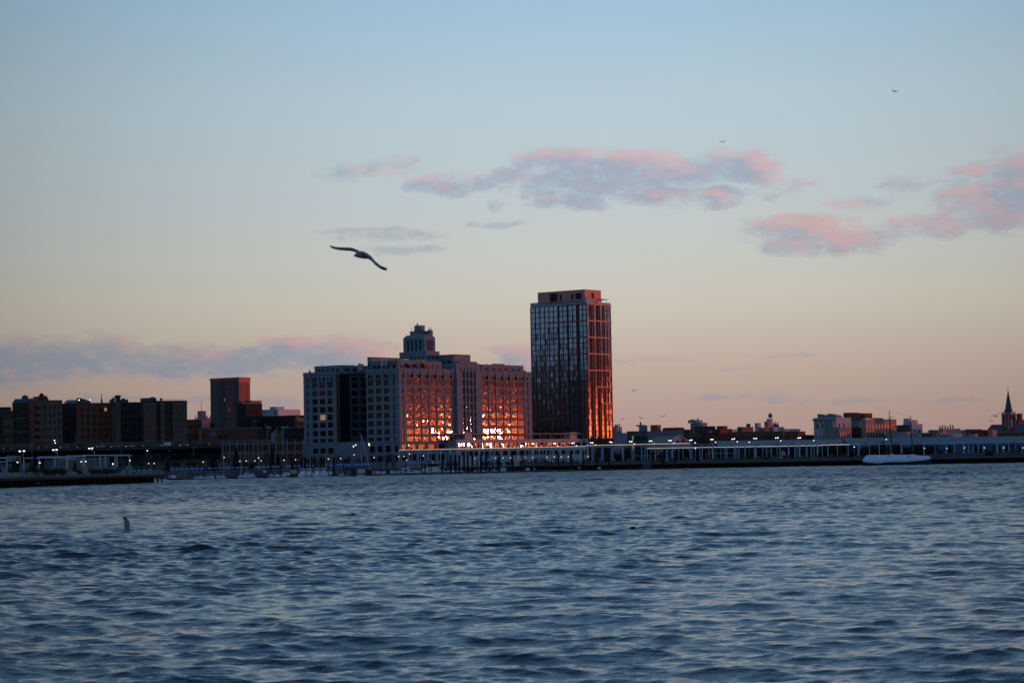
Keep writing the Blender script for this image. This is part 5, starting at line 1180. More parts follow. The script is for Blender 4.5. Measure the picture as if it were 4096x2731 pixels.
# ================================================================ piers
def interp(px, a, b):
    (p0, d0), (p1, d1) = a, b; k = (px - p0) / (p1 - p0); return 1 / ((1 - k) / d0 + k / d1)
def piling(mb, x, y, z0, z1, r, mi=0): mb.tube((x, y, z0), (x + R.uniform(-.05, .05), y, z1), r * 1.05, r, 7, mi)
def edge_pier(label, P0, P1, width, z, npile, back, name='pier'):
    """P0->P1: the visible edge; back: unit vector away from the viewer"""
    t = thing(name, label, 'pier', (P0.x, P0.y, 0), kind='thing'); d = P1 - P0; d.z = 0; n = d.normalized(); bk = Vector(back)
    q = lambda s, w, zz: Vector((0, 0, 0)) + n * s + bk * w + Vector((0, 0, zz)); L = d.length
    m = MB()
    for (w0, w1, z0, z1) in ((0, width, z - .45, z),):
        c = [q(0, w0, z0), q(L, w0, z0), q(L, w1, z0), q(0, w1, z0), q(0, w0, z1), q(L, w0, z1), q(L, w1, z1), q(0, w1, z1)]
        m.add(c, [(0, 3, 2, 1), (4, 5, 6, 7), (0, 1, 5, 4), (1, 2, 6, 5), (2, 3, 7, 6), (3, 0, 4, 7)])
    m.build('deck', CONC_D, t)
    m = MB(); c = [q(0, .5, z - 1.15), q(L, .5, z - 1.15), q(L, .9, z - 1.15), q(0, .9, z - 1.15), q(0, .5, z - .46), q(L, .5, z - .46), q(L, .9, z - .46), q(0, .9, z - .46)]
    m.add(c, [(0, 3, 2, 1), (4, 5, 6, 7), (0, 1, 5, 4), (1, 2, 6, 5), (2, 3, 7, 6), (3, 0, 4, 7)]); m.build('edge_beam', WOOD, t)
    m = MB(); c = [q(0, 5, -1), q(L, 5, -1), q(L, 6, -1), q(0, 6, -1), q(0, 5, z - .5), q(L, 5, z - .5), q(L, 6, z - .5), q(0, 6, z - .5)]
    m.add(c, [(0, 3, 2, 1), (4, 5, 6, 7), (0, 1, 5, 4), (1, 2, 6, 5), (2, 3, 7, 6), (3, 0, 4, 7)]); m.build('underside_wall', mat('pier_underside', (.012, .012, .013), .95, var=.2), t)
    for k in range(npile):
        s = L * (k + .5) / npile + R.uniform(-.4, .4); m = MB(); p = q(s, .75, 0); piling(m, p.x, p.y, -1.5, z - .46, .28); p = q(s + L / npile * .45, 3, 0); piling(m, p.x, p.y, -1.5, z - .46, .25); m.build('pile', PILE, t)
    return t, q, L
def left_pier():
    A, Bp = (0, 738), (668, 885); Z = 3.5
    P0, P1 = loc(-260, 0, interp(-260, A, Bp)), loc(664, 0, interp(664, A, Bp))
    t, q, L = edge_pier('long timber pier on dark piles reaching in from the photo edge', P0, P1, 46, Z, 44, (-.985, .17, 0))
    def on(px, w, z): 
        q0 = Vector((P0.x, P0.y, 0)) + Vector((-.985, .17, 0)) * w; dd = (P1 - P0); dd.z = 0; r_ = ray(px, 1880.); k_ = r_.x / r_.y
        s_ = (k_ * q0.y - q0.x) / (dd.x - k_ * dd.y); p = q0 + dd * s_; p.z = z; return p
    # concrete parapet wall and posts
    w = thing('parapet_wall', 'pale concrete parapet wall along the near pier, higher at its pedestals', 'wall', on(20, 5, 0), kind='thing'); O = Vector(w.location)
    def slab(m, pa, pb, off, z0, z1, th=.5):
        a, b = on(pa, off, 0) - O, on(pb, off, 0) - O; k = Vector((-.985, .17, 0)) * th
        m.add([a + Vector((0, 0, z0)), b + Vector((0, 0, z0)), b + k + Vector((0, 0, z0)), a + k + Vector((0, 0, z0)), a + Vector((0, 0, z1)), b + Vector((0, 0, z1)), b + k + Vector((0, 0, z1)), a + k + Vector((0, 0, z1))], [(0, 3, 2, 1), (4, 5, 6, 7), (0, 1, 5, 4), (1, 2, 6, 5), (2, 3, 7, 6), (3, 0, 4, 7)])
    WALLC = mat('pier_wall_concrete', (.2, .23, .26), .85, var=.12)
    m = MB(); slab(m, -150, 506, 5, Z, Z + 1.35); m.build('wall_panel', WALLC, w)
    for px, wd in ((27, 10), (97, 9), (157, 8), (221, 8), (270, 9), (342, 17), (404, 8), (462, 8), (523, 11)):
        m = MB(); slab(m, px - wd / 2, px + wd / 2, 4.6, Z, Z + 2.9, 1.2); m.build('pedestal', WALLC, w)
    # railing posts along the edge
    rl = thing('edge_railing', 'slim steel railing along the near pier edge', 'railing', on(20, 1, 0), kind='thing'); O2 = Vector(rl.location)
    for px in list(range(-60, 650, 32)):
        m = MB(); p = on(px, 1, Z) - O2; m.box(p.x - .06, p.x + .06, p.y - .06, p.y + .06, Z, Z + 1.15); m.build('railing_post', GREYP, rl)
    m = MB()
    for zz in (.6, 1.12): m.tube(on(-150, 1, Z + zz) - O2, on(660, 1, Z + zz) - O2, .035, n=4)
    m.build('rail', GREYP, rl)
    # skeleton frame of the old shed
    def frame(label, posts, zt, w_, pb, extra=()):
        f = thing('skeleton_shed', label, 'steel frame', on(posts[0], w_, 0), group='pale blue steel frames on the near pier', kind='thing'); O3 = Vector(f.location)
        for px in posts:
            m = MB(); p = on(px, w_, 0) - O3; m.tube((p.x, p.y, Z + 2.6), (p.x, p.y, zt), .2, n=8); m.build('post', STEELB, f)
        m = MB(); a, b = on(pb[0], w_, zt) - O3, on(pb[1], w_, zt) - O3; m.tube(a, b, .22, n=8); m.build('beam', STEELB, f)
        for (p0, p1, zz, ww) in extra:
            m = MB(); m.tube(on(p0, ww, zz) - O3, on(p1, ww, zz) - O3, .14, n=6); m.build('beam', STEELB, f)
    frame('pale blue steel frame at the photo edge of the near pier', [-40, 27], 9.4, 5.6, (-60, 28), [(-60, 27, 8.2, 8)])
    frame('long pale blue steel frame over the pier shrubs', [95, 156, 219, 270], 9.6, 5.6, (155, 332), [(100, 300, 9.4, 14)])
    frame('short pale blue steel frame with paired posts at the wide pedestal', [268, 331, 340], 9.9, 5.2, (267, 341), [(272, 330, 8.9, 8)])
    frame('pale blue steel frame at the far end of the near pier', [333, 401, 422, 460, 469, 518], 10.1, 5.8, (330, 525))
    # flood lamps
    def flood(label, px, heads, w_, zb):
        f = thing('flood_lamp', label, 'lamp', on(px, w_, zb), group='double flood lamps on the near pier', kind='thing'); O4 = Vector(f.location)
        ph = [at(x, y, O4.y) - O4 for x, y in heads]; zt = min(p.z for p in ph) - .9
        m = MB(); m.tube((0, 0, 0), (0, 0, zt), .11, .08, 6)
        for p in ph: m.path([(0, 0, zt - .8), (p.x * .5, 0, zt + .2), (p.x, p.y, p.z - .1)], .06)
        m.build('pole', GREYP, f)
        for p in ph:
            m = MB(); m.box(p.x - .27, p.x + .27, p.y - .25, p.y + .25, p.z - .14, p.z + .14); m.build('lamp_head', LAMP, f)
    flood('double-headed flood lamp nearest the photo edge on the near pier', 94, [(79, 1804), (96, 1803)], 8, Z)
    flood('double-headed flood lamp in the middle of the near pier', 231, [(213, 1799), (226, 1798)], 9, Z)
    flood('double-headed flood lamp near the wide pedestal of the near pier', 378, [(357, 1793), (368, 1792)], 9, Z)
    # wall lamps on posts
    for i, (px, py) in enumerate(((70, 1848), (159, 1850), (325, 1846), (343, 1845), (520, 1841), (451, 1856))):
        p = at(px, py, interp(px, A, Bp) + 1.2); l = thing('post_lamp', f'small warm lamp on a pale blue pier post, {nth(i)} from the photo edge', 'lamp', p, group='small lamps on the near pier posts', kind='thing')
        m = MB(); m.box(-.35, .05, -.05, .05, .1, .2); m.build('bracket', GREYP, l); m = MB(); m.box(-.2, .22, -.2, .2, -.1, .1); m.build('lamp_glass', LAMPW, l)
    # shed wall, fence and shrubs behind the frames
    s = thing('storage_shed', 'plain grey slab-sided storage shed behind the near pier frames', 'shed', on(235, 60, 0), rad(62), kind='thing')
    ps, pe = on(235, 62, 0), at(438, 1840, 1080); s.rotation_euler = (0, 0, 0); s.location = ps; e = pe - ps
    m = MB(); zt1, zt2 = zof(235, 1838, ps.y), zof(438, 1833, pe.y); k = Vector((-6, 2, 0))
    m.add([(0, 0, 2.5), (e.x, e.y, 2.5), (e.x, e.y, zt2), (0, 0, zt1), (k.x, k.y, 2.5), (e.x + k.x, e.y + k.y, 2.5), (e.x + k.x, e.y + k.y, zt2), (k.x, k.y, zt1)], [(0, 1, 2, 3), (3, 2, 6, 7), (1, 5, 6, 2), (4, 0, 3, 7), (5, 4, 7, 6)]); m.build('wall', mat('shed_grey', (.1, .11, .125), .8, var=.12), s)
    m = MB(); m.tube((0, 0, zt1 + .1), (e.x, e.y, zt2 + .1), .2, n=4); m.build('eaves', GREYP, s)
    f = thing('mesh_fence', 'pale lattice fence catching light behind the near pier conifers', 'fence', at(28, 1834, 900), kind='thing')
    m = MB(); n = 24; e = at(82, 1832, 930) - Vector(f.location)
    for i in range(n + 1): m.tube((e.x * i / n, e.y * i / n, -1), (e.x * i / n, e.y * i / n, 1.1), .06, n=4)
    for zz in (-.9, .1, 1.1): m.tube((0, 0, zz), (e.x, e.y, zz), .07, n=4)
    m.build('fence_panel', FRAMEW, f); m = MB()
    for i in (0, 12, 24): m.tube((e.x * i / n, e.y * i / n, 3.3 - f.location.z), (e.x * i / n, e.y * i / n, 1.2), .12, n=5)
    m.build('fence_post', GREYP, f)
    return on, A, Bp
ON1, PA, PB = left_pier()
# ================================================================ marina breakwater
MA, MBk = (670, 1080), (2730, 1290)
def mdist(px): return interp(px, MA, MBk)
def marina():
    cuts = [668, 740, 955, 1055, 1185, 1480, 1780, 2080, 2420, 2736]; nm = ['nearest the long pier tip', 'under the curved handrails', 'beside the two grey sheds', 'under the small open boats', 'at the tall dark piles', 'before the white motor yachts', 'before the dark pile row', 'below the glass tower', 'at the pier end']
    for i in range(9):
        a, b = loc(cuts[i], 0, mdist(cuts[i])), loc(cuts[i + 1] - 1, 0, mdist(cuts[i + 1] - 1)); t = thing('floating_dock', f'dark floating dock section {nm[i]}', 'dock', a, group='floating dock sections', kind='thing')
        d = b - a; m = MB(); k = Vector((-.13, .99, 0)) * 5
        def hexa(z0, z1, o=0, w=1.): return [Vector((0, 0, z0)) + k * o, d + Vector((0, 0, z0)) + k * o, d + k * w + Vector((0, 0, z0)), k * w + Vector((0, 0, z0)), Vector((0, 0, z1)) + k * o, d + Vector((0, 0, z1)) + k * o, d + k * w + Vector((0, 0, z1)), k * w + Vector((0, 0, z1))]
        FC = [(0, 3, 2, 1), (4, 5, 6, 7), (0, 1, 5, 4), (1, 2, 6, 5), (2, 3, 7, 6), (3, 0, 4, 7)]
        m.add(hexa(-.5, .75), FC); m.build('float', mat('dock_float', (.03, .03, .032), .85, var=.3), t); m = MB(); m.add(hexa(.755, .9, -.02, 1.02), FC); m.build('deck', WOOD, t)
    # secondary walkway behind, rails
    for i, (p0, p1, dd, lab) in enumerate(((700, 960, 26, 'nearest the long pier tip'), (1500, 1800, 30, 'behind the white motor yachts'), (1800, 2300, 30, 'behind the dark pile row'))):
        a, b = loc(p0, 0, mdist(p0) + dd), loc(p1, 0, mdist(p1) + dd); t = thing('floating_walkway', f'thin pale-edged walkway float {lab}', 'dock', a, group='inner walkway floats', kind='thing'); d = b - a
        m = MB(); m.add([(0, 0, .3), (d.x, d.y, .3), (d.x, d.y + 2, .3), (0, 2, .3), (0, 0, .8), (d.x, d.y, .8), (d.x, d.y + 2, .8), (0, 2, .8)], [(0, 3, 2, 1), (4, 5, 6, 7), (0, 1, 5, 4), (1, 2, 6, 5), (2, 3, 7, 6), (3, 0, 4, 7)]); m.build('deck', CONC_D, t)
        m = MB(); m.tube((0, -.05, .85), (d.x, d.y - .05, .85), .07, n=4); m.build('edge_strip', FRAMEW, t)
    # curved handrails
    for i, (p0, p1, lab) in enumerate(((702, 750, 'nearest the long pier tip'), (826, 866, 'by the rusty piles'), (900, 955, 'in front of the first grey shed'), (2572, 2606, 'zigzag one below the glass tower'))):
        a = loc(p0, .9, mdist(p0) + 1.5); b = loc(p1, .9, mdist(p1) + 1.5); d = b - a; t = thing('gangway_rail', f'bent pale dock handrail, {lab}', 'handrail', a, group='bent dock handrails', kind='thing'); m = MB(); n = 7
        for q in range(n): m.tube((d.x * q / n, d.y * q / n, 0), (d.x * (q + (.5 if p0 > 2000 else .25)) / n, d.y * q / n, 1.3 + .7 * math.sin(q / n * 3)), .07, n=4)
        m.path([(d.x * q / 10, d.y * q / 10, .75 + .6 * math.sin(q / 10 * 3.1) + .5) for q in range(11)], .07); m.build('tube', mat('galvanised_tube', (.4, .42, .45), .5, var=.05), t)
    # rust piles and tall dark piles
    RP = [818, 858, 936, 977, 1121, 1188, 1234, 1313, 1374, 1479, 1523, 1578, 1623, 1687, 1701, 1717, 1727, 1909, 1971, 1989, 2036, 2084, 2100, 2189, 2206, 2312]
    m = MB(); m.tube((0, 0, -1), (0, 0, 5.9), .3, .29, 9); m.lathe([(.32, 5.9), (.05, 6.2)], n=9); me = m.mesh('rusty_pile', RUST)
    for i, px in enumerate(RP):
        p = loc(px, 0, mdist(px) + 2.4); ref = 'counted from the long pier tip'
        o = obj('rusty_pile', me, None, p); o.scale = (1, 1, R.uniform(.95, 1.08)); tag(o, f'slim rusty brown mooring pile, {nth(i)} {ref}', 'pile', 'slim rusty mooring piles', 'thing')
    TP = [1168, 1207, 1221, 1246, 1260, 1284, 1298, 1336, 1770, 1804, 1823, 1838, 1857, 1872, 1890, 1924, 1945, 1998, 2049, 2234, 2284, 2335, 2387, 2436, 2611, 2647, 2656, 2702]
    m = MB(); m.tube((0, 0, -1), (0, 0, 9.), .5, .5, 12); me = m.mesh('steel_pile', mat('tarred_steel_pile', (.018, .017, .018), .75, var=.3, scale=2))
    for i, px in enumerate(TP):
        D = mdist(px) + 1.2; p = loc(px, 0, D); top = 1829 - (px - 1170) * .0165; o = obj('steel_pile', me, None, p); o.scale = (1, 1, zof(px, top + R.uniform(-1, 1), D) / 9.); tag(o, f'tall blackish steel dock pile, {nth(i)} counted from the grey sheds towards the pier', 'pile', 'tall blackish steel dock piles', 'thing')
    # pile sign, sheds, banner container
    p = loc(1175, 2.6, mdist(1175) - .3); t = thing('pile_sign', 'blank pale grey notice board fixed across a tall dark pile', 'sign', p, kind='thing'); m = MB(); m.box(-1.55, 1.55, -.1, 0, -.8, .95); m.build('board', mat('notice_board', (.36, .38, .38), .7, var=.05), t); m = MB(); m.box(-1.4, 1.4, 0, .12, -.5, -.38); m.box(-1.4, 1.4, 0, .12, .5, .62); m.build('batten', DARKC, t)
    SH = mat('shed_blue_grey', (.075, .1, .125), .7, var=.1)
    def shed(label, p0, p1, ytop, D, mt, nm='dock_shed'):
        a = loc(p0, .9, D); w = mm(p1 - p0, D); h = zof((p0 + p1) / 2, ytop, D) - .9; t = thing(nm, label, 'shed', (a.x, a.y, .9), rad(6), group=None, kind='thing')
        m = MB(); m.box(0, w, 0, 2.6, 0, h); n = int(w / .3)
        for i in range(n): m.box(w * i / n, w * (i + .5) / n, -.05, 0, .1, h - .1)
        m.build('wall', mt, t); m = MB(); m.box(-.1, w + .1, -.15, 2.7, h, h + .12); m.build('roof', GREYP, t); return t, w, h
    shed('long low blue grey dock shed behind the bent handrail', 897, 957, 1882, 1104, SH); t, w, h = shed('tall blue grey dock shed with two tiny red lights', 1018, 1077, 1880, 1090, SH)
    for dx in (.62, .7): m = MB(); m.box(w * dx, w * dx + .3, -.12, -.06, h * .72, h * .8); m.build('light', mat('pinkish_light', (.5, .3, .3), .5, var=0, emit=(1, .5, .45), es=.8), t)
    m = MB(); m.box(w * .42, w * .5, -.1, -.06, 0, h * .55); m.build('door', DARKC, t)
    shed('dark blank dock shed left of the banner container', 1377, 1420, 1868, 1092, mat('shed_dark', (.045, .06, .075), .7, var=.1)); t, w, h = shed('blue grey corrugated container carrying a white banner', 1421, 1467, 1866, 1090, SH, 'dock_container')
    m = MB(); m.box(w * .18, w * .82, -.16, -.07, h * .2, h * .72); m.build('banner', mat('banner_white', (.6, .63, .68), .6, var=.04), t); m = MB()
    for x0, x1, z0, z1 in ((.2, .33, .4, .54), (.42, .53, .44, .47), (.42, .55, .5, .53), (.6, .72, .38, .41), (.6, .72, .56, .59)): m.box(w * x0, w * x1, -.19, -.165, h * z0, h * z1)
    m.build('banner_mark', mat('banner_blue', (.05, .08, .28), .6, var=0), t)
    m = MB(); m.box(w * .15, w * .85, -.14, -.07, h * .8, h * .86); m.box(w * .15, w * .85, -.14, -.07, h * .13, h * .17); m.build('banner_rail', DARKC, t)
    p = loc(1396, .9, 1087); t = thing('pallet_stack', 'striped stack of pale pallets in front of the dark dock shed', 'pallet stack', p, kind='thing')
    for k in range(8): m = MB(); m.box(-1, 1, -.5, .5, k * .26, k * .26 + .14); m.build('pallet', mat('pallet_wood', (.2, .2, .2), .9, var=.2), t)
    # power pedestals and dock boxes
    m = MB(); m.box(-.2, .2, -.2, .2, 0, 1.05); m.lathe([(.3, 1.05), (.3, 1.25), (.05, 1.45)], n=8); me = m.mesh('dock_pedestal', WHITE)
    for i, px in enumerate((1318, 1349, 1370, 1491, 1497, 1505, 1511, 1541, 1563, 1576, 1594, 1614, 2022, 2138, 2318, 1158, 678)):
        o = obj('dock_pedestal', me, None, loc(px, .9, mdist(px) + 1.)); tag(o, f'white capped power pedestal on the floating dock, {nth(i)} in the row', 'pedestal', 'white power pedestals on the dock', 'thing')
    m = MB(); m.box(-1.1, 1.1, -.5, .5, 0, .95); m.prism_y([(-1.2, .95), (1.2, .95), (.9, 1.35), (-.9, 1.35)], -.55, .55); me = m.mesh('dock_box', WHITE)
    for i, (px, s) in enumerate(((693, .9), (1140, 1.), (1148, 1.1), (1319, 1.1), (1515, .8), (1530, .8), (2012, 1.2), (2111, .9), (2397, .7), (1082, .6), (1270, 1.), (1235, 1.))):
        o = obj('dock_box', me, None, loc(px, .9, mdist(px) + 2.2)); o.scale = (s, 1, s * 1.1); tag(o, f'white lidded storage box on the floating dock, {nth(i)} in the row', 'dock box', 'white storage boxes on the dock', 'thing')
marina()
# ---------------------------------------------------------------- boats
def boats():
    GEL = mat('boat_gelcoat', (.74, .78, .84), .35, var=.05); TINT = mat('boat_dark_window', (.015, .017, .02), .06, ior=1.6, var=0); CANV = mat('boat_canvas', (.06, .09, .16), .8, var=.1); ALU = mat('mast_aluminium', (.38, .4, .42), .45, var=.05)
    def hull(L, W, H, sheer=.35, sections=9):
        rings = []
        for i in range(sections):
            u = i / (sections - 1); w = W / 2 * (1 - u ** 3.2) + .02; x = -L / 2 + L * u; hz = H * (1 + sheer * u * u)
            rings.append([(x, -w, hz), (x, -w * .86, H * .25 + u * H * .2), (x - (0 if u < .9 else .3), 0, -.25 + u * H * .25), (x, w * .86, H * .25 + u * H * .2), (x, w, hz)])
        m = MB(); m.loft(rings, closed=True, caps=True); return m
    def boat(label, px, D, L, W, H, rz, parts, z=-.1, name='motor_boat', cat='boat', group=None):
        t = thing(name, label, cat, loc(px, z, D), rz, group, 'thing'); hull(L, W, H).build('hull', GEL, t)
        for (nm, mt, f) in parts: m = MB(); f(m, L, W, H); m.build(nm, mt, t)
        return t
    def cab(m, L, W, H): m.loft([[(-L * .3, -W * .38, H), (L * .22, -W * .3, H * 1.15), (L * .22, W * .3, H * 1.15), (-L * .3, W * .38, H)], [(-L * .27, -W * .32, H + 1.15), (L * .02, -W * .26, H + 1.3), (L * .02, W * .26, H + 1.3), (-L * .27, W * .32, H + 1.15)]])
    def cwin(m, L, W, H): m.loft([[(-L * .24, -W * .385, H + .35), (L * .15, -W * .335, H + .45), (L * .15, W * .335, H + .45), (-L * .24, W * .385, H + .35)], [(-L * .23, -W * .345, H + .95), (L * .05, -W * .29, H + 1.05), (L * .05, W * .29, H + 1.05), (-L * .23, W * .345, H + .95)]])
    def deck2(m, L, W, H):
        m.box(-L * .3, L * .02, -W * .36, W * .36, H + 2.3, H + 2.45)
        for x in (-L * .28, 0):
            for y in (-W * .3, W * .3): m.tube((x, y, H + 1.1), (x, y, H + 2.3), .06, n=4)
    def arch(m, L, W, H):
        for y in (-W * .3, W * .3): m.path([(-L * .25, y, H + .9), (-L * .2, y, H + 2.2), (-L * .1, y, H + 2.3)], .09)
        m.tube((-L * .2, -W * .3, H + 2.2), (-L * .2, W * .3, H + 2.2), .1, n=5); m.lathe([(.35, 0), (.4, .2), (.1, .5)], (-L * .2, 0, H + 2.25), 8)
    def bowrail(m, L, W, H):
        for k in range(5):
            u = .55 + .1 * k; x = -L / 2 + L * u; w = W / 2 * (1 - u ** 3.2); z = H * (1 + .35 * u * u)
            for s in (-1, 1): m.tube((x, s * w, z), (x, s * w, z + .7), .04, n=4)
        m.path([(-L / 2 + L * u, -W / 2 * (1 - u ** 3.2), H * (1 + .35 * u * u) + .7) for u in (.55, .7, .85, .97)], .04)
    def outb(m, L, W, H): m.box(-L / 2 - .5, -L / 2, -.3, .3, .2, H + .9)
    def portl(m, L, W, H): m.loft([[(-L * .05, -W * .45, H * .8), (L * .25, -W * .40, H * .95), (L * .25, W * .4, H * .95), (-L * .05, W * .45, H * .8)], [(0, -W * .47, H * 1.02), (L * .2, -W * .41, H * 1.12), (L * .2, W * .41, H * 1.12), (0, W * .47, H * 1.02)]])
    full = [('cabin', GEL, cab), ('side_window', TINT, cwin), ('radar_arch', GEL, arch), ('bow_rail', ALU, bowrail)]
    t = boat('sleek white motor yacht with curved dark side window, first of the two big yachts', 1610, mdist(1610) + 8, 11, 3.6, 1.75, math.pi, full + [('hull_window', TINT, portl), ('flybridge', GEL, lambda m, L, W, H: m.loft([[(-L * .25, -1.2, H + 1.2), (L * .02, -1.1, H + 1.25), (L * .02, 1.1, H + 1.25), (-L * .25, 1.2, H + 1.2)], [(-L * .22, -1.1, H + 2.), (-L * .02, -.9, H + 1.9), (-L * .02, .9, H + 1.9), (-L * .22, 1.1, H + 2.)]])), ('canvas_top', CANV, lambda m, L, W, H: m.loft([[(-L * .2, -1.1, H + 2.05), (0, -1., H + 2.0), (0, 1., H + 2.), (-L * .2, 1.1, H + 2.05)], [(-L * .19, -1, H + 2.9), (-L * .05, -.9, H + 2.9), (-L * .05, .9, H + 2.9), (-L * .19, 1, H + 2.9)]]))], name='motor_yacht')
    boat('white cabin cruiser moored close against the first big yacht', 1650, mdist(1650) + 4, 7.4, 2.8, 1.4, 0, full, name='motor_yacht')
    boat('large white flybridge yacht with square aft cabin and enclosed upper deck', 1740, mdist(1740) + 6, 9.4, 3.9, 1.9, math.pi / 2 * .12, [('cabin', GEL, lambda m, L, W, H: m.box(-L * .42, L * .2, -W * .4, W * .4, H, H + 1.9)), ('side_window', TINT, lambda m, L, W, H: [m.box(-L * .38 + k * 1.4, -L * .38 + k * 1.4 + 1.1, -W * .4 - .04, -W * .4, H + 2.2, H + 3.5) for k in range(4)]), ('upper_cabin', mat('clear_enclosure', (.12, .13, .15), .3, var=.1), lambda m, L, W, H: m.box(-L * .4, L * .17, -W * .39, W * .39, H + 1.9, H + 3.7)), ('hard_top', GEL, lambda m, L, W, H: m.box(-L * .46, L * .24, -W * .46, W * .46, H + 3.7, H + 3.95)), ('radar_arch', GEL, lambda m, L, W, H: m.lathe([(.5, 0), (.5, .25), (.1, .6)], (-L * .1, 0, H + 3.95), 8)), ('bow_rail', ALU, bowrail)], name='motor_yacht')
    boat('low white bow of a yacht poking out left of the flybridge yacht', 1692, mdist(1692) + 5, 8.6, 3., 1.7, math.pi, [('hull_window', TINT, portl), ('bow_rail', ALU, bowrail), ('cabin', GEL, cab)], name='motor_yacht')
    boat('white cabin boat with a high raked bow beside the tall blue grey dock shed', 996, 1100, 6.4, 2.7, 1.7, .25, [('cabin', GEL, cab), ('side_window', TINT, cwin), ('canvas_top', CANV, deck2), ('bow_rail', ALU, bowrail)])
    for (px, D, L, lab, rz) in ((793, 1090, 4.2, 'upturned pale dinghy beyond the bent handrails', .1), (835, 1092, 5., 'small pale open boat heaped with gear between rusty piles', .2), (886, 1088, 4.6, 'small white runabout left of the first grey shed', 3.), (966, 1093, 3.6, 'small white tender right of the first grey shed', .4), (1097, 1098, 5.6, 'white runabout with blue seats right of the tall grey shed', 3.3), (1125, 1103, 5., 'small white runabout behind the slim rusty pile', 0.), (1372, 1100, 4.6, 'white open boat with a red stripe left of the dark dock shed', .2), (1784, 1230, 5., 'small white launch just right of the flybridge yacht', .3), (1846, 1250, 4.6, 'small white runabout behind the dark pile row, nearest the yachts', 3.), (1905, 1262, 4.4, 'small white runabout between two dark piles under the bright windows', .1), (1935, 1262, 4.6, 'open white runabout midway along the dark pile row', .2), (1983, 1270, 4.6, 'white runabout with gear past the middle of the dark pile row', 3.)):
        boat(lab, px, D, L, 1.8, 1.05, rz, [('outboard', CANV, outb), ('windscreen', TINT, lambda m, L, W, H: m.box(0, .15, -W * .35, W * .35, H * 1.05, H * 1.05 + .5)), ('bow_rail', ALU, bowrail)], group='small open boats in the marina', z=.2)
    for (px, D, lab, rz) in ((1215, 1112, 'white cabin boat behind the first pair of tall dark piles', 1.3), (1240, 1118, 'tall white fishing boat half hidden by tall dark piles', 1.4), (1270, 1116, 'white sport boat with a radar dome among tall dark piles', 1.5), (1298, 1118, 'white cabin boat behind the last of the first group of dark piles', 1.2)):
        boat(lab, px, D, 7.5, 3., 1.7, rz, full + [('hard_top', GEL, deck2)], group='cabin boats behind the tall dark piles')
    # sailing boats
    for i, (px, yt, D, lean, lab) in enumerate(((897, 1810, 1120, .02, 'yacht mast left of the first grey dock shed'), (965, 1806, 1125, .03, 'yacht mast right of the first grey dock shed'), (1040, 1808, 1125, .02, 'yacht mast above the tall grey dock shed'), (1104, 1806, 1128, .03, 'yacht mast above the small runabouts'), (1244, 1803, 1130, .02, 'yacht mast rising behind the first tall dark piles'), (1302, 1803, 1132, .0, 'yacht mast behind the last of the first dark piles'), (1447, 1734, 1135, .01, 'tallest yacht mast above the banner container'), (1811, 1780, 1275, .01, 'yacht mast just right of the flybridge yacht'), (1842, 1745, 1280, .0, 'tall yacht mast rising in front of the bright windows'))):
        t = boat(f'white sailing boat with bare mast, {lab}', px, D, 9., 2.6, 1.2, 1.4, [('cabin', GEL, lambda m, L, W, H: m.loft([[(-L * .1, -.8, H), (L * .22, -.6, H), (L * .22, .6, H), (-L * .1, .8, H)], [(-L * .08, -.7, H + .5), (L * .18, -.5, H + .5), (L * .18, .5, H + .5), (-L * .08, .7, H + .5)]]))], name='sailing_boat', group='sailing boats in the marina')
        zt = zof(px, yt, D); m = MB(); m.tube((0, 0, .4), (.0, lean * zt, zt), .12, .08, 6); m.build('mast', ALU, t); m = MB(); m.tube((-3.4, 0, 2.4), (0, 0, 2.4), .09, n=5); m.build('boom', ALU, t)
        m = MB(); m.tube((4.2, 0, 1.5), (0, lean * zt, zt - .3), .02, n=3); m.tube((-4.2, 0, 1.3), (0, lean * zt, zt - .3), .02, n=3); m.build('stay', BLACK, t)
        if i == 6: p1 = at(1481, 1879, D) - Vector(t.location); inv = Matrix.Rotation(-1.4, 3, 'Z'); m = MB(); m.tube((0, 0, zt - .2), inv @ p1, .1, .14, 6); m.build('furled_sail', mat('sail_white', (.6, .6, .62), .8, var=.05), t)
    # schooner under white winter wrap
    D = 1268.; O = loc(3590, 0, D); t = thing('wrapped_schooner', 'long schooner under white winter wrap with two bare dark masts', 'schooner', O, kind='thing')
    top = [(3452, 1838), (3462, 1826), (3470, 1819), (3500, 1818.6), (3545, 1818.3), (3560, 1817.8), (3567, 1815.5), (3571, 1815), (3578, 1818), (3620, 1818), (3645, 1817.6), (3650, 1815.3), (3655, 1815.5), (3662, 1818.6), (3690, 1822), (3712, 1821), (3715, 1820.5), (3725, 1832)]
    bot = [(3452, 1846), (3470, 1849), (3500, 1851.5), (3520, 1851.5), (3540, 1848.5), (3570, 1847), (3610, 1847), (3640, 1845), (3680, 1841.5), (3712, 1837), (3725, 1833)]
    ip = lambda T, x: float(np.interp(x, [a for a, b in T], [b for a, b in T]))
    xs = sorted(set([a for a, b in top] + list(np.linspace(3453, 3724, 40)))); rings = []; hul = []
    for x in xs:
        u = (x - 3452) / 273.; w = 3.1 * (1 - abs(2 * u - .9) ** 3 / 1.34) * .95 + .15; X = loc(x, 0, D).x - O.x; zt, zb = zof(x, ip(top, x), D), zof(x, ip(bot, x), D); zt = max(zt, zb + .1); bulge = R.uniform(-.06, .06)
        rings.append([(X, -w - .08, zb), (X, -w - .1 + bulge, zb + (zt - zb) * .3), (X, -w * .55 + bulge, zb + (zt - zb) * .72), (X, -.25, zt), (X, .25, zt), (X, w * .55, zb + (zt - zb) * .72), (X, w + .1, zb + (zt - zb) * .3), (X, w + .08, zb)])
        hul.append([(X, -w, zb + .25), (X, -w * .9, .6), (X, 0, -1.2), (X, w * .9, .6), (X, w, zb + .25)])
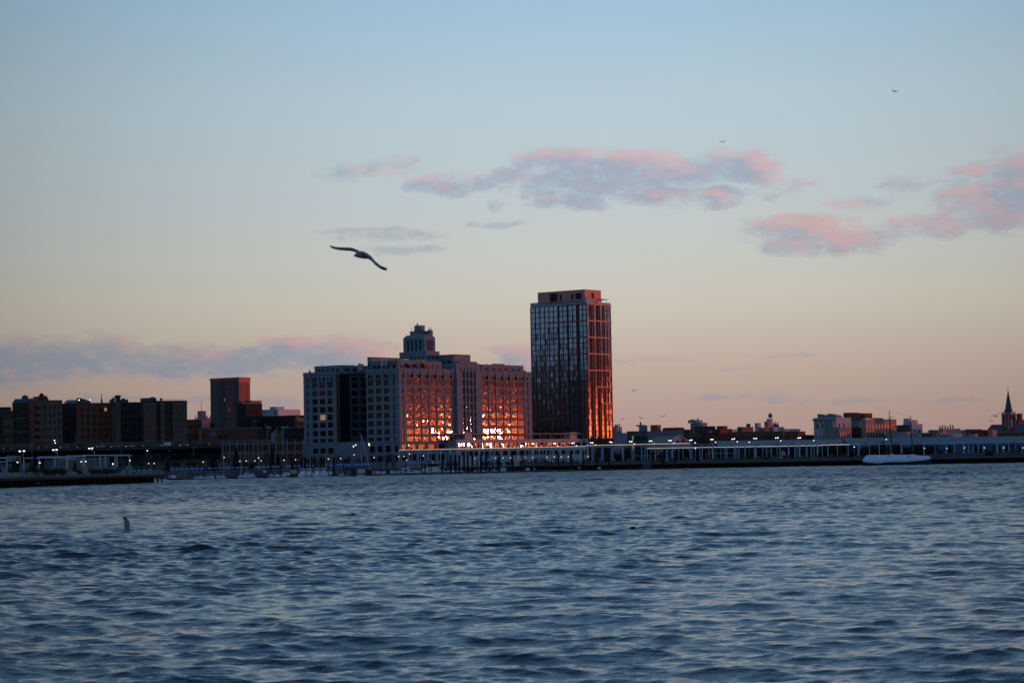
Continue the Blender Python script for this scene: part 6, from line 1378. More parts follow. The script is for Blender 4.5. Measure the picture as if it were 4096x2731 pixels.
    m = MB(); m.loft(rings); m.build('winter_wrap', mat('shrink_wrap', (.66, .72, .82), .5, var=.06, scale=.8), t, smooth=False); m = MB(); m.loft(hul); m.build('hull', BLACK, t)
    MAST = mat('dark_mast', (.03, .025, .022), .7, var=.2, scale=2); ends = []
    for (pb, pt, yt, yk) in ((3569, 3557, 1642, 1672), (3652, 3641, 1663, 1690)):
        b_, k_, e_ = at(pb, 1817, D) - O, at(pt + 1.6, yk, D) - O, at(pt, yt, D) - O; ends.append((k_, e_)); m = MB(); m.tube(b_, k_, .33, .26, 8); m.build('mast', MAST, t); m = MB(); m.tube(k_ - Vector((0, 0, .6)), e_, .24, .2, 8); m.build('topmast', FRAMEW, t)
        m = MB(); m.tube(k_ + Vector((-1, 0, 0)), k_ + Vector((1.6, 0, .5)), .1, n=4); m.tube(k_ + Vector((-.6, 0, -.5)), k_ + Vector((.9, 0, -.2)), .14, n=4)
        m.path([k_ + Vector((.4, 0, .2)), k_ + Vector((1.2, 0, .9)), k_ + Vector((1.9, 0, .8))], .06); m.build('crosstree', BLACK, t)
        m = MB()
        for sx in (-1.6, -.8, .9, 1.7): m.tube(k_, b_ + Vector((sx, -1.5 if sx < 0 else 1.5, 0)), .03, n=3)
        m.build('shroud', BLACK, t)
    m = MB(); a, b = ends[0][1], ends[1][1]; m.path([a.lerp(b, q) - Vector((0, 0, .35 * math.sin(q * math.pi))) for q in np.linspace(0, 1, 8)], .04, 3); bow = at(3724, 1832, D) - O; m.tube(b, bow, .03, n=3); m.build('stay', BLACK, t)
    m = MB()
    for px in (3543, 3547, 3551, 3555, 3626, 3637): X = loc(px, 0, D).x - O.x; m.tube((X, -2.9, zof(px, 1830, D)), (X, -1., zof(px, 1819.5, D)), .03, n=3)
    m.build('lashing', BLACK, t); m = MB(); X0, X1 = loc(3629, 0, D).x - O.x, loc(3638, 0, D).x - O.x; zz = zof(3633, 1823.5, D); m.box(X0, X1, -2.6, -2.2, zz - .25, zz + .1); m.build('wrap_label', mat('wrap_blue', (.03, .05, .2), .6, var=0), t)
    m = MB(); m.tube(bow + Vector((-.6, 0, -.4)), at(3775, 1824, D) - O, .22, .1, 6); m.build('bowsprit', BLACK, t)
boats()
# ================================================================ long pier on the right with its skeleton frames
def frange(a, b, s):
    while a < b: yield a; a += s
def right_pier():
    Z = 3.7; A, Bq = (2080, 1330), (3404, 1298)
    P0, P1 = loc(2080, 0, 1338), loc(3404, 0, 1300)
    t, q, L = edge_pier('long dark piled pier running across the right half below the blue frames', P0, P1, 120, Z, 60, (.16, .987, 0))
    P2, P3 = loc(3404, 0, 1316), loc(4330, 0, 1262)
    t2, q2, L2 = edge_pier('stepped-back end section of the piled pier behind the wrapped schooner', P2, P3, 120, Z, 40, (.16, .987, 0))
    def on(px, w, z=0.):
        D = interp(px, (2080, 1338), (3404, 1300)) if px < 3404 else interp(px, (3404, 1316), (4330, 1262)); D = D if px > 2080 else interp(px, (1590, 1352), (2080, 1338))
        return loc(px, z, D + w)
    CON = mat('pier_block_concrete', (.11, .11, .105), .9, var=.2)
    # low parapet with blocks
    wl = thing('parapet_wall', 'low dim concrete parapet with square blocks along the long pier', 'wall', on(2700, 4), kind='thing'); O = Vector(wl.location)
    def slab(m, pa, pb, w, z0, z1, th=.6):
        a, b = on(pa, w) - O, on(pb, w) - O; k = Vector((.1, th, 0))
        m.add([a + Vector((0, 0, z0)), b + Vector((0, 0, z0)), b + k + Vector((0, 0, z0)), a + k + Vector((0, 0, z0)), a + Vector((0, 0, z1)), b + Vector((0, 0, z1)), b + k + Vector((0, 0, z1)), a + k + Vector((0, 0, z1))], [(0, 3, 2, 1), (4, 5, 6, 7), (0, 1, 5, 4), (1, 2, 6, 5), (2, 3, 7, 6), (3, 0, 4, 7)])
    for a, b in ((2085, 2420), (2425, 2780), (2800, 3060), (3075, 3395), (3410, 3720), (3722, 3940), (3975, 4090), (4096, 4200)):
        m = MB(); slab(m, a, b, 4, Z, Z + (1.3 if a < 3700 else 1.9)); m.build('wall_panel', CON, wl)
    for px in list(range(2110, 3400, 58)) + [3430, 3606, 4037, 4066]:
        m = MB(); slab(m, px - 5, px + 5, 3.7, Z, Z + 2.7, 1.3); m.build('block', CON, wl)
    rl = thing('edge_railing', 'thin dark railing along the edge of the long pier', 'railing', on(2700, .6), kind='thing'); O2 = Vector(rl.location)
    for i, px in enumerate(list(range(2086, 3400, 25)) + list(range(3412, 4200, 25))):
        if i > 98: break
        m = MB(); p = on(px, .6, Z) - O2; p.z = Z; m.box(p.x - .07, p.x + .07, p.y - .07, p.y + .07, Z, Z + 1.15); m.build('railing_post', BLACK, rl)
    m = MB()
    for zz in (.6, 1.12):
        for a, b in ((2082, 3400), (3408, 4190)): 
            pa, pb = on(a, .6) - O2, on(b, .6) - O2; pa.z = pb.z = Z + zz; m.tube(pa, pb, .04, n=4)
    m.build('rail', BLACK, rl)
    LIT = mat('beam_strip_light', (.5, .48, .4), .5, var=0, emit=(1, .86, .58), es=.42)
    def frame(label, posts, w, zt, runs, lit=(), low=()):
        f = thing('skeleton_shed', label, 'steel frame', on(posts[0], w), group='pale blue skeleton frames on the long pier', kind='thing'); O3 = Vector(f.location)
        for i, px in enumerate(posts):
            ww = w + (i % 3) * 3.4; p = on(px, ww) - O3; r = (.22, .15, .18)[i % 3]
            m = MB(); m.tube((p.x, p.y, Z + 1.4), (p.x, p.y, zt - (0, .5, 1.)[i % 3]), r, n=6); m.build('post', STEELB, f)
        for (a, b, z, ww, r) in runs:
            m = MB(); pa, pb = on(a, ww) - O3, on(b, ww) - O3; pa.z = pb.z = z; m.tube(pa, pb, r, n=6); m.build('beam', STEELB, f)
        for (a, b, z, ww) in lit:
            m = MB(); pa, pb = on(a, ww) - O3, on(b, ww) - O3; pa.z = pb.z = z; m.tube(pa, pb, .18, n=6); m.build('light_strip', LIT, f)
        return f
    z1 = lambda px, py, w: zof(px, py, on(px, w).y)
    W = 6
    f = frame('pale blue skeleton frame at the marina end carrying the first long lit beam', [1599, 1636, 1649, 1673, 1683, 1698, 1716, 1725, 1749, 1763, 1767, 1783, 1801, 1805, 1877, 1916, 1921, 1938, 1963, 1972, 1998, 2005, 2033, 2039, 2072, 2078], W, z1(1800, 1797, W), [(1725, 1765, z1(1740, 1810, 9), 9, .12), (1770, 1805, z1(1785, 1799, 9), 9, .14), (1877, 1940, z1(1900, 1799, 9), 9, .12)], [(1599, 2100, z1(1850, 1796.5, W) + .3, W)])
    letters('lettering', 'PIER 5', 1.35, FRAMEW, f, tuple(Vector((.2, -.1, z1(1600, 1801, W) + .55))), (math.pi / 2, 0, 0), .05)
    frame('pale blue skeleton frame below the podium windows', [2104, 2118, 2136, 2158, 2160, 2173, 2202, 2210, 2236, 2241, 2263, 2278, 2300, 2320, 2324, 2339], W, z1(2220, 1790, W), [(2104, 2120, z1(2110, 1797, 8), 8, .15), (2136, 2202, z1(2170, 1795, 9), 9, .13), (2150, 2345, z1(2250, 1791.5, 7), 7, .15), (2163, 2200, z1(2180, 1800, 11), 11, .1)], [(2100, 2345, z1(2220, 1788, W) + .2, W)])
    frame('pale blue skeleton frame at the foot of the glass tower', [2370, 2377, 2407, 2413, 2447, 2453, 2491, 2496, 2530, 2538], W, z1(2450, 1784, W), [(2350, 2545, z1(2450, 1787.5, 7), 7, .15), (2456, 2490, z1(2470, 1797, 10), 10, .1)], [(2345, 2545, z1(2450, 1780.5, W) + .2, W)])
    f = frame('pale blue skeleton frame where the second lit beam starts under the first', [2568, 2581, 2590, 2609, 2623, 2650, 2667, 2672, 2689, 2692, 2716, 2734], W, z1(2650, 1780, W), [(2545, 2760, z1(2650, 1783, 7), 7, .15)], [(2545, 2761, z1(2650, 1776, W) + .2, W), (2588, 2890, z1(2740, 1790, 16), 16)])
    p = on(2589, 15.8) - Vector(f.location); letters('lettering', 'PIER 5', 1.25, FRAMEW, f, (p.x, p.y, z1(2590, 1793, 16) + .45), (math.pi / 2, 0, 0), .05)
    frame('pale blue skeleton frame with two taller portals below the orange windows', [2762, 2771, 2800, 2810, 2837, 2851, 2854, 2885, 2901, 2909, 2940, 2945, 2957, 2981], W, z1(2870, 1775, W), [(2762, 2800, z1(2780, 1775, W), W, .24), (2837, 2885, z1(2860, 1773.5, W), W, .24), (2885, 2990, z1(2930, 1776, W), W, .15), (2800, 2837, z1(2820, 1778, W), W, .15)], [(2890, 3100, z1(2990, 1786, 16), 16)])
    frame('pale blue skeleton frame under the long brown brick terrace', [2982, 3018, 3022, 3026, 3052, 3068, 3087, 3110, 3121, 3155, 3158], W, z1(3070, 1773, W), [(2982, 3180, z1(3080, 1774.5, W), W, .16), (3017, 3053, z1(3035, 1772, W), W, .26)], [(3060, 3290, z1(3170, 1783, 16), 16)])
    frame('pale blue skeleton frame with a tall end portal left of the white apartment cluster', [3181, 3189, 3198, 3201, 3225, 3230, 3246, 3257, 3270, 3273, 3291], W, z1(3240, 1771, W), [(3181, 3292, z1(3236, 1770.5, W), W, .22), (3262, 3292, z1(3280, 1777, 9), 9, .12)], [])
    frame('low pale blue skeleton frame left of the schooner masts', [3313, 3351, 3394, 3434, 3438, 3480, 3519, 3564], W, z1(3440, 1776, W), [(3434, 3480, z1(3457, 1785.5, 8), 8, .08), (3400, 3600, z1(3500, 1776, W), W, .17)], [(3291, 3440, z1(3370, 1777.5, W), W), (3470, 3480, z1(3475, 1776, W), W), (3510, 3528, z1(3520, 1775.5, W), W)])
    frame('pale blue skeleton frame behind the schooner masts', [3606, 3610, 3654, 3696, 3741, 3786, 3819], W, z1(3700, 1773, W), [(3600, 3860, z1(3730, 1771.5, W), W, .18), (3611, 3652, z1(3630, 1784, 8), 8, .08), (3696, 3830, z1(3760, 1776, 9), 9, .1)])
    frame('pale blue skeleton frame with closely set posts before the blue warehouse', [3856, 3876, 3895, 3915, 3934], W, z1(3900, 1772, W), [(3840, 3960, z1(3900, 1772, W), W, .15)])
    frame('pale blue skeleton frame below the church', [3989, 3993, 4013, 4037, 4064, 4089], W, z1(4040, 1771, W), [(3960, 4200, z1(4040, 1770.5, W), W, .15)])
    # flood lamps: pairs on poles, single small ones
    def lampset(name, label, heads, w, zb, warm=False, s=.34, grp=None, up=.0):
        o = on(heads[0][0], w); f = thing(name, label, 'lamp', (o.x, o.y, zb), group=grp, kind='thing'); O4 = Vector(f.location); ph = [at(x, y, O4.y) - O4 for x, y in heads]
        m = MB(); cx = sum(p.x for p in ph) / len(ph); zt = min(p.z for p in ph)
        m.tube((cx, .3, 0), (cx, .3, zt), .1, .07, 5)
        for p in ph: m.tube((cx, .3, zt - .2), (p.x, .1, p.z), .05, n=4)
        m.build('pole', GREYP, f)
        for p in ph: 
            m = MB(); m.lathe([(s * .7, -s * .5), (s, 0), (s * .6, s * .5)], tuple(p), 8); m.build('lamp_head', LAMPW if warm else LAMP, f)
    pairs = [((1845, 1778), (1852, 1777)), ((2006, 1775), (2013, 1776)), ((2128, 1774), (2134, 1774)), ((2215, 1773), (2221, 1773)), ((2288, 1772), (2295, 1771)), ((2363, 1770), (2371, 1770)), ((2440, 1767), (2447, 1768)), ((2519, 1765), (2527, 1766)), ((2599, 1763), (2606, 1763)), ((2676, 1761), (2684, 1761)), ((2760, 1760), (2767, 1759)), ((2844, 1757), (2851, 1757)), ((2929, 1756), (2937, 1754)), ((3016, 1753), (3025, 1753)), ((3103, 1751), (3112, 1750)), ((3193, 1751), (3201, 1750))]
    for i, pr in enumerate(pairs): lampset('flood_lamp', f'bright double flood lamp above the long pier, {nth(i)} counted from the podium windows', pr, 30, Z, False, .4, 'bright double flood lamps on the long pier')
    singles = [(2145, 1785), (2232, 1783), (2306, 1782), (2382, 1779), (2537, 1775), (2617, 1774), (2696, 1772), (2780, 1770), (2862, 1768), (2782, 1792), (2949, 1766), (2997, 1768), (3123, 1762), (3255, 1761), (3417, 1787), (3545, 1757)]
    for i, pq in enumerate(singles): lampset('pier_lamp', f'single small white lamp behind the long pier frames, {nth(i)} counted from the podium windows', [pq], 40, Z, False, .33, 'single small lamps behind the long pier')
    lows = [(1900, 1833), (1952, 1836), (1982, 1831), (2012, 1830), (2042, 1830), (2072, 1829), (2101, 1829), (2130, 1829), (2188, 1828), (2217, 1827), (2245, 1827), (2273, 1826), (2353, 1825)]
    for i, pq in enumerate(lows): lampset('path_lamp', f'knee-high lamp along the pier path below the skeleton frames, {nth(i)} from the marina side', [pq], 9, PROM_Z, True, .26, 'low lamps along the pier path')
    posts = [(3698, 1792), (3788, 1792), (3858, 1790), (3937, 1790), (4015, 1790), (4092, 1790)]
    for i, pq in enumerate(posts): lampset('post_lamp', f'warm lamp on a pale blue post before the blue warehouse, {nth(i)} from the schooner', [pq], 5.4, Z, True, .27, 'warm post lamps before the blue warehouse')
    return on, Z
ON2, Z2 = right_pier()
# ================================================================ promenade furniture
def promenade():
    def pd(px): return interp(px, (520, 1195), (1500, 1225)) if px < 1500 else interp(px, (1500, 1225), (2100, 1345))
    # bulkhead and railing
    cuts = [540, 740, 950, 1160, 1380, 1600, 1840, 2085]; nm = ['nearest the long pier tip', 'behind the bent handrails', 'behind the grey dock sheds', 'behind the small runabouts', 'behind the banner container', 'behind the white yachts', 'behind the dark pile row']
    for i in range(7):
        a, b = loc(cuts[i], 0, pd(cuts[i])), loc(cuts[i + 1] - 2, 0, pd(cuts[i + 1])); t = thing('sea_wall', f'dark timber-faced sea wall with railing {nm[i]}', 'sea wall', a, group='sea wall lengths along the promenade', kind='thing'); d = b - a; L = d.length; n = d.normalized(); k = Vector((-n.y, n.x, 0))
        m = MB(); c = [Vector((0, 0, -1)), d + Vector((0, 0, -1)), d + k + Vector((0, 0, -1)), k + Vector((0, 0, -1))]; c += [v + Vector((0, 0, 1 + PROM_Z + .15)) for v in c]; m.add(c, [(0, 3, 2, 1), (4, 5, 6, 7), (0, 1, 5, 4), (1, 2, 6, 5), (2, 3, 7, 6), (3, 0, 4, 7)]); m.build('wall_face', mat('sea_wall_timber', (.035, .033, .03), .9, var=.35, scale=1.), t)
        m = MB(); N = int(L / 2.4)
        for j in range(N + 1): p = n * (L * j / N) + k * .4; m.tube((p.x, p.y, PROM_Z), (p.x, p.y, PROM_Z + 1.25), .05, n=4)
        for zz in (.5, .85, 1.2): p0, p1 = k * .4, n * L + k * .4; m.tube((p0.x, p0.y, PROM_Z + zz), (p1.x, p1.y, PROM_Z + zz), .035, n=4)
        m.build('railing', GREYP, t)
    # parasols
    U = [535, 555.5, 577, 599, 687.6, 707.7, 727.8, 747.9, 769.3, 788.2, 807, 838, 859, 881, 900, 914, 931, 949, 965, 985, 1026, 1040.6, 1053, 1071, 1091.6, 1112.7, 1150, 1161, 1183, 1199, 1230, 1239.6, 1254, 1307, 1326, 1348, 1358, 1367, 1379, 1394, 1423, 1437, 1450, 1465, 1473, 1482, 1623, 1642, 1660, 1849, 1864, 1886, 1905, 1932, 1952, 1968, 1978, 2011, 2026, 2042]
    BLUE = mat('parasol_blue', (.17, .36, .64), .8, var=.06); p0 = thing('parasol', '', 'parasol', (0, 0, 0), group='blue parasols along the promenade', kind='thing')
    m = MB(); m.tube((0, 0, 0), (0, 0, 2.7), .04, n=6); m.build('pole', FRAMEW, p0)
    m = MB(); m.lathe([(1.32, 1.95), (1.36, 2.08), (.9, 2.38), (.4, 2.62), (.04, 2.78)], n=10); m.build('canopy', BLUE, p0)
    m = MB(); m.box(-.5, .5, -.5, .5, .68, .74); m.tube((0, 0, .02), (0, 0, .68), .05, n=5); m.lathe([(.3, 0), (.3, .05), (.05, .08)], n=8); m.build('table', GREYP, p0)
    TOPS = [(535, 1877), (600, 1875), (690, 1872.5), (900, 1866), (1030, 1863.5), (1200, 1859), (1450, 1852), (1660, 1845), (1850, 1837), (2050, 1833)]
    for i, px in enumerate(U):
        D = pd(px) + 4 + (i % 3) * 1.5; zt = zof(px, float(np.interp(px, [a for a, b in TOPS], [b for a, b in TOPS])), D); o = at_first(p0, i == 0, loc(px, zt - 2.78, D), R.uniform(0, 1), f'blue promenade parasol, {nth(i)} in line from the long pier tip')
        sc = R.uniform(.8, .9); o.scale = (sc, sc, 1)
    # lamps of the promenade (pole with two arms)
    LP = [(452, 1853), (595, 1853), (617, 1853), (813, 1847), (897, 1829), (960, 1844), (985, 1843), (1020, 1842), (1035, 1831), (1045, 1842), (1136, 1840), (1183, 1838), (1314, 1835), (1363, 1833), (1417, 1818), (1497, 1829), (1595, 1825), (1617, 1824), (1639, 1815), (1627, 1840), (1694, 1822), (1033, 1868)]
    HI = [(218, 1761), (221, 1771), (1415, 1785), (1424, 1779), (1477, 1775), (1479, 1780), (1636, 1780), (590, 1802), (1167, 1778), (1171, 1784), (1159, 1787), (994, 1777), (1046, 1774)]
    for i, (px, py) in enumerate(LP):
        D = pd(px) + 14; o = loc(px, PROM_Z, D); t = thing('promenade_lamp', f'slim warm lamp with cross arm above the parasols, {nth(i)} from the long pier tip', 'lamp', o, group='slim lamps along the promenade', kind='thing'); z = zof(px, py, D) - PROM_Z
        m = MB(); m.tube((1.3, 0, 0), (1.3, 0, z + .4), .07, .05, 5); m.tube((-.1, 0, z + .25), (2.7, 0, z + .35), .04, n=4); m.build('pole', GREYP, t); m = MB(); m.lathe([(.12, -.2), (.24, 0), (.1, .2)], (0, 0, z), 7); m.build('lamp_glass', LAMPW, t)
    for i, (px, py) in enumerate(HI):
        D = 1425 if px < 400 or 560 < px < 1300 else 1330; zb = 18.2 if px < 400 else 3.5; z = zof(px, py, D) - zb; t = thing('street_lamp', f'tall street lamp with pale head, {nth(i)} of the scattered inland ones', 'lamp', loc(px, zb, D), group='tall inland street lamps', kind='thing')
        m = MB(); m.tube((.7, .2, 0), (.7, .2, z + .8), .12, .07, 5); m.path([(.7, .2, z + .6), (.3, 0, z + .5), (0, 0, z + .1)], .05); m.build('pole', BARK, t); m = MB(); m.lathe([(.18, -.3), (.36, 0), (.18, .3)], (0, 0, z), 7); m.build('lamp_head', LAMP if i % 2 == 0 else LAMPW, t)
    # bare utility poles by the highway
    for i, (px, yt, yb, D) in enumerate(((50, 1616, 1790, 1470), (150, 1735, 1795, 1432), (128, 1766, 1850, 1432), (258, 1710, 1850, 1430), (302, 1733, 1800, 1470), (479, 1775, 1860, 1428), (486, 1778, 1850, 1427), (502, 1716, 1790, 1470), (587, 1800, 1872, 1420), (740, 1726, 1790, 1470), (775, 1784, 1850, 1420), (831, 1780, 1840, 1420), (1069, 1722, 1760, 1440))):
        if yt < 1640: continue
        o = at(px, yb, D); z = zof(px, yt, D) - o.z; t = thing('utility_pole', f'thin bare pole near the elevated highway, {nth(i)} from the photo edge', 'pole', o, group='bare poles by the highway', kind='thing'); m = MB(); m.tube((0, 0, 0), (0, 0, z), .13, .07, 5); m.build('pole_shaft', BARK if i % 2 else GREYP, t); m = MB(); m.tube((-.1, 0, z - .3), (1.1, 0, z - .1), .05, n=4); m.box(.8, 1.4, -.12, .12, z - .18, z - .04); m.build('arm', GREYP, t)
    # diamond road sign
    o = at(1069, 1742, 1436); t = thing('road_sign', 'small diamond-shaped grey road sign on a thin bent pole', 'sign', o, kind='thing'); m = MB(); m.add([(-.75, 0, 0), (0, 0, -.75), (.75, 0, 0), (0, 0, .75), (-.75, .06, 0), (0, .06, -.75), (.75, .06, 0), (0, .06, .75)], [(0, 1, 2, 3), (7, 6, 5, 4), (0, 4, 5, 1), (1, 5, 6, 2), (2, 6, 7, 3), (3, 7, 4, 0)]); m.build('sign_plate', CONC_D, t); m = MB(); m.path([(0, .1, -3), (0, .1, 2.6), (.4, .1, 3.1), (1, .1, 3.3)], .05); m.build('pole', GREYP, t)
    # white dinghy wrapped upright, goal frames and yellow box on the pier
    o = ON2(3135, 12); o.z = Z2; t = thing('upright_buoy', 'large red and white buoy standing upright on the long pier', 'buoy', o, kind='thing')
    m = MB(); m.lathe([(.9, 0), (1.25, 1.2), (1.3, 2.6)], n=12); m.build('lower_body', mat('buoy_red', (.15, .025, .03), .6, var=.1), t); m = MB(); m.lathe([(1.28, 2.6), (1.15, 3.8), (.7, 4.6), (.12, 5.1)], n=12); m.build('upper_body', mat('buoy_pale', (.26, .26, .3), .6, var=.1), t); m = MB(); m.tube((0, 0, 5), (0, 0, 6.2), .06, n=4); m.build('mast', BLACK, t)
    for i, (p0_, p1_, y, lab) in enumerate(((2538, 2602, 1822, 'white tube goal frame below the gabled shed'), (2826, 2942, 1813, 'wide white tube goal frame below the taller portals'))):
        a, b = ON2(p0_, 30), ON2(p1_, 30); zt = zof(p0_, y, a.y); t = thing('goal_frame', lab, 'goal', (a.x, a.y, Z2), kind='thing'); w = b.x - a.x; m = MB(); m.path([(0, 0, 0), (0, 0, zt - Z2), (w, 0, zt - Z2), (w, 0, 0)], .1, 5); m.path([(0, 0, zt - Z2), (0, 1.5, 0), (w, 1.5, 0), (w, 0, zt - Z2)], .05, 4); m.build('goal_tube', FRAMEW, t)
        m = MB()
        for k in range(12): m.tube((w * k / 11, 0, zt - Z2), (w * k / 11, 1.5, 0), .02, n=3)
        m.build('net', GREYP, t)
    for i, (px, lab, c) in enumerate(((2809, 'small yellow call box by the low pier parapet', 'yellow'), (3257, 'yellow post box under the end portal', 'yellow'), (2668, 'pale blue kiosk panel by the tall dark piles', 'pale'), (3124, 'pale notice panel near the upright buoy', 'pale'), (2319, 'pale blue map stand below the podium', 'pale'))):
        o = ON2(px, 2.2); t = thing('notice_stand', lab, 'stand', (o.x, o.y, Z2), kind='thing'); m = MB(); w, h = (.35, 1.4) if c == 'yellow' else (.9, 1.7); m.box(-w, w, -.1, .1, .5, h + .5); m.build('panel', mat('stand_' + c, (.4, .34, .06) if c == 'yellow' else (.22, .28, .32), .6, var=.1), t); m = MB(); m.tube((-w * .7, 0, 0), (-w * .7, 0, .5), .06, n=4); m.tube((w * .7, 0, 0), (w * .7, 0, .5), .06, n=4); m.build('leg', BLACK, t)
promenade()
# ================================================================ trees
def bare_tree(h, seed, twigs=260, spread=.55):
    r = random.Random(seed); mb = MB(); tw = MB()
    def grow(p, d, L, rad_, lev):
        e = p + d * L; (mb if lev < 3 else tw).tube(p, e, rad_, rad_ * .68, 5 if lev < 2 else 3, caps=False)
        if lev >= 5: return
        for k in range(3 if lev < 4 else 2):
            a = r.uniform(0, 6.28); t = r.uniform(.3, .75) * (1. if lev else .8); u = d.orthogonal().normalized(); w = d.cross(u); nd = (d + (u * math.cos(a) + w * math.sin(a)) * t * spread * 1.6 + Vector((0, 0, .12))).normalized(); grow(p + d * L * r.uniform(.55, 1.), nd, L * r.uniform(.62, .82), max(rad_ * .6, .028), lev + 1)
    grow(Vector((0, 0, 0)), Vector((r.uniform(-.06, .06), r.uniform(-.06, .06), 1)).normalized(), h * .3, h * .03, 0)
    return mb, tw
def leaf_cloud(mb, r, n, f, s):
    for _ in range(n):
        p = f(r); a, b = Vector((r.gauss(0, 1), r.gauss(0, 1), r.gauss(0, 1))).normalized(), Vector((r.gauss(0, 1), r.gauss(0, 1), r.gauss(0, 1))).normalized(); q = s * r.uniform(.6, 1.5)
        mb.quad(p - a * q, p + b * q * .6, p + a * q, p - b * q * .6)
def conifer_proto(name, h, w, seed, label, leaf, n=1500):
    r = random.Random(seed); t = thing(name, label, 'tree', (0, 0, 0), kind='thing'); m = MB(); m.tube((0, 0, 0), (0, 0, h * .92), h * .022, h * .004, 6); m.build('trunk', BARK, t)
    def f(r):
        k = r.random() ** 1.5; z = h * (.1 + .9 * k); lay = .75 + .25 * math.sin(k * 46); rr = w * (1 - k) ** .8 * lay * math.sqrt(r.uniform(.15, 1.1)); a = r.uniform(0, 6.28); return Vector((rr * math.cos(a), rr * math.sin(a), z - .1 * rr))
    m = MB(); leaf_cloud(m, r, n, f, h * .035); m.build('crown', leaf, t); return t
def shrub_proto(name, h, w, seed, label, leaf, n=900):
    r = random.Random(seed); t = thing(name, label, 'shrub', (0, 0, 0), kind='thing'); m = MB()
    for k in range(5): m.tube((0, 0, 0), (r.uniform(-w, w) * .6, r.uniform(-w, w) * .6, h * .7), .05, .02, 4)
    m.build('stem', BARK, t); cs = [Vector((r.uniform(-w, w) * .6, r.uniform(-w, w) * .6, h * r.uniform(.3, .75))) for _ in range(7)]
    def f(r):
        c = r.choice(cs); v = Vector((r.gauss(0, 1), r.gauss(0, 1), r.gauss(0, .8))).normalized() * r.uniform(.3, 1.) * h * .32; return c + v
    m = MB(); leaf_cloud(m, r, n, f, h * .05); m.build('foliage', leaf, t); return t
def trees():
    protos = []
    for i in range(5):
        t = thing('bare_tree', '', 'tree', (0, 0, 0), kind='thing'); a, b = bare_tree(10., 30 + i, spread=(.5, .62, .45, .7, .55)[i]); a.build('trunk', BARK, t); b.build('crown', TWIG, t); protos.append(t)
    used = [False] * 5
    def put(k, loc_, label, h, group):
        p = protos[k]; s = h / 10.; o = at_first(p, not used[k], loc_, R.uniform(0, 6.28), label, s); used[k] = True; o['group'] = group; o.scale = (s * R.uniform(.85, 1.2), s, s); return o
    # brushy slope
    i = 0
    for px in sorted([R.uniform(478, 1215) for _ in range(64)]):
        D = R.uniform(1236, 1400); z = 2.8 + (D - 1240) / 170 * 6.5; put(i % 5, loc(px, z * .9, D), f'leafless tree on the dark slope above the parasols, {nth(i)} from the long pier tip', R.uniform(5, 10), 'bare trees on the dark slope'); i += 1
    j = 0
    for px in sorted([R.uniform(1215, 1600) for _ in range(24)] + [R.uniform(1850, 2100) for _ in range(6)]):
        put(j % 5, loc(px, PROM_Z, R.uniform(1350, 1440)), f'leafless tree in front of the grey warehouse block, {nth(j)} from its far corner', R.uniform(6.5, 12), 'bare trees before the warehouse block'); j += 1
    # skyline trees at the right
    j = 0
    for px, h in sorted([(R.uniform(2478, 2560), R.uniform(9, 14)) for _ in range(9)] + [(R.uniform(2640, 2720), R.uniform(9, 13)) for _ in range(7)] + [(2768, 10)] + [(R.uniform(2835, 2868), 13) for _ in range(4)] + [(R.uniform(2900, 2925), 12) for _ in range(3)] + [(R.uniform(2950, 3015), 13) for _ in range(6)] + [(R.uniform(3135, 3260), R.uniform(7, 9)) for _ in range(9)] + [(R.uniform(3690, 3760), 8) for _ in range(7)] + [(R.uniform(3850, 3885), 9) for _ in range(3)]):
        D = R.uniform(2050, 2250); put(j % 5, loc(px, 15. + (D - 2050) * .03, D), f'leafless skyline tree behind the low houses, {nth(j)} counted from the glass tower', h, 'bare skyline trees'); j += 1
    # bare trees behind the right pier, before the warehouses
    j = 0
    for px in sorted([R.uniform(2450, 2800) for _ in range(10)] + [R.uniform(3180, 3720) for _ in range(22)] + [R.uniform(3780, 4096) for _ in range(8)]):
        put(j % 5, loc(px, Z2, R.uniform(1380, 1470)), f'leafless tree between the long pier frames and the sheds, {nth(j)} from the glass tower', R.uniform(7, 12), 'bare trees behind the long pier'); j += 1
    for k, (px, D, z, h) in enumerate(((8, 1480, 18, 15), (20, 1486, 18, 12), (758, 1460, 17, 9), (765, 1440, 17, 9), (775, 1445, 16, 8))): put(k % 5, loc(px, z, D), f'leafless street tree on the bluff, {nth(k)} from the photo edge', h, 'bare street trees on the bluff')
    # conifers
    c0 = conifer_proto('conifer', 8., 2.2, 5, '', LEAFD); first = [True]
    cl = [(140, 790, 6.5), (170, 800, 5.), (72, 780, 6.), (57, 776, 5.5), (300, 820, 4.6), (124, 790, 4.4), (399, 850, 4.), (672, 1240, 6.), (850, 1250, 11.5), (858, 1252, 9.5), (946, 1252, 12.), (1090, 1260, 11.5), (1112, 1262, 9.), (1180, 1264, 7.), (3799, 1345, 6.5), (3905, 1350, 6.), (3918, 1348, 5.5), (4030, 1350, 6.4), (4062, 1350, 6.2), (2887, 2100, 14)]
    for i, (px, D, h) in enumerate(cl):
        z = Z2 if D in (1345, 1350, 1348) else (3.5 if D < 900 else (17 if D == 2100 else 3.)); o = at_first(c0, first[0], loc(px, z, D), R.uniform(0, 6), f'dark conifer standing among the waterfront planting, {nth(i)} from the photo edge' if i < 14 else f'dark evergreen at the far pier end and skyline, {nth(i - 14)} past the schooner', h / 8.); first[0] = False; o['group'] = 'dark conifers along the shore'
    # roof garden conifers on the warehouse block
    def roof(px, D): return loc(px, f_zt, D)
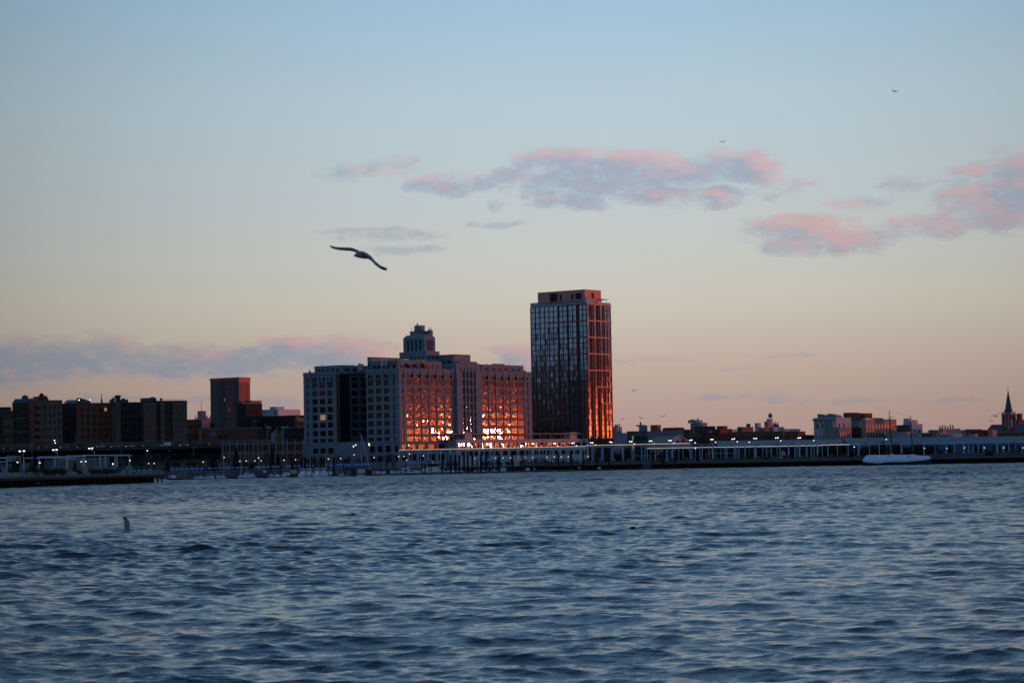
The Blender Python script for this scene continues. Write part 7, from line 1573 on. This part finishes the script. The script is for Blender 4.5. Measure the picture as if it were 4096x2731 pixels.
    for i, (px, u, v, h) in enumerate(((1224, 2, 76, 3.4), (1252, 2, 67, 3.), (1256, 2.2, 66, 2.4), (1335, 1.8, 52, 2.4), (1505, 1.6, 22, 3.6), (1512, 1.6, 20, 4.), (1547, 1.6, 10, 4.2), (1641, 9, 2, 4.6), (1646, 10, 2.2, 4.2), (1670, 16, 2, 4.6), (1676, 17, 2.2, 4.), (1702, 24, 2, 5.4), (1708, 26, 2.2, 5.), (1945, 88, 2, 2.4), (2003, 102, 2, 2.4), (2112, 128, 2, 3.2))):
        B = FB; X = B.O.x + B.dR[0] * u + B.dL[0] * v; Y = B.O.y + B.dR[1] * u + B.dL[1] * v; o = dup(c0, (X, Y, f_zt), R.uniform(0, 6), f'potted dark evergreen on the warehouse block roof edge, {nth(i)} along its parapet', h / 8.); o['group'] = 'potted evergreens on the warehouse roof'
    # shrubs
    s0 = shrub_proto('shrub', 2.6, 1.6, 8, '', LEAFG); s1 = shrub_proto('russet_shrub', 2.6, 1.6, 9, '', LEAFO); ft = [True, True]
    k = 0
    for px, D, h in sorted([(R.uniform(0, 260), R.uniform(762, 800), R.uniform(2.6, 4.)) for _ in range(20)] + [(R.uniform(270, 480), R.uniform(800, 850), R.uniform(1.6, 2.8)) for _ in range(12)]):
        o = at_first(s0, ft[0], loc(px, 3.5, D), R.uniform(0, 6), f'dull green shrub behind the near pier wall, {nth(k)} from the photo edge', h / 2.6); ft[0] = False; o['group'] = 'shrubs behind the near pier wall'; k += 1
    k = 0
    for px, D, z, h in sorted([(R.uniform(640, 780), 1330, 6, 3.4) for _ in range(7)] + [(R.uniform(960, 1060), R.uniform(1250, 1300), 4, 4.4) for _ in range(8)] + [(150, 780, 3.5, 3.2), (40, 775, 3.5, 2.2)] + [(R.uniform(480, 1200), R.uniform(1240, 1330), 3.4, 2.6) for _ in range(16)]):
        o = at_first(s1, ft[1], loc(px, z, D), R.uniform(0, 6), f'russet shrub keeping dead leaves on the shore slope, {nth(k)} from the photo edge', h / 2.6); ft[1] = False; o['group'] = 'russet shrubs on the shore slope'; k += 1
    k = 0
    for px in sorted([R.uniform(3780, 4096) for _ in range(16)] + [R.uniform(2900, 3500) for _ in range(14)]):
        o = dup(s0, loc(px, Z2, R.uniform(1342, 1365)), R.uniform(0, 6), f'dull shrub behind the long pier parapet, {nth(k)} from the taller portals', R.uniform(1., 1.7)); o['group'] = 'shrubs behind the long pier parapet'; k += 1
    sd = shrub_proto('dense_shrub', 4.2, 2.4, 12, '', mat('dark_thicket', (.03, .028, .026), .95, var=.4, scale=1.), 1100); k = 0
    for px in sorted([R.uniform(2330, 3740) for _ in range(78)] + [R.uniform(1640, 2330) for _ in range(16)]):
        o = at_first(sd, k == 0, loc(px, Z2 - .6, R.uniform(1385, 1400)), R.uniform(0, 6), f'dark thicket behind the long pier frames, {nth(k)} from the marina side', R.uniform(1.7, 2.5) if px > 2440 else R.uniform(.9, 1.2)); o['group'] = 'dark thickets behind the long pier'; k += 1
    # far wood on the skyline: one mass
    r = random.Random(3); m = MB()
    for _ in range(9000):
        px = r.uniform(2450, 4200); D = 2260 + r.uniform(0, 120); o = loc(px, 0, D); hh = 23.5 + 2.2 * math.sin(px * .013) + 1.6 * math.sin(px * .051) + 1.2 * math.sin(px * .13); z = hh - abs(r.gauss(0, 2.4)) + r.gauss(0, .5); p = Vector((o.x, o.y, z)); s = r.uniform(.4, 1.1)
        a, b = Vector((r.gauss(0, 1), r.gauss(0, 1), r.gauss(0, 1))).normalized() * s, Vector((r.gauss(0, 1), r.gauss(0, 1), r.gauss(0, 1))).normalized() * s; m.quad(p - a, p + b, p + a, p - b)
    tag(m.build('treeline', mat('far_twigs', (.05, .045, .05), .95, var=.3)), 'far leafless treeline along the low skyline', 'treeline', kind='stuff')
trees()
# ================================================================ people
def people():
    SK = mat('skin', (.35, .22, .17), .6, var=0)
    def proto(name, coat, stride):
        C = mat('coat_' + name, coat, .9, var=.1); bm_v = [(0, 0, .95), (0, 0, 1.18), (0, 0, 1.42), (0, 0, 1.53), (0, .01, 1.64), (0, .015, 1.76), (-.1, 0, .9), (-.11, -stride, .5), (-.11, -stride * .6, .06), (-.11, -stride * .6 - .13, .03), (.1, 0, .9), (.11, stride, .5), (.11, stride * 1.4, .06), (.11, stride * 1.4 - .13, .03), (-.2, 0, 1.4), (-.26, stride * .5, 1.14), (-.25, stride * .2 - .05, .9), (.2, 0, 1.4), (.26, -stride * .5, 1.14), (.25, -stride * .2 - .05, .9)]
        ed = [(0, 1), (1, 2), (2, 3), (3, 4), (4, 5), (0, 6), (6, 7), (7, 8), (8, 9), (0, 10), (10, 11), (11, 12), (12, 13), (2, 14), (14, 15), (15, 16), (2, 17), (17, 18), (18, 19)]
        rd = [.15, .15, .16, .06, .105, .07, .1, .075, .05, .045, .1, .075, .05, .045, .07, .05, .04, .07, .05, .04]
        me = bpy.data.meshes.new('person'); me.from_pydata(bm_v, ed, []); o = bpy.data.objects.new('person', me); COL.objects.link(o); sk = o.modifiers.new('skin', 'SKIN')
        for v, r_ in zip(me.skin_vertices[0].data, rd): v.radius = (r_, r_ * .8)
        me.skin_vertices[0].data[0].use_root = True; sb = o.modifiers.new('sub', 'SUBSURF'); sb.levels = sb.render_levels = 1
        bpy.context.view_layer.update(); m2 = bpy.data.meshes.new_from_object(o.evaluated_get(bpy.context.evaluated_depsgraph_get())); bpy.data.objects.remove(o)
        m2.materials.clear(); m2.materials.append(C); m2.materials.append(SK)
        for p in m2.polygons:
            z = p.center.z; p.material_index = 1 if 1.52 < z < 1.74 and p.center.y < .04 else 0; p.use_smooth = True
        return m2
    M = {'dark': proto('dark', (.02, .022, .028), .16), 'red': proto('red', (.2, .03, .03), .02), 'grey': proto('grey', (.12, .13, .14), .1), 'pale': proto('pale', (.4, .4, .4), .05)}
    for (px, on, w, z, k, rz, lab) in ((509, 'L', 3, 3.5, 'dark', 1.6, 'person in dark clothes walking by the last pedestal of the near pier'), (529, 'L', 2.5, 3.5, 'dark', -1.5, 'person in dark clothes leaning at the rail past the last pedestal'), (192, 'L', 3, 3.5, 'dark', 0, 'person in dark clothes standing midway along the near pier rail'), (2250, 'R', 2.5, 0, 'dark', 1.5, 'person in dark clothes, first of two walking together on the long pier'), (2254, 'R', 2.7, 0, 'dark', 1.5, 'person in dark clothes, second of two walking together on the long pier'), (2271, 'R', 2.5, 0, 'grey', -1.5, 'person in grey clothes walking behind the pair on the long pier'), (2355, 'R', 2.5, 0, 'dark', 1.2, 'person in dark clothes below the last podium window'), (2366, 'R', 3, 0, 'pale', 0, 'person in pale clothes below the glass tower corner'), (2377, 'R', 2.5, 0, 'grey', 2, 'person in grey clothes just right of the pale-clothed one'), (2630, 'R', 2.5, 0, 'red', .4, 'person in a red jacket near the tall dark piles'), (2635, 'R', 2.6, 0, 'dark', .4, 'person in dark clothes beside the red jacket'), (3104, 'R', 2.5, 0, 'pale', 0, 'person in pale clothes left of the upright buoy'), (2197, 'R', 2.4, 0, 'dark', 1.5, 'person in dark clothes by the two slim rusty piles'), (4076, 'R', 2.4, 0, 'grey', .5, 'person in grey clothes at the pier rail under the church'), (1900, 'P', 3, 0, 'dark', .5, 'person in dark clothes under a parasol behind the dark piles')):
        if on == 'L': o = ON1(px, w, z)
        elif on == 'R': o = ON2(px, w); o.z = Z2
        else: o = loc(px, PROM_Z, 1300)
        tag(obj('person', M[k], None, o, rz), lab, 'person', kind='thing')
people()
# ================================================================ birds and aircraft
def birds():
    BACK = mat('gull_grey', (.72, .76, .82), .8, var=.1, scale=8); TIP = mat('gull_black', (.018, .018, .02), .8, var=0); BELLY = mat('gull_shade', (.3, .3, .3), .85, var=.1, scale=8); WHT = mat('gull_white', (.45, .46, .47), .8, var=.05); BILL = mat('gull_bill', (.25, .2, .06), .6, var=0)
    def wing(m, pts, chords, thick, tipfrom, mi=0, mt=1):
        rings = []
        for p, (cx, cy, cz) in zip(pts, chords):
            p, c = Vector(p), Vector((cx, cy, cz)); n = Vector((0, 0, thick)); rings.append([p - c * .35, p - c * .1 + n, p + c * .25 + n * .7, p + c * .65, p + c * .25 - n * .5, p - c * .1 - n * .6])
        k = int(len(rings) * tipfrom); m.loft(rings[:k + 1], mi, caps=True); m.loft(rings[k:], mt, caps=True)
    def smooth_pts(P, n=13):
        P = np.array(P); t = np.linspace(0, 1, len(P)); tt = np.linspace(0, 1, n); return [tuple(np.interp(tt, t, P[:, i])[j] for i in range(P.shape[1])) for j in range(n)]
    # large gull against the sky: x right, z up, y away
    D = 49.; C = at(1442, 1018, D); t = thing('gull', 'large blurred grey gull gliding across the sky above the warehouse block', 'bird', C, kind='thing'); k = D / F
    Z = lambda x, y: ((x * .17007 + 1250 - 1442) * k, -(y * .17007 + 930 - 1018) * k)
    def pth(L): return [(*Z(a, b),) for a, b in L]
    body = MB(); rings = []
    for (x, y, r, dy) in ((985, 552, .008, -.1), (1010, 540, .035, -.08), (1060, 530, .058, -.03), (1130, 532, .07, .02), (1210, 548, .06, .08), (1280, 574, .035, .13), (1330, 592, .01, .17)):
        cx, cz = Z(x, y); rings.append([(cx + r * .25 * math.cos(a) * 0, dy + r * math.cos(a), cz + r * .95 * math.sin(a)) for a in np.linspace(0, 2 * math.pi, 10, endpoint=False)])
    body.loft(rings, 2)
    cx, cz = Z(965, 562); hx, hz = Z(990, 552); body.tube((hx, -.1, hz), (cx, -.13, cz - .005), .012, .003, 5, 3)
    # one continuous mesh: wings are lofted onto the shoulders
    lw = smooth_pts([(*Z(1120, 470), 0.0), (*Z(1040, 425), -.02), (*Z(950, 392), -.05), (*Z(840, 378), -.06), (*Z(700, 368), -.02), (*Z(560, 350), .03), (*Z(470, 325), .07), (*Z(405, 290), .1)])
    rw = smooth_pts([(*Z(1130, 475), 0.0), (*Z(1220, 500), -.02), (*Z(1310, 545), -.05), (*Z(1400, 620), -.06), (*Z(1450, 690), -.03), (*Z(1540, 770), .02), (*Z(1640, 835), .06), (*Z(1740, 862), .1)])
    def ch(n, w0, w1, a, b): return [((0.), (w0 + (w1 - w0) * (i / (n - 1)) ** 1.6) * .95, (a + (b - a) * i / (n - 1)) * (w0 + (w1 - w0) * (i / (n - 1)) ** 1.6)) for i in range(n)]
    wing(body, [(x, y, z) for (x, z, y) in lw], ch(13, .26, .09, -.2, -.3), .014, .76)
    wing(body, [(x, y, z) for (x, z, y) in rw], ch(13, .25, .1, -.4, -.45), .014, .82)
    body.build('gull_body', [BACK, TIP, BELLY, BILL], t, smooth=True)
    # gull low over the water with its wing raised
    D = 86.; C = at(505, 2122, D); t = thing('gull', 'grey gull flying low over the water with one wing raised', 'bird', C, kind='thing'); k = D / F
    Z2_ = lambda x, y: ((x * .12755 + 400 - 505) * k, -(y * .12755 + 2040 - 2122) * k)
    body = MB(); rings = []
    for (x, y, r) in ((650, 705, .008), (700, 690, .028), (770, 660, .05), (850, 640, .062), (920, 630, .056), (965, 620, .038), (1000, 620, .034), (1025, 628, .012)):
        cx, cz = Z2_(x, y); rings.append([(cx, r * math.cos(a), cz + r * math.sin(a)) for a in np.linspace(0, 2 * math.pi, 10, endpoint=False)])
    body.loft(rings, 3); hx, hz = Z2_(1020, 628); cx, cz = Z2_(1055, 640); body.tube((hx, 0, hz), (cx, 0, cz), .011, .003, 5, 2)
    for s in (1, -1):
        cen = smooth_pts([(845, 620), (850, 520), (855, 420), (835, 330), (800, 260), (750, 200)], 13); wd = np.interp(np.linspace(0, 1, 13), [0, .3, .55, .8, 1], [150, 135, 130, 85, 14]); rr = []
        for i, ((x, y), w) in enumerate(zip(cen, wd)):
            a, b = Z2_(x - w / 2, y), Z2_(x + w / 2, y); yy = s * (.05 + .16 * i / 12) ; mid = ((a[0] + b[0]) / 2, (a[1] + b[1]) / 2); rr.append([(a[0], yy, a[1]), (mid[0], yy + .012, mid[1]), (b[0], yy, b[1]), (mid[0], yy - .012, mid[1])])
        body.loft(rr[:10], 0); body.loft(rr[9:], 1)
    body.build('gull_body', [BELLY, TIP, BILL, WHT], t, smooth=True)
    # distant gulls
    def small(px, py, D, span, flap, bank, label, m_=None):
        t = thing('gull', label, 'bird', at(px, py, D), group='small distant gulls', kind='thing'); m = MB(); rings = [[(x, r * math.cos(a), r * math.sin(a)) for a in np.linspace(0, 6.283, 7, endpoint=False)] for x, r in ((-.22, .01), (-.12, .05), (.05, .06), (.18, .04), (.25, .01))]; m.loft(rings, 0)
        for s in (-1, 1):
            P = smooth_pts([(0, 0, 0), (s * span * .2, .0, flap * .5), (s * span * .36, .02, flap * .62), (s * span * .5, .06, flap * .35)], 9); P = [(x, y, z + x * bank) for x, y, z in P]; wing(m, P, [(0, .2 - .014 * i, -.05) for i in range(9)], .012, .8)
        m.build('gull_body', [m_ or BELLY, TIP], t, smooth=True)
    small(1020, 1684, 330, 1.2, .12, -.25, 'pale gull gliding in front of the dark brick hall tower', WHT); small(3983, 1663, 270, 1.2, .3, .35, 'dark gull wheeling left of the church spire')
    for (px, py, D, lab) in ((2535, 1562, 420, 'tiny gull high above the low town right of the glass tower'), (2565, 1672, 420, 'tiny gull just above the bare skyline trees'), (2653, 1665, 430, 'tiny gull above the rust brick rooftops'), (2490, 1677, 480, 'tiny gull low beside the glass tower'), (3965, 1684, 500, 'tiny gull level with the church ridge'), (1628, 1420, 420, 'tiny gull beside the stepped roof tower'), (2891, 569, 420, 'tiny dark gull among the upper clouds'), (412, 1774, 480, 'tiny pale gull over the highway'), (676, 1803, 480, 'tiny pale gull over the dark slope'), (606, 1828, 470, 'tiny pale gull above the first parasols'), (152, 1932, 350, 'tiny pale gull by the near pier piles'), (3745, 1808, 420, 'tiny pale gull right of the schooner')):
        small(px, py, D, 1.15, .25, R.uniform(-.3, .3), lab, WHT if 'pale' in lab else None)
    # birds on the water
    for (px, py, D, lab, s) in ((2533, 2127, 176, 'dark duck floating in the middle of the river', 1.), (3965, 1861, 820, 'dark cormorant sitting on the water near the schooner', 1.6)):
        t = thing('water_bird', lab, 'bird', loc(px, 0.03, D), kind='thing'); m = MB(); rings = [[(x * s, r * 1.1 * s * math.cos(a), (z + r * math.sin(a)) * s) for a in np.linspace(0, 6.283, 9, endpoint=False)] for x, r, z in ((-.27, .01, .14), (-.18, .07, .1), (0, .11, .09), (.14, .08, .11), (.18, .045, .2), (.19, .04, .28), (.22, .05, .33), (.27, .02, .32), (.36, .008, .3))]; m.loft(rings, 0); m.build('bird_body', TIP, t, smooth=True)
    # airliner
    D = 5200.; k = D / F; t = thing('airliner', 'distant airliner flying high in the clear sky', 'aircraft', at(3580, 365.8, D), rad(8), kind='thing'); AL = mat('airliner_white', (.55, .5, .48), .5, var=0); L = 22 * k
    m = MB(); m.loft([[(x * L, r * math.cos(a), r * math.sin(a) + x * L * .07) for a in np.linspace(0, 6.283, 10, endpoint=False)] for x, r in ((-.5, .2), (-.4, .7), (-.25, .9), (.35, .95), (.46, .6), (.5, .1))]); m.build('fuselage', AL, t, smooth=True)
    m = MB(); m.add([(-.5 * L, 0, .3), (-.36 * L, 0, .4), (-.46 * L, 0, 3.4), (-.55 * L, 0, 3.4), (-.5 * L, .2, .3), (-.36 * L, .2, .4), (-.46 * L, .2, 3.4), (-.55 * L, .2, 3.4)], [(0, 1, 2, 3), (7, 6, 5, 4), (0, 4, 5, 1), (1, 5, 6, 2), (2, 6, 7, 3), (3, 7, 4, 0)]); m.build('tail_fin', mat('airliner_fin', (.12, .09, .16), .5, var=0), t)
    for s in (-1, 1):
        m = MB(); q = [(.12 * L, 0, -.3), (-.1 * L, 0, -.3), (-.2 * L, s * 6., .5), (-.1 * L, s * 6., .5)]; m.add(q + [(x, y, z + .3) for x, y, z in q], [(0, 1, 2, 3), (7, 6, 5, 4), (0, 4, 5, 1), (1, 5, 6, 2), (2, 6, 7, 3), (3, 7, 4, 0)]); m.build('wing', AL, t)
        m = MB(); m.tube((.06 * L, s * 2.4, -1.), (-.06 * L, s * 2.4, -1.), .5, .4, 8); m.build('engine', BLACK, t)
birds()
# ================================================================ unseen landmass added off to the right to block low sun from the piers
def sun_blocker():
    mb = MB(); rows = []
    ys = np.linspace(150, 2700, 90)
    for dx, f in ((-90, 0.), (-60, .55), (0, .9), (60, 1.), (160, .9), (300, .3)):
        rows.append([(1450 + dx + 20 * math.sin(y * .01), y, -1 + f * (25.5 + 1.2 * math.sin(y * .021) + 1.0 * math.sin(y * .057 + 2))) for y in ys])
    rows = [[(x, y, z + (13. * max(0., min(1., (1560 - y) / 150.)) if z > 1 else 0)) for x, y, z in r_] for r_ in rows]
    mb.loft(rows, closed=False, caps=False)
    tag(mb.build('blocker_land', mat('blocker_land_dark', (.035, .04, .035), .95, var=.4, scale=.05), smooth=True), 'unseen low land added to block the sunset from the piers', 'blocker_land', kind='structure')
sun_blocker()
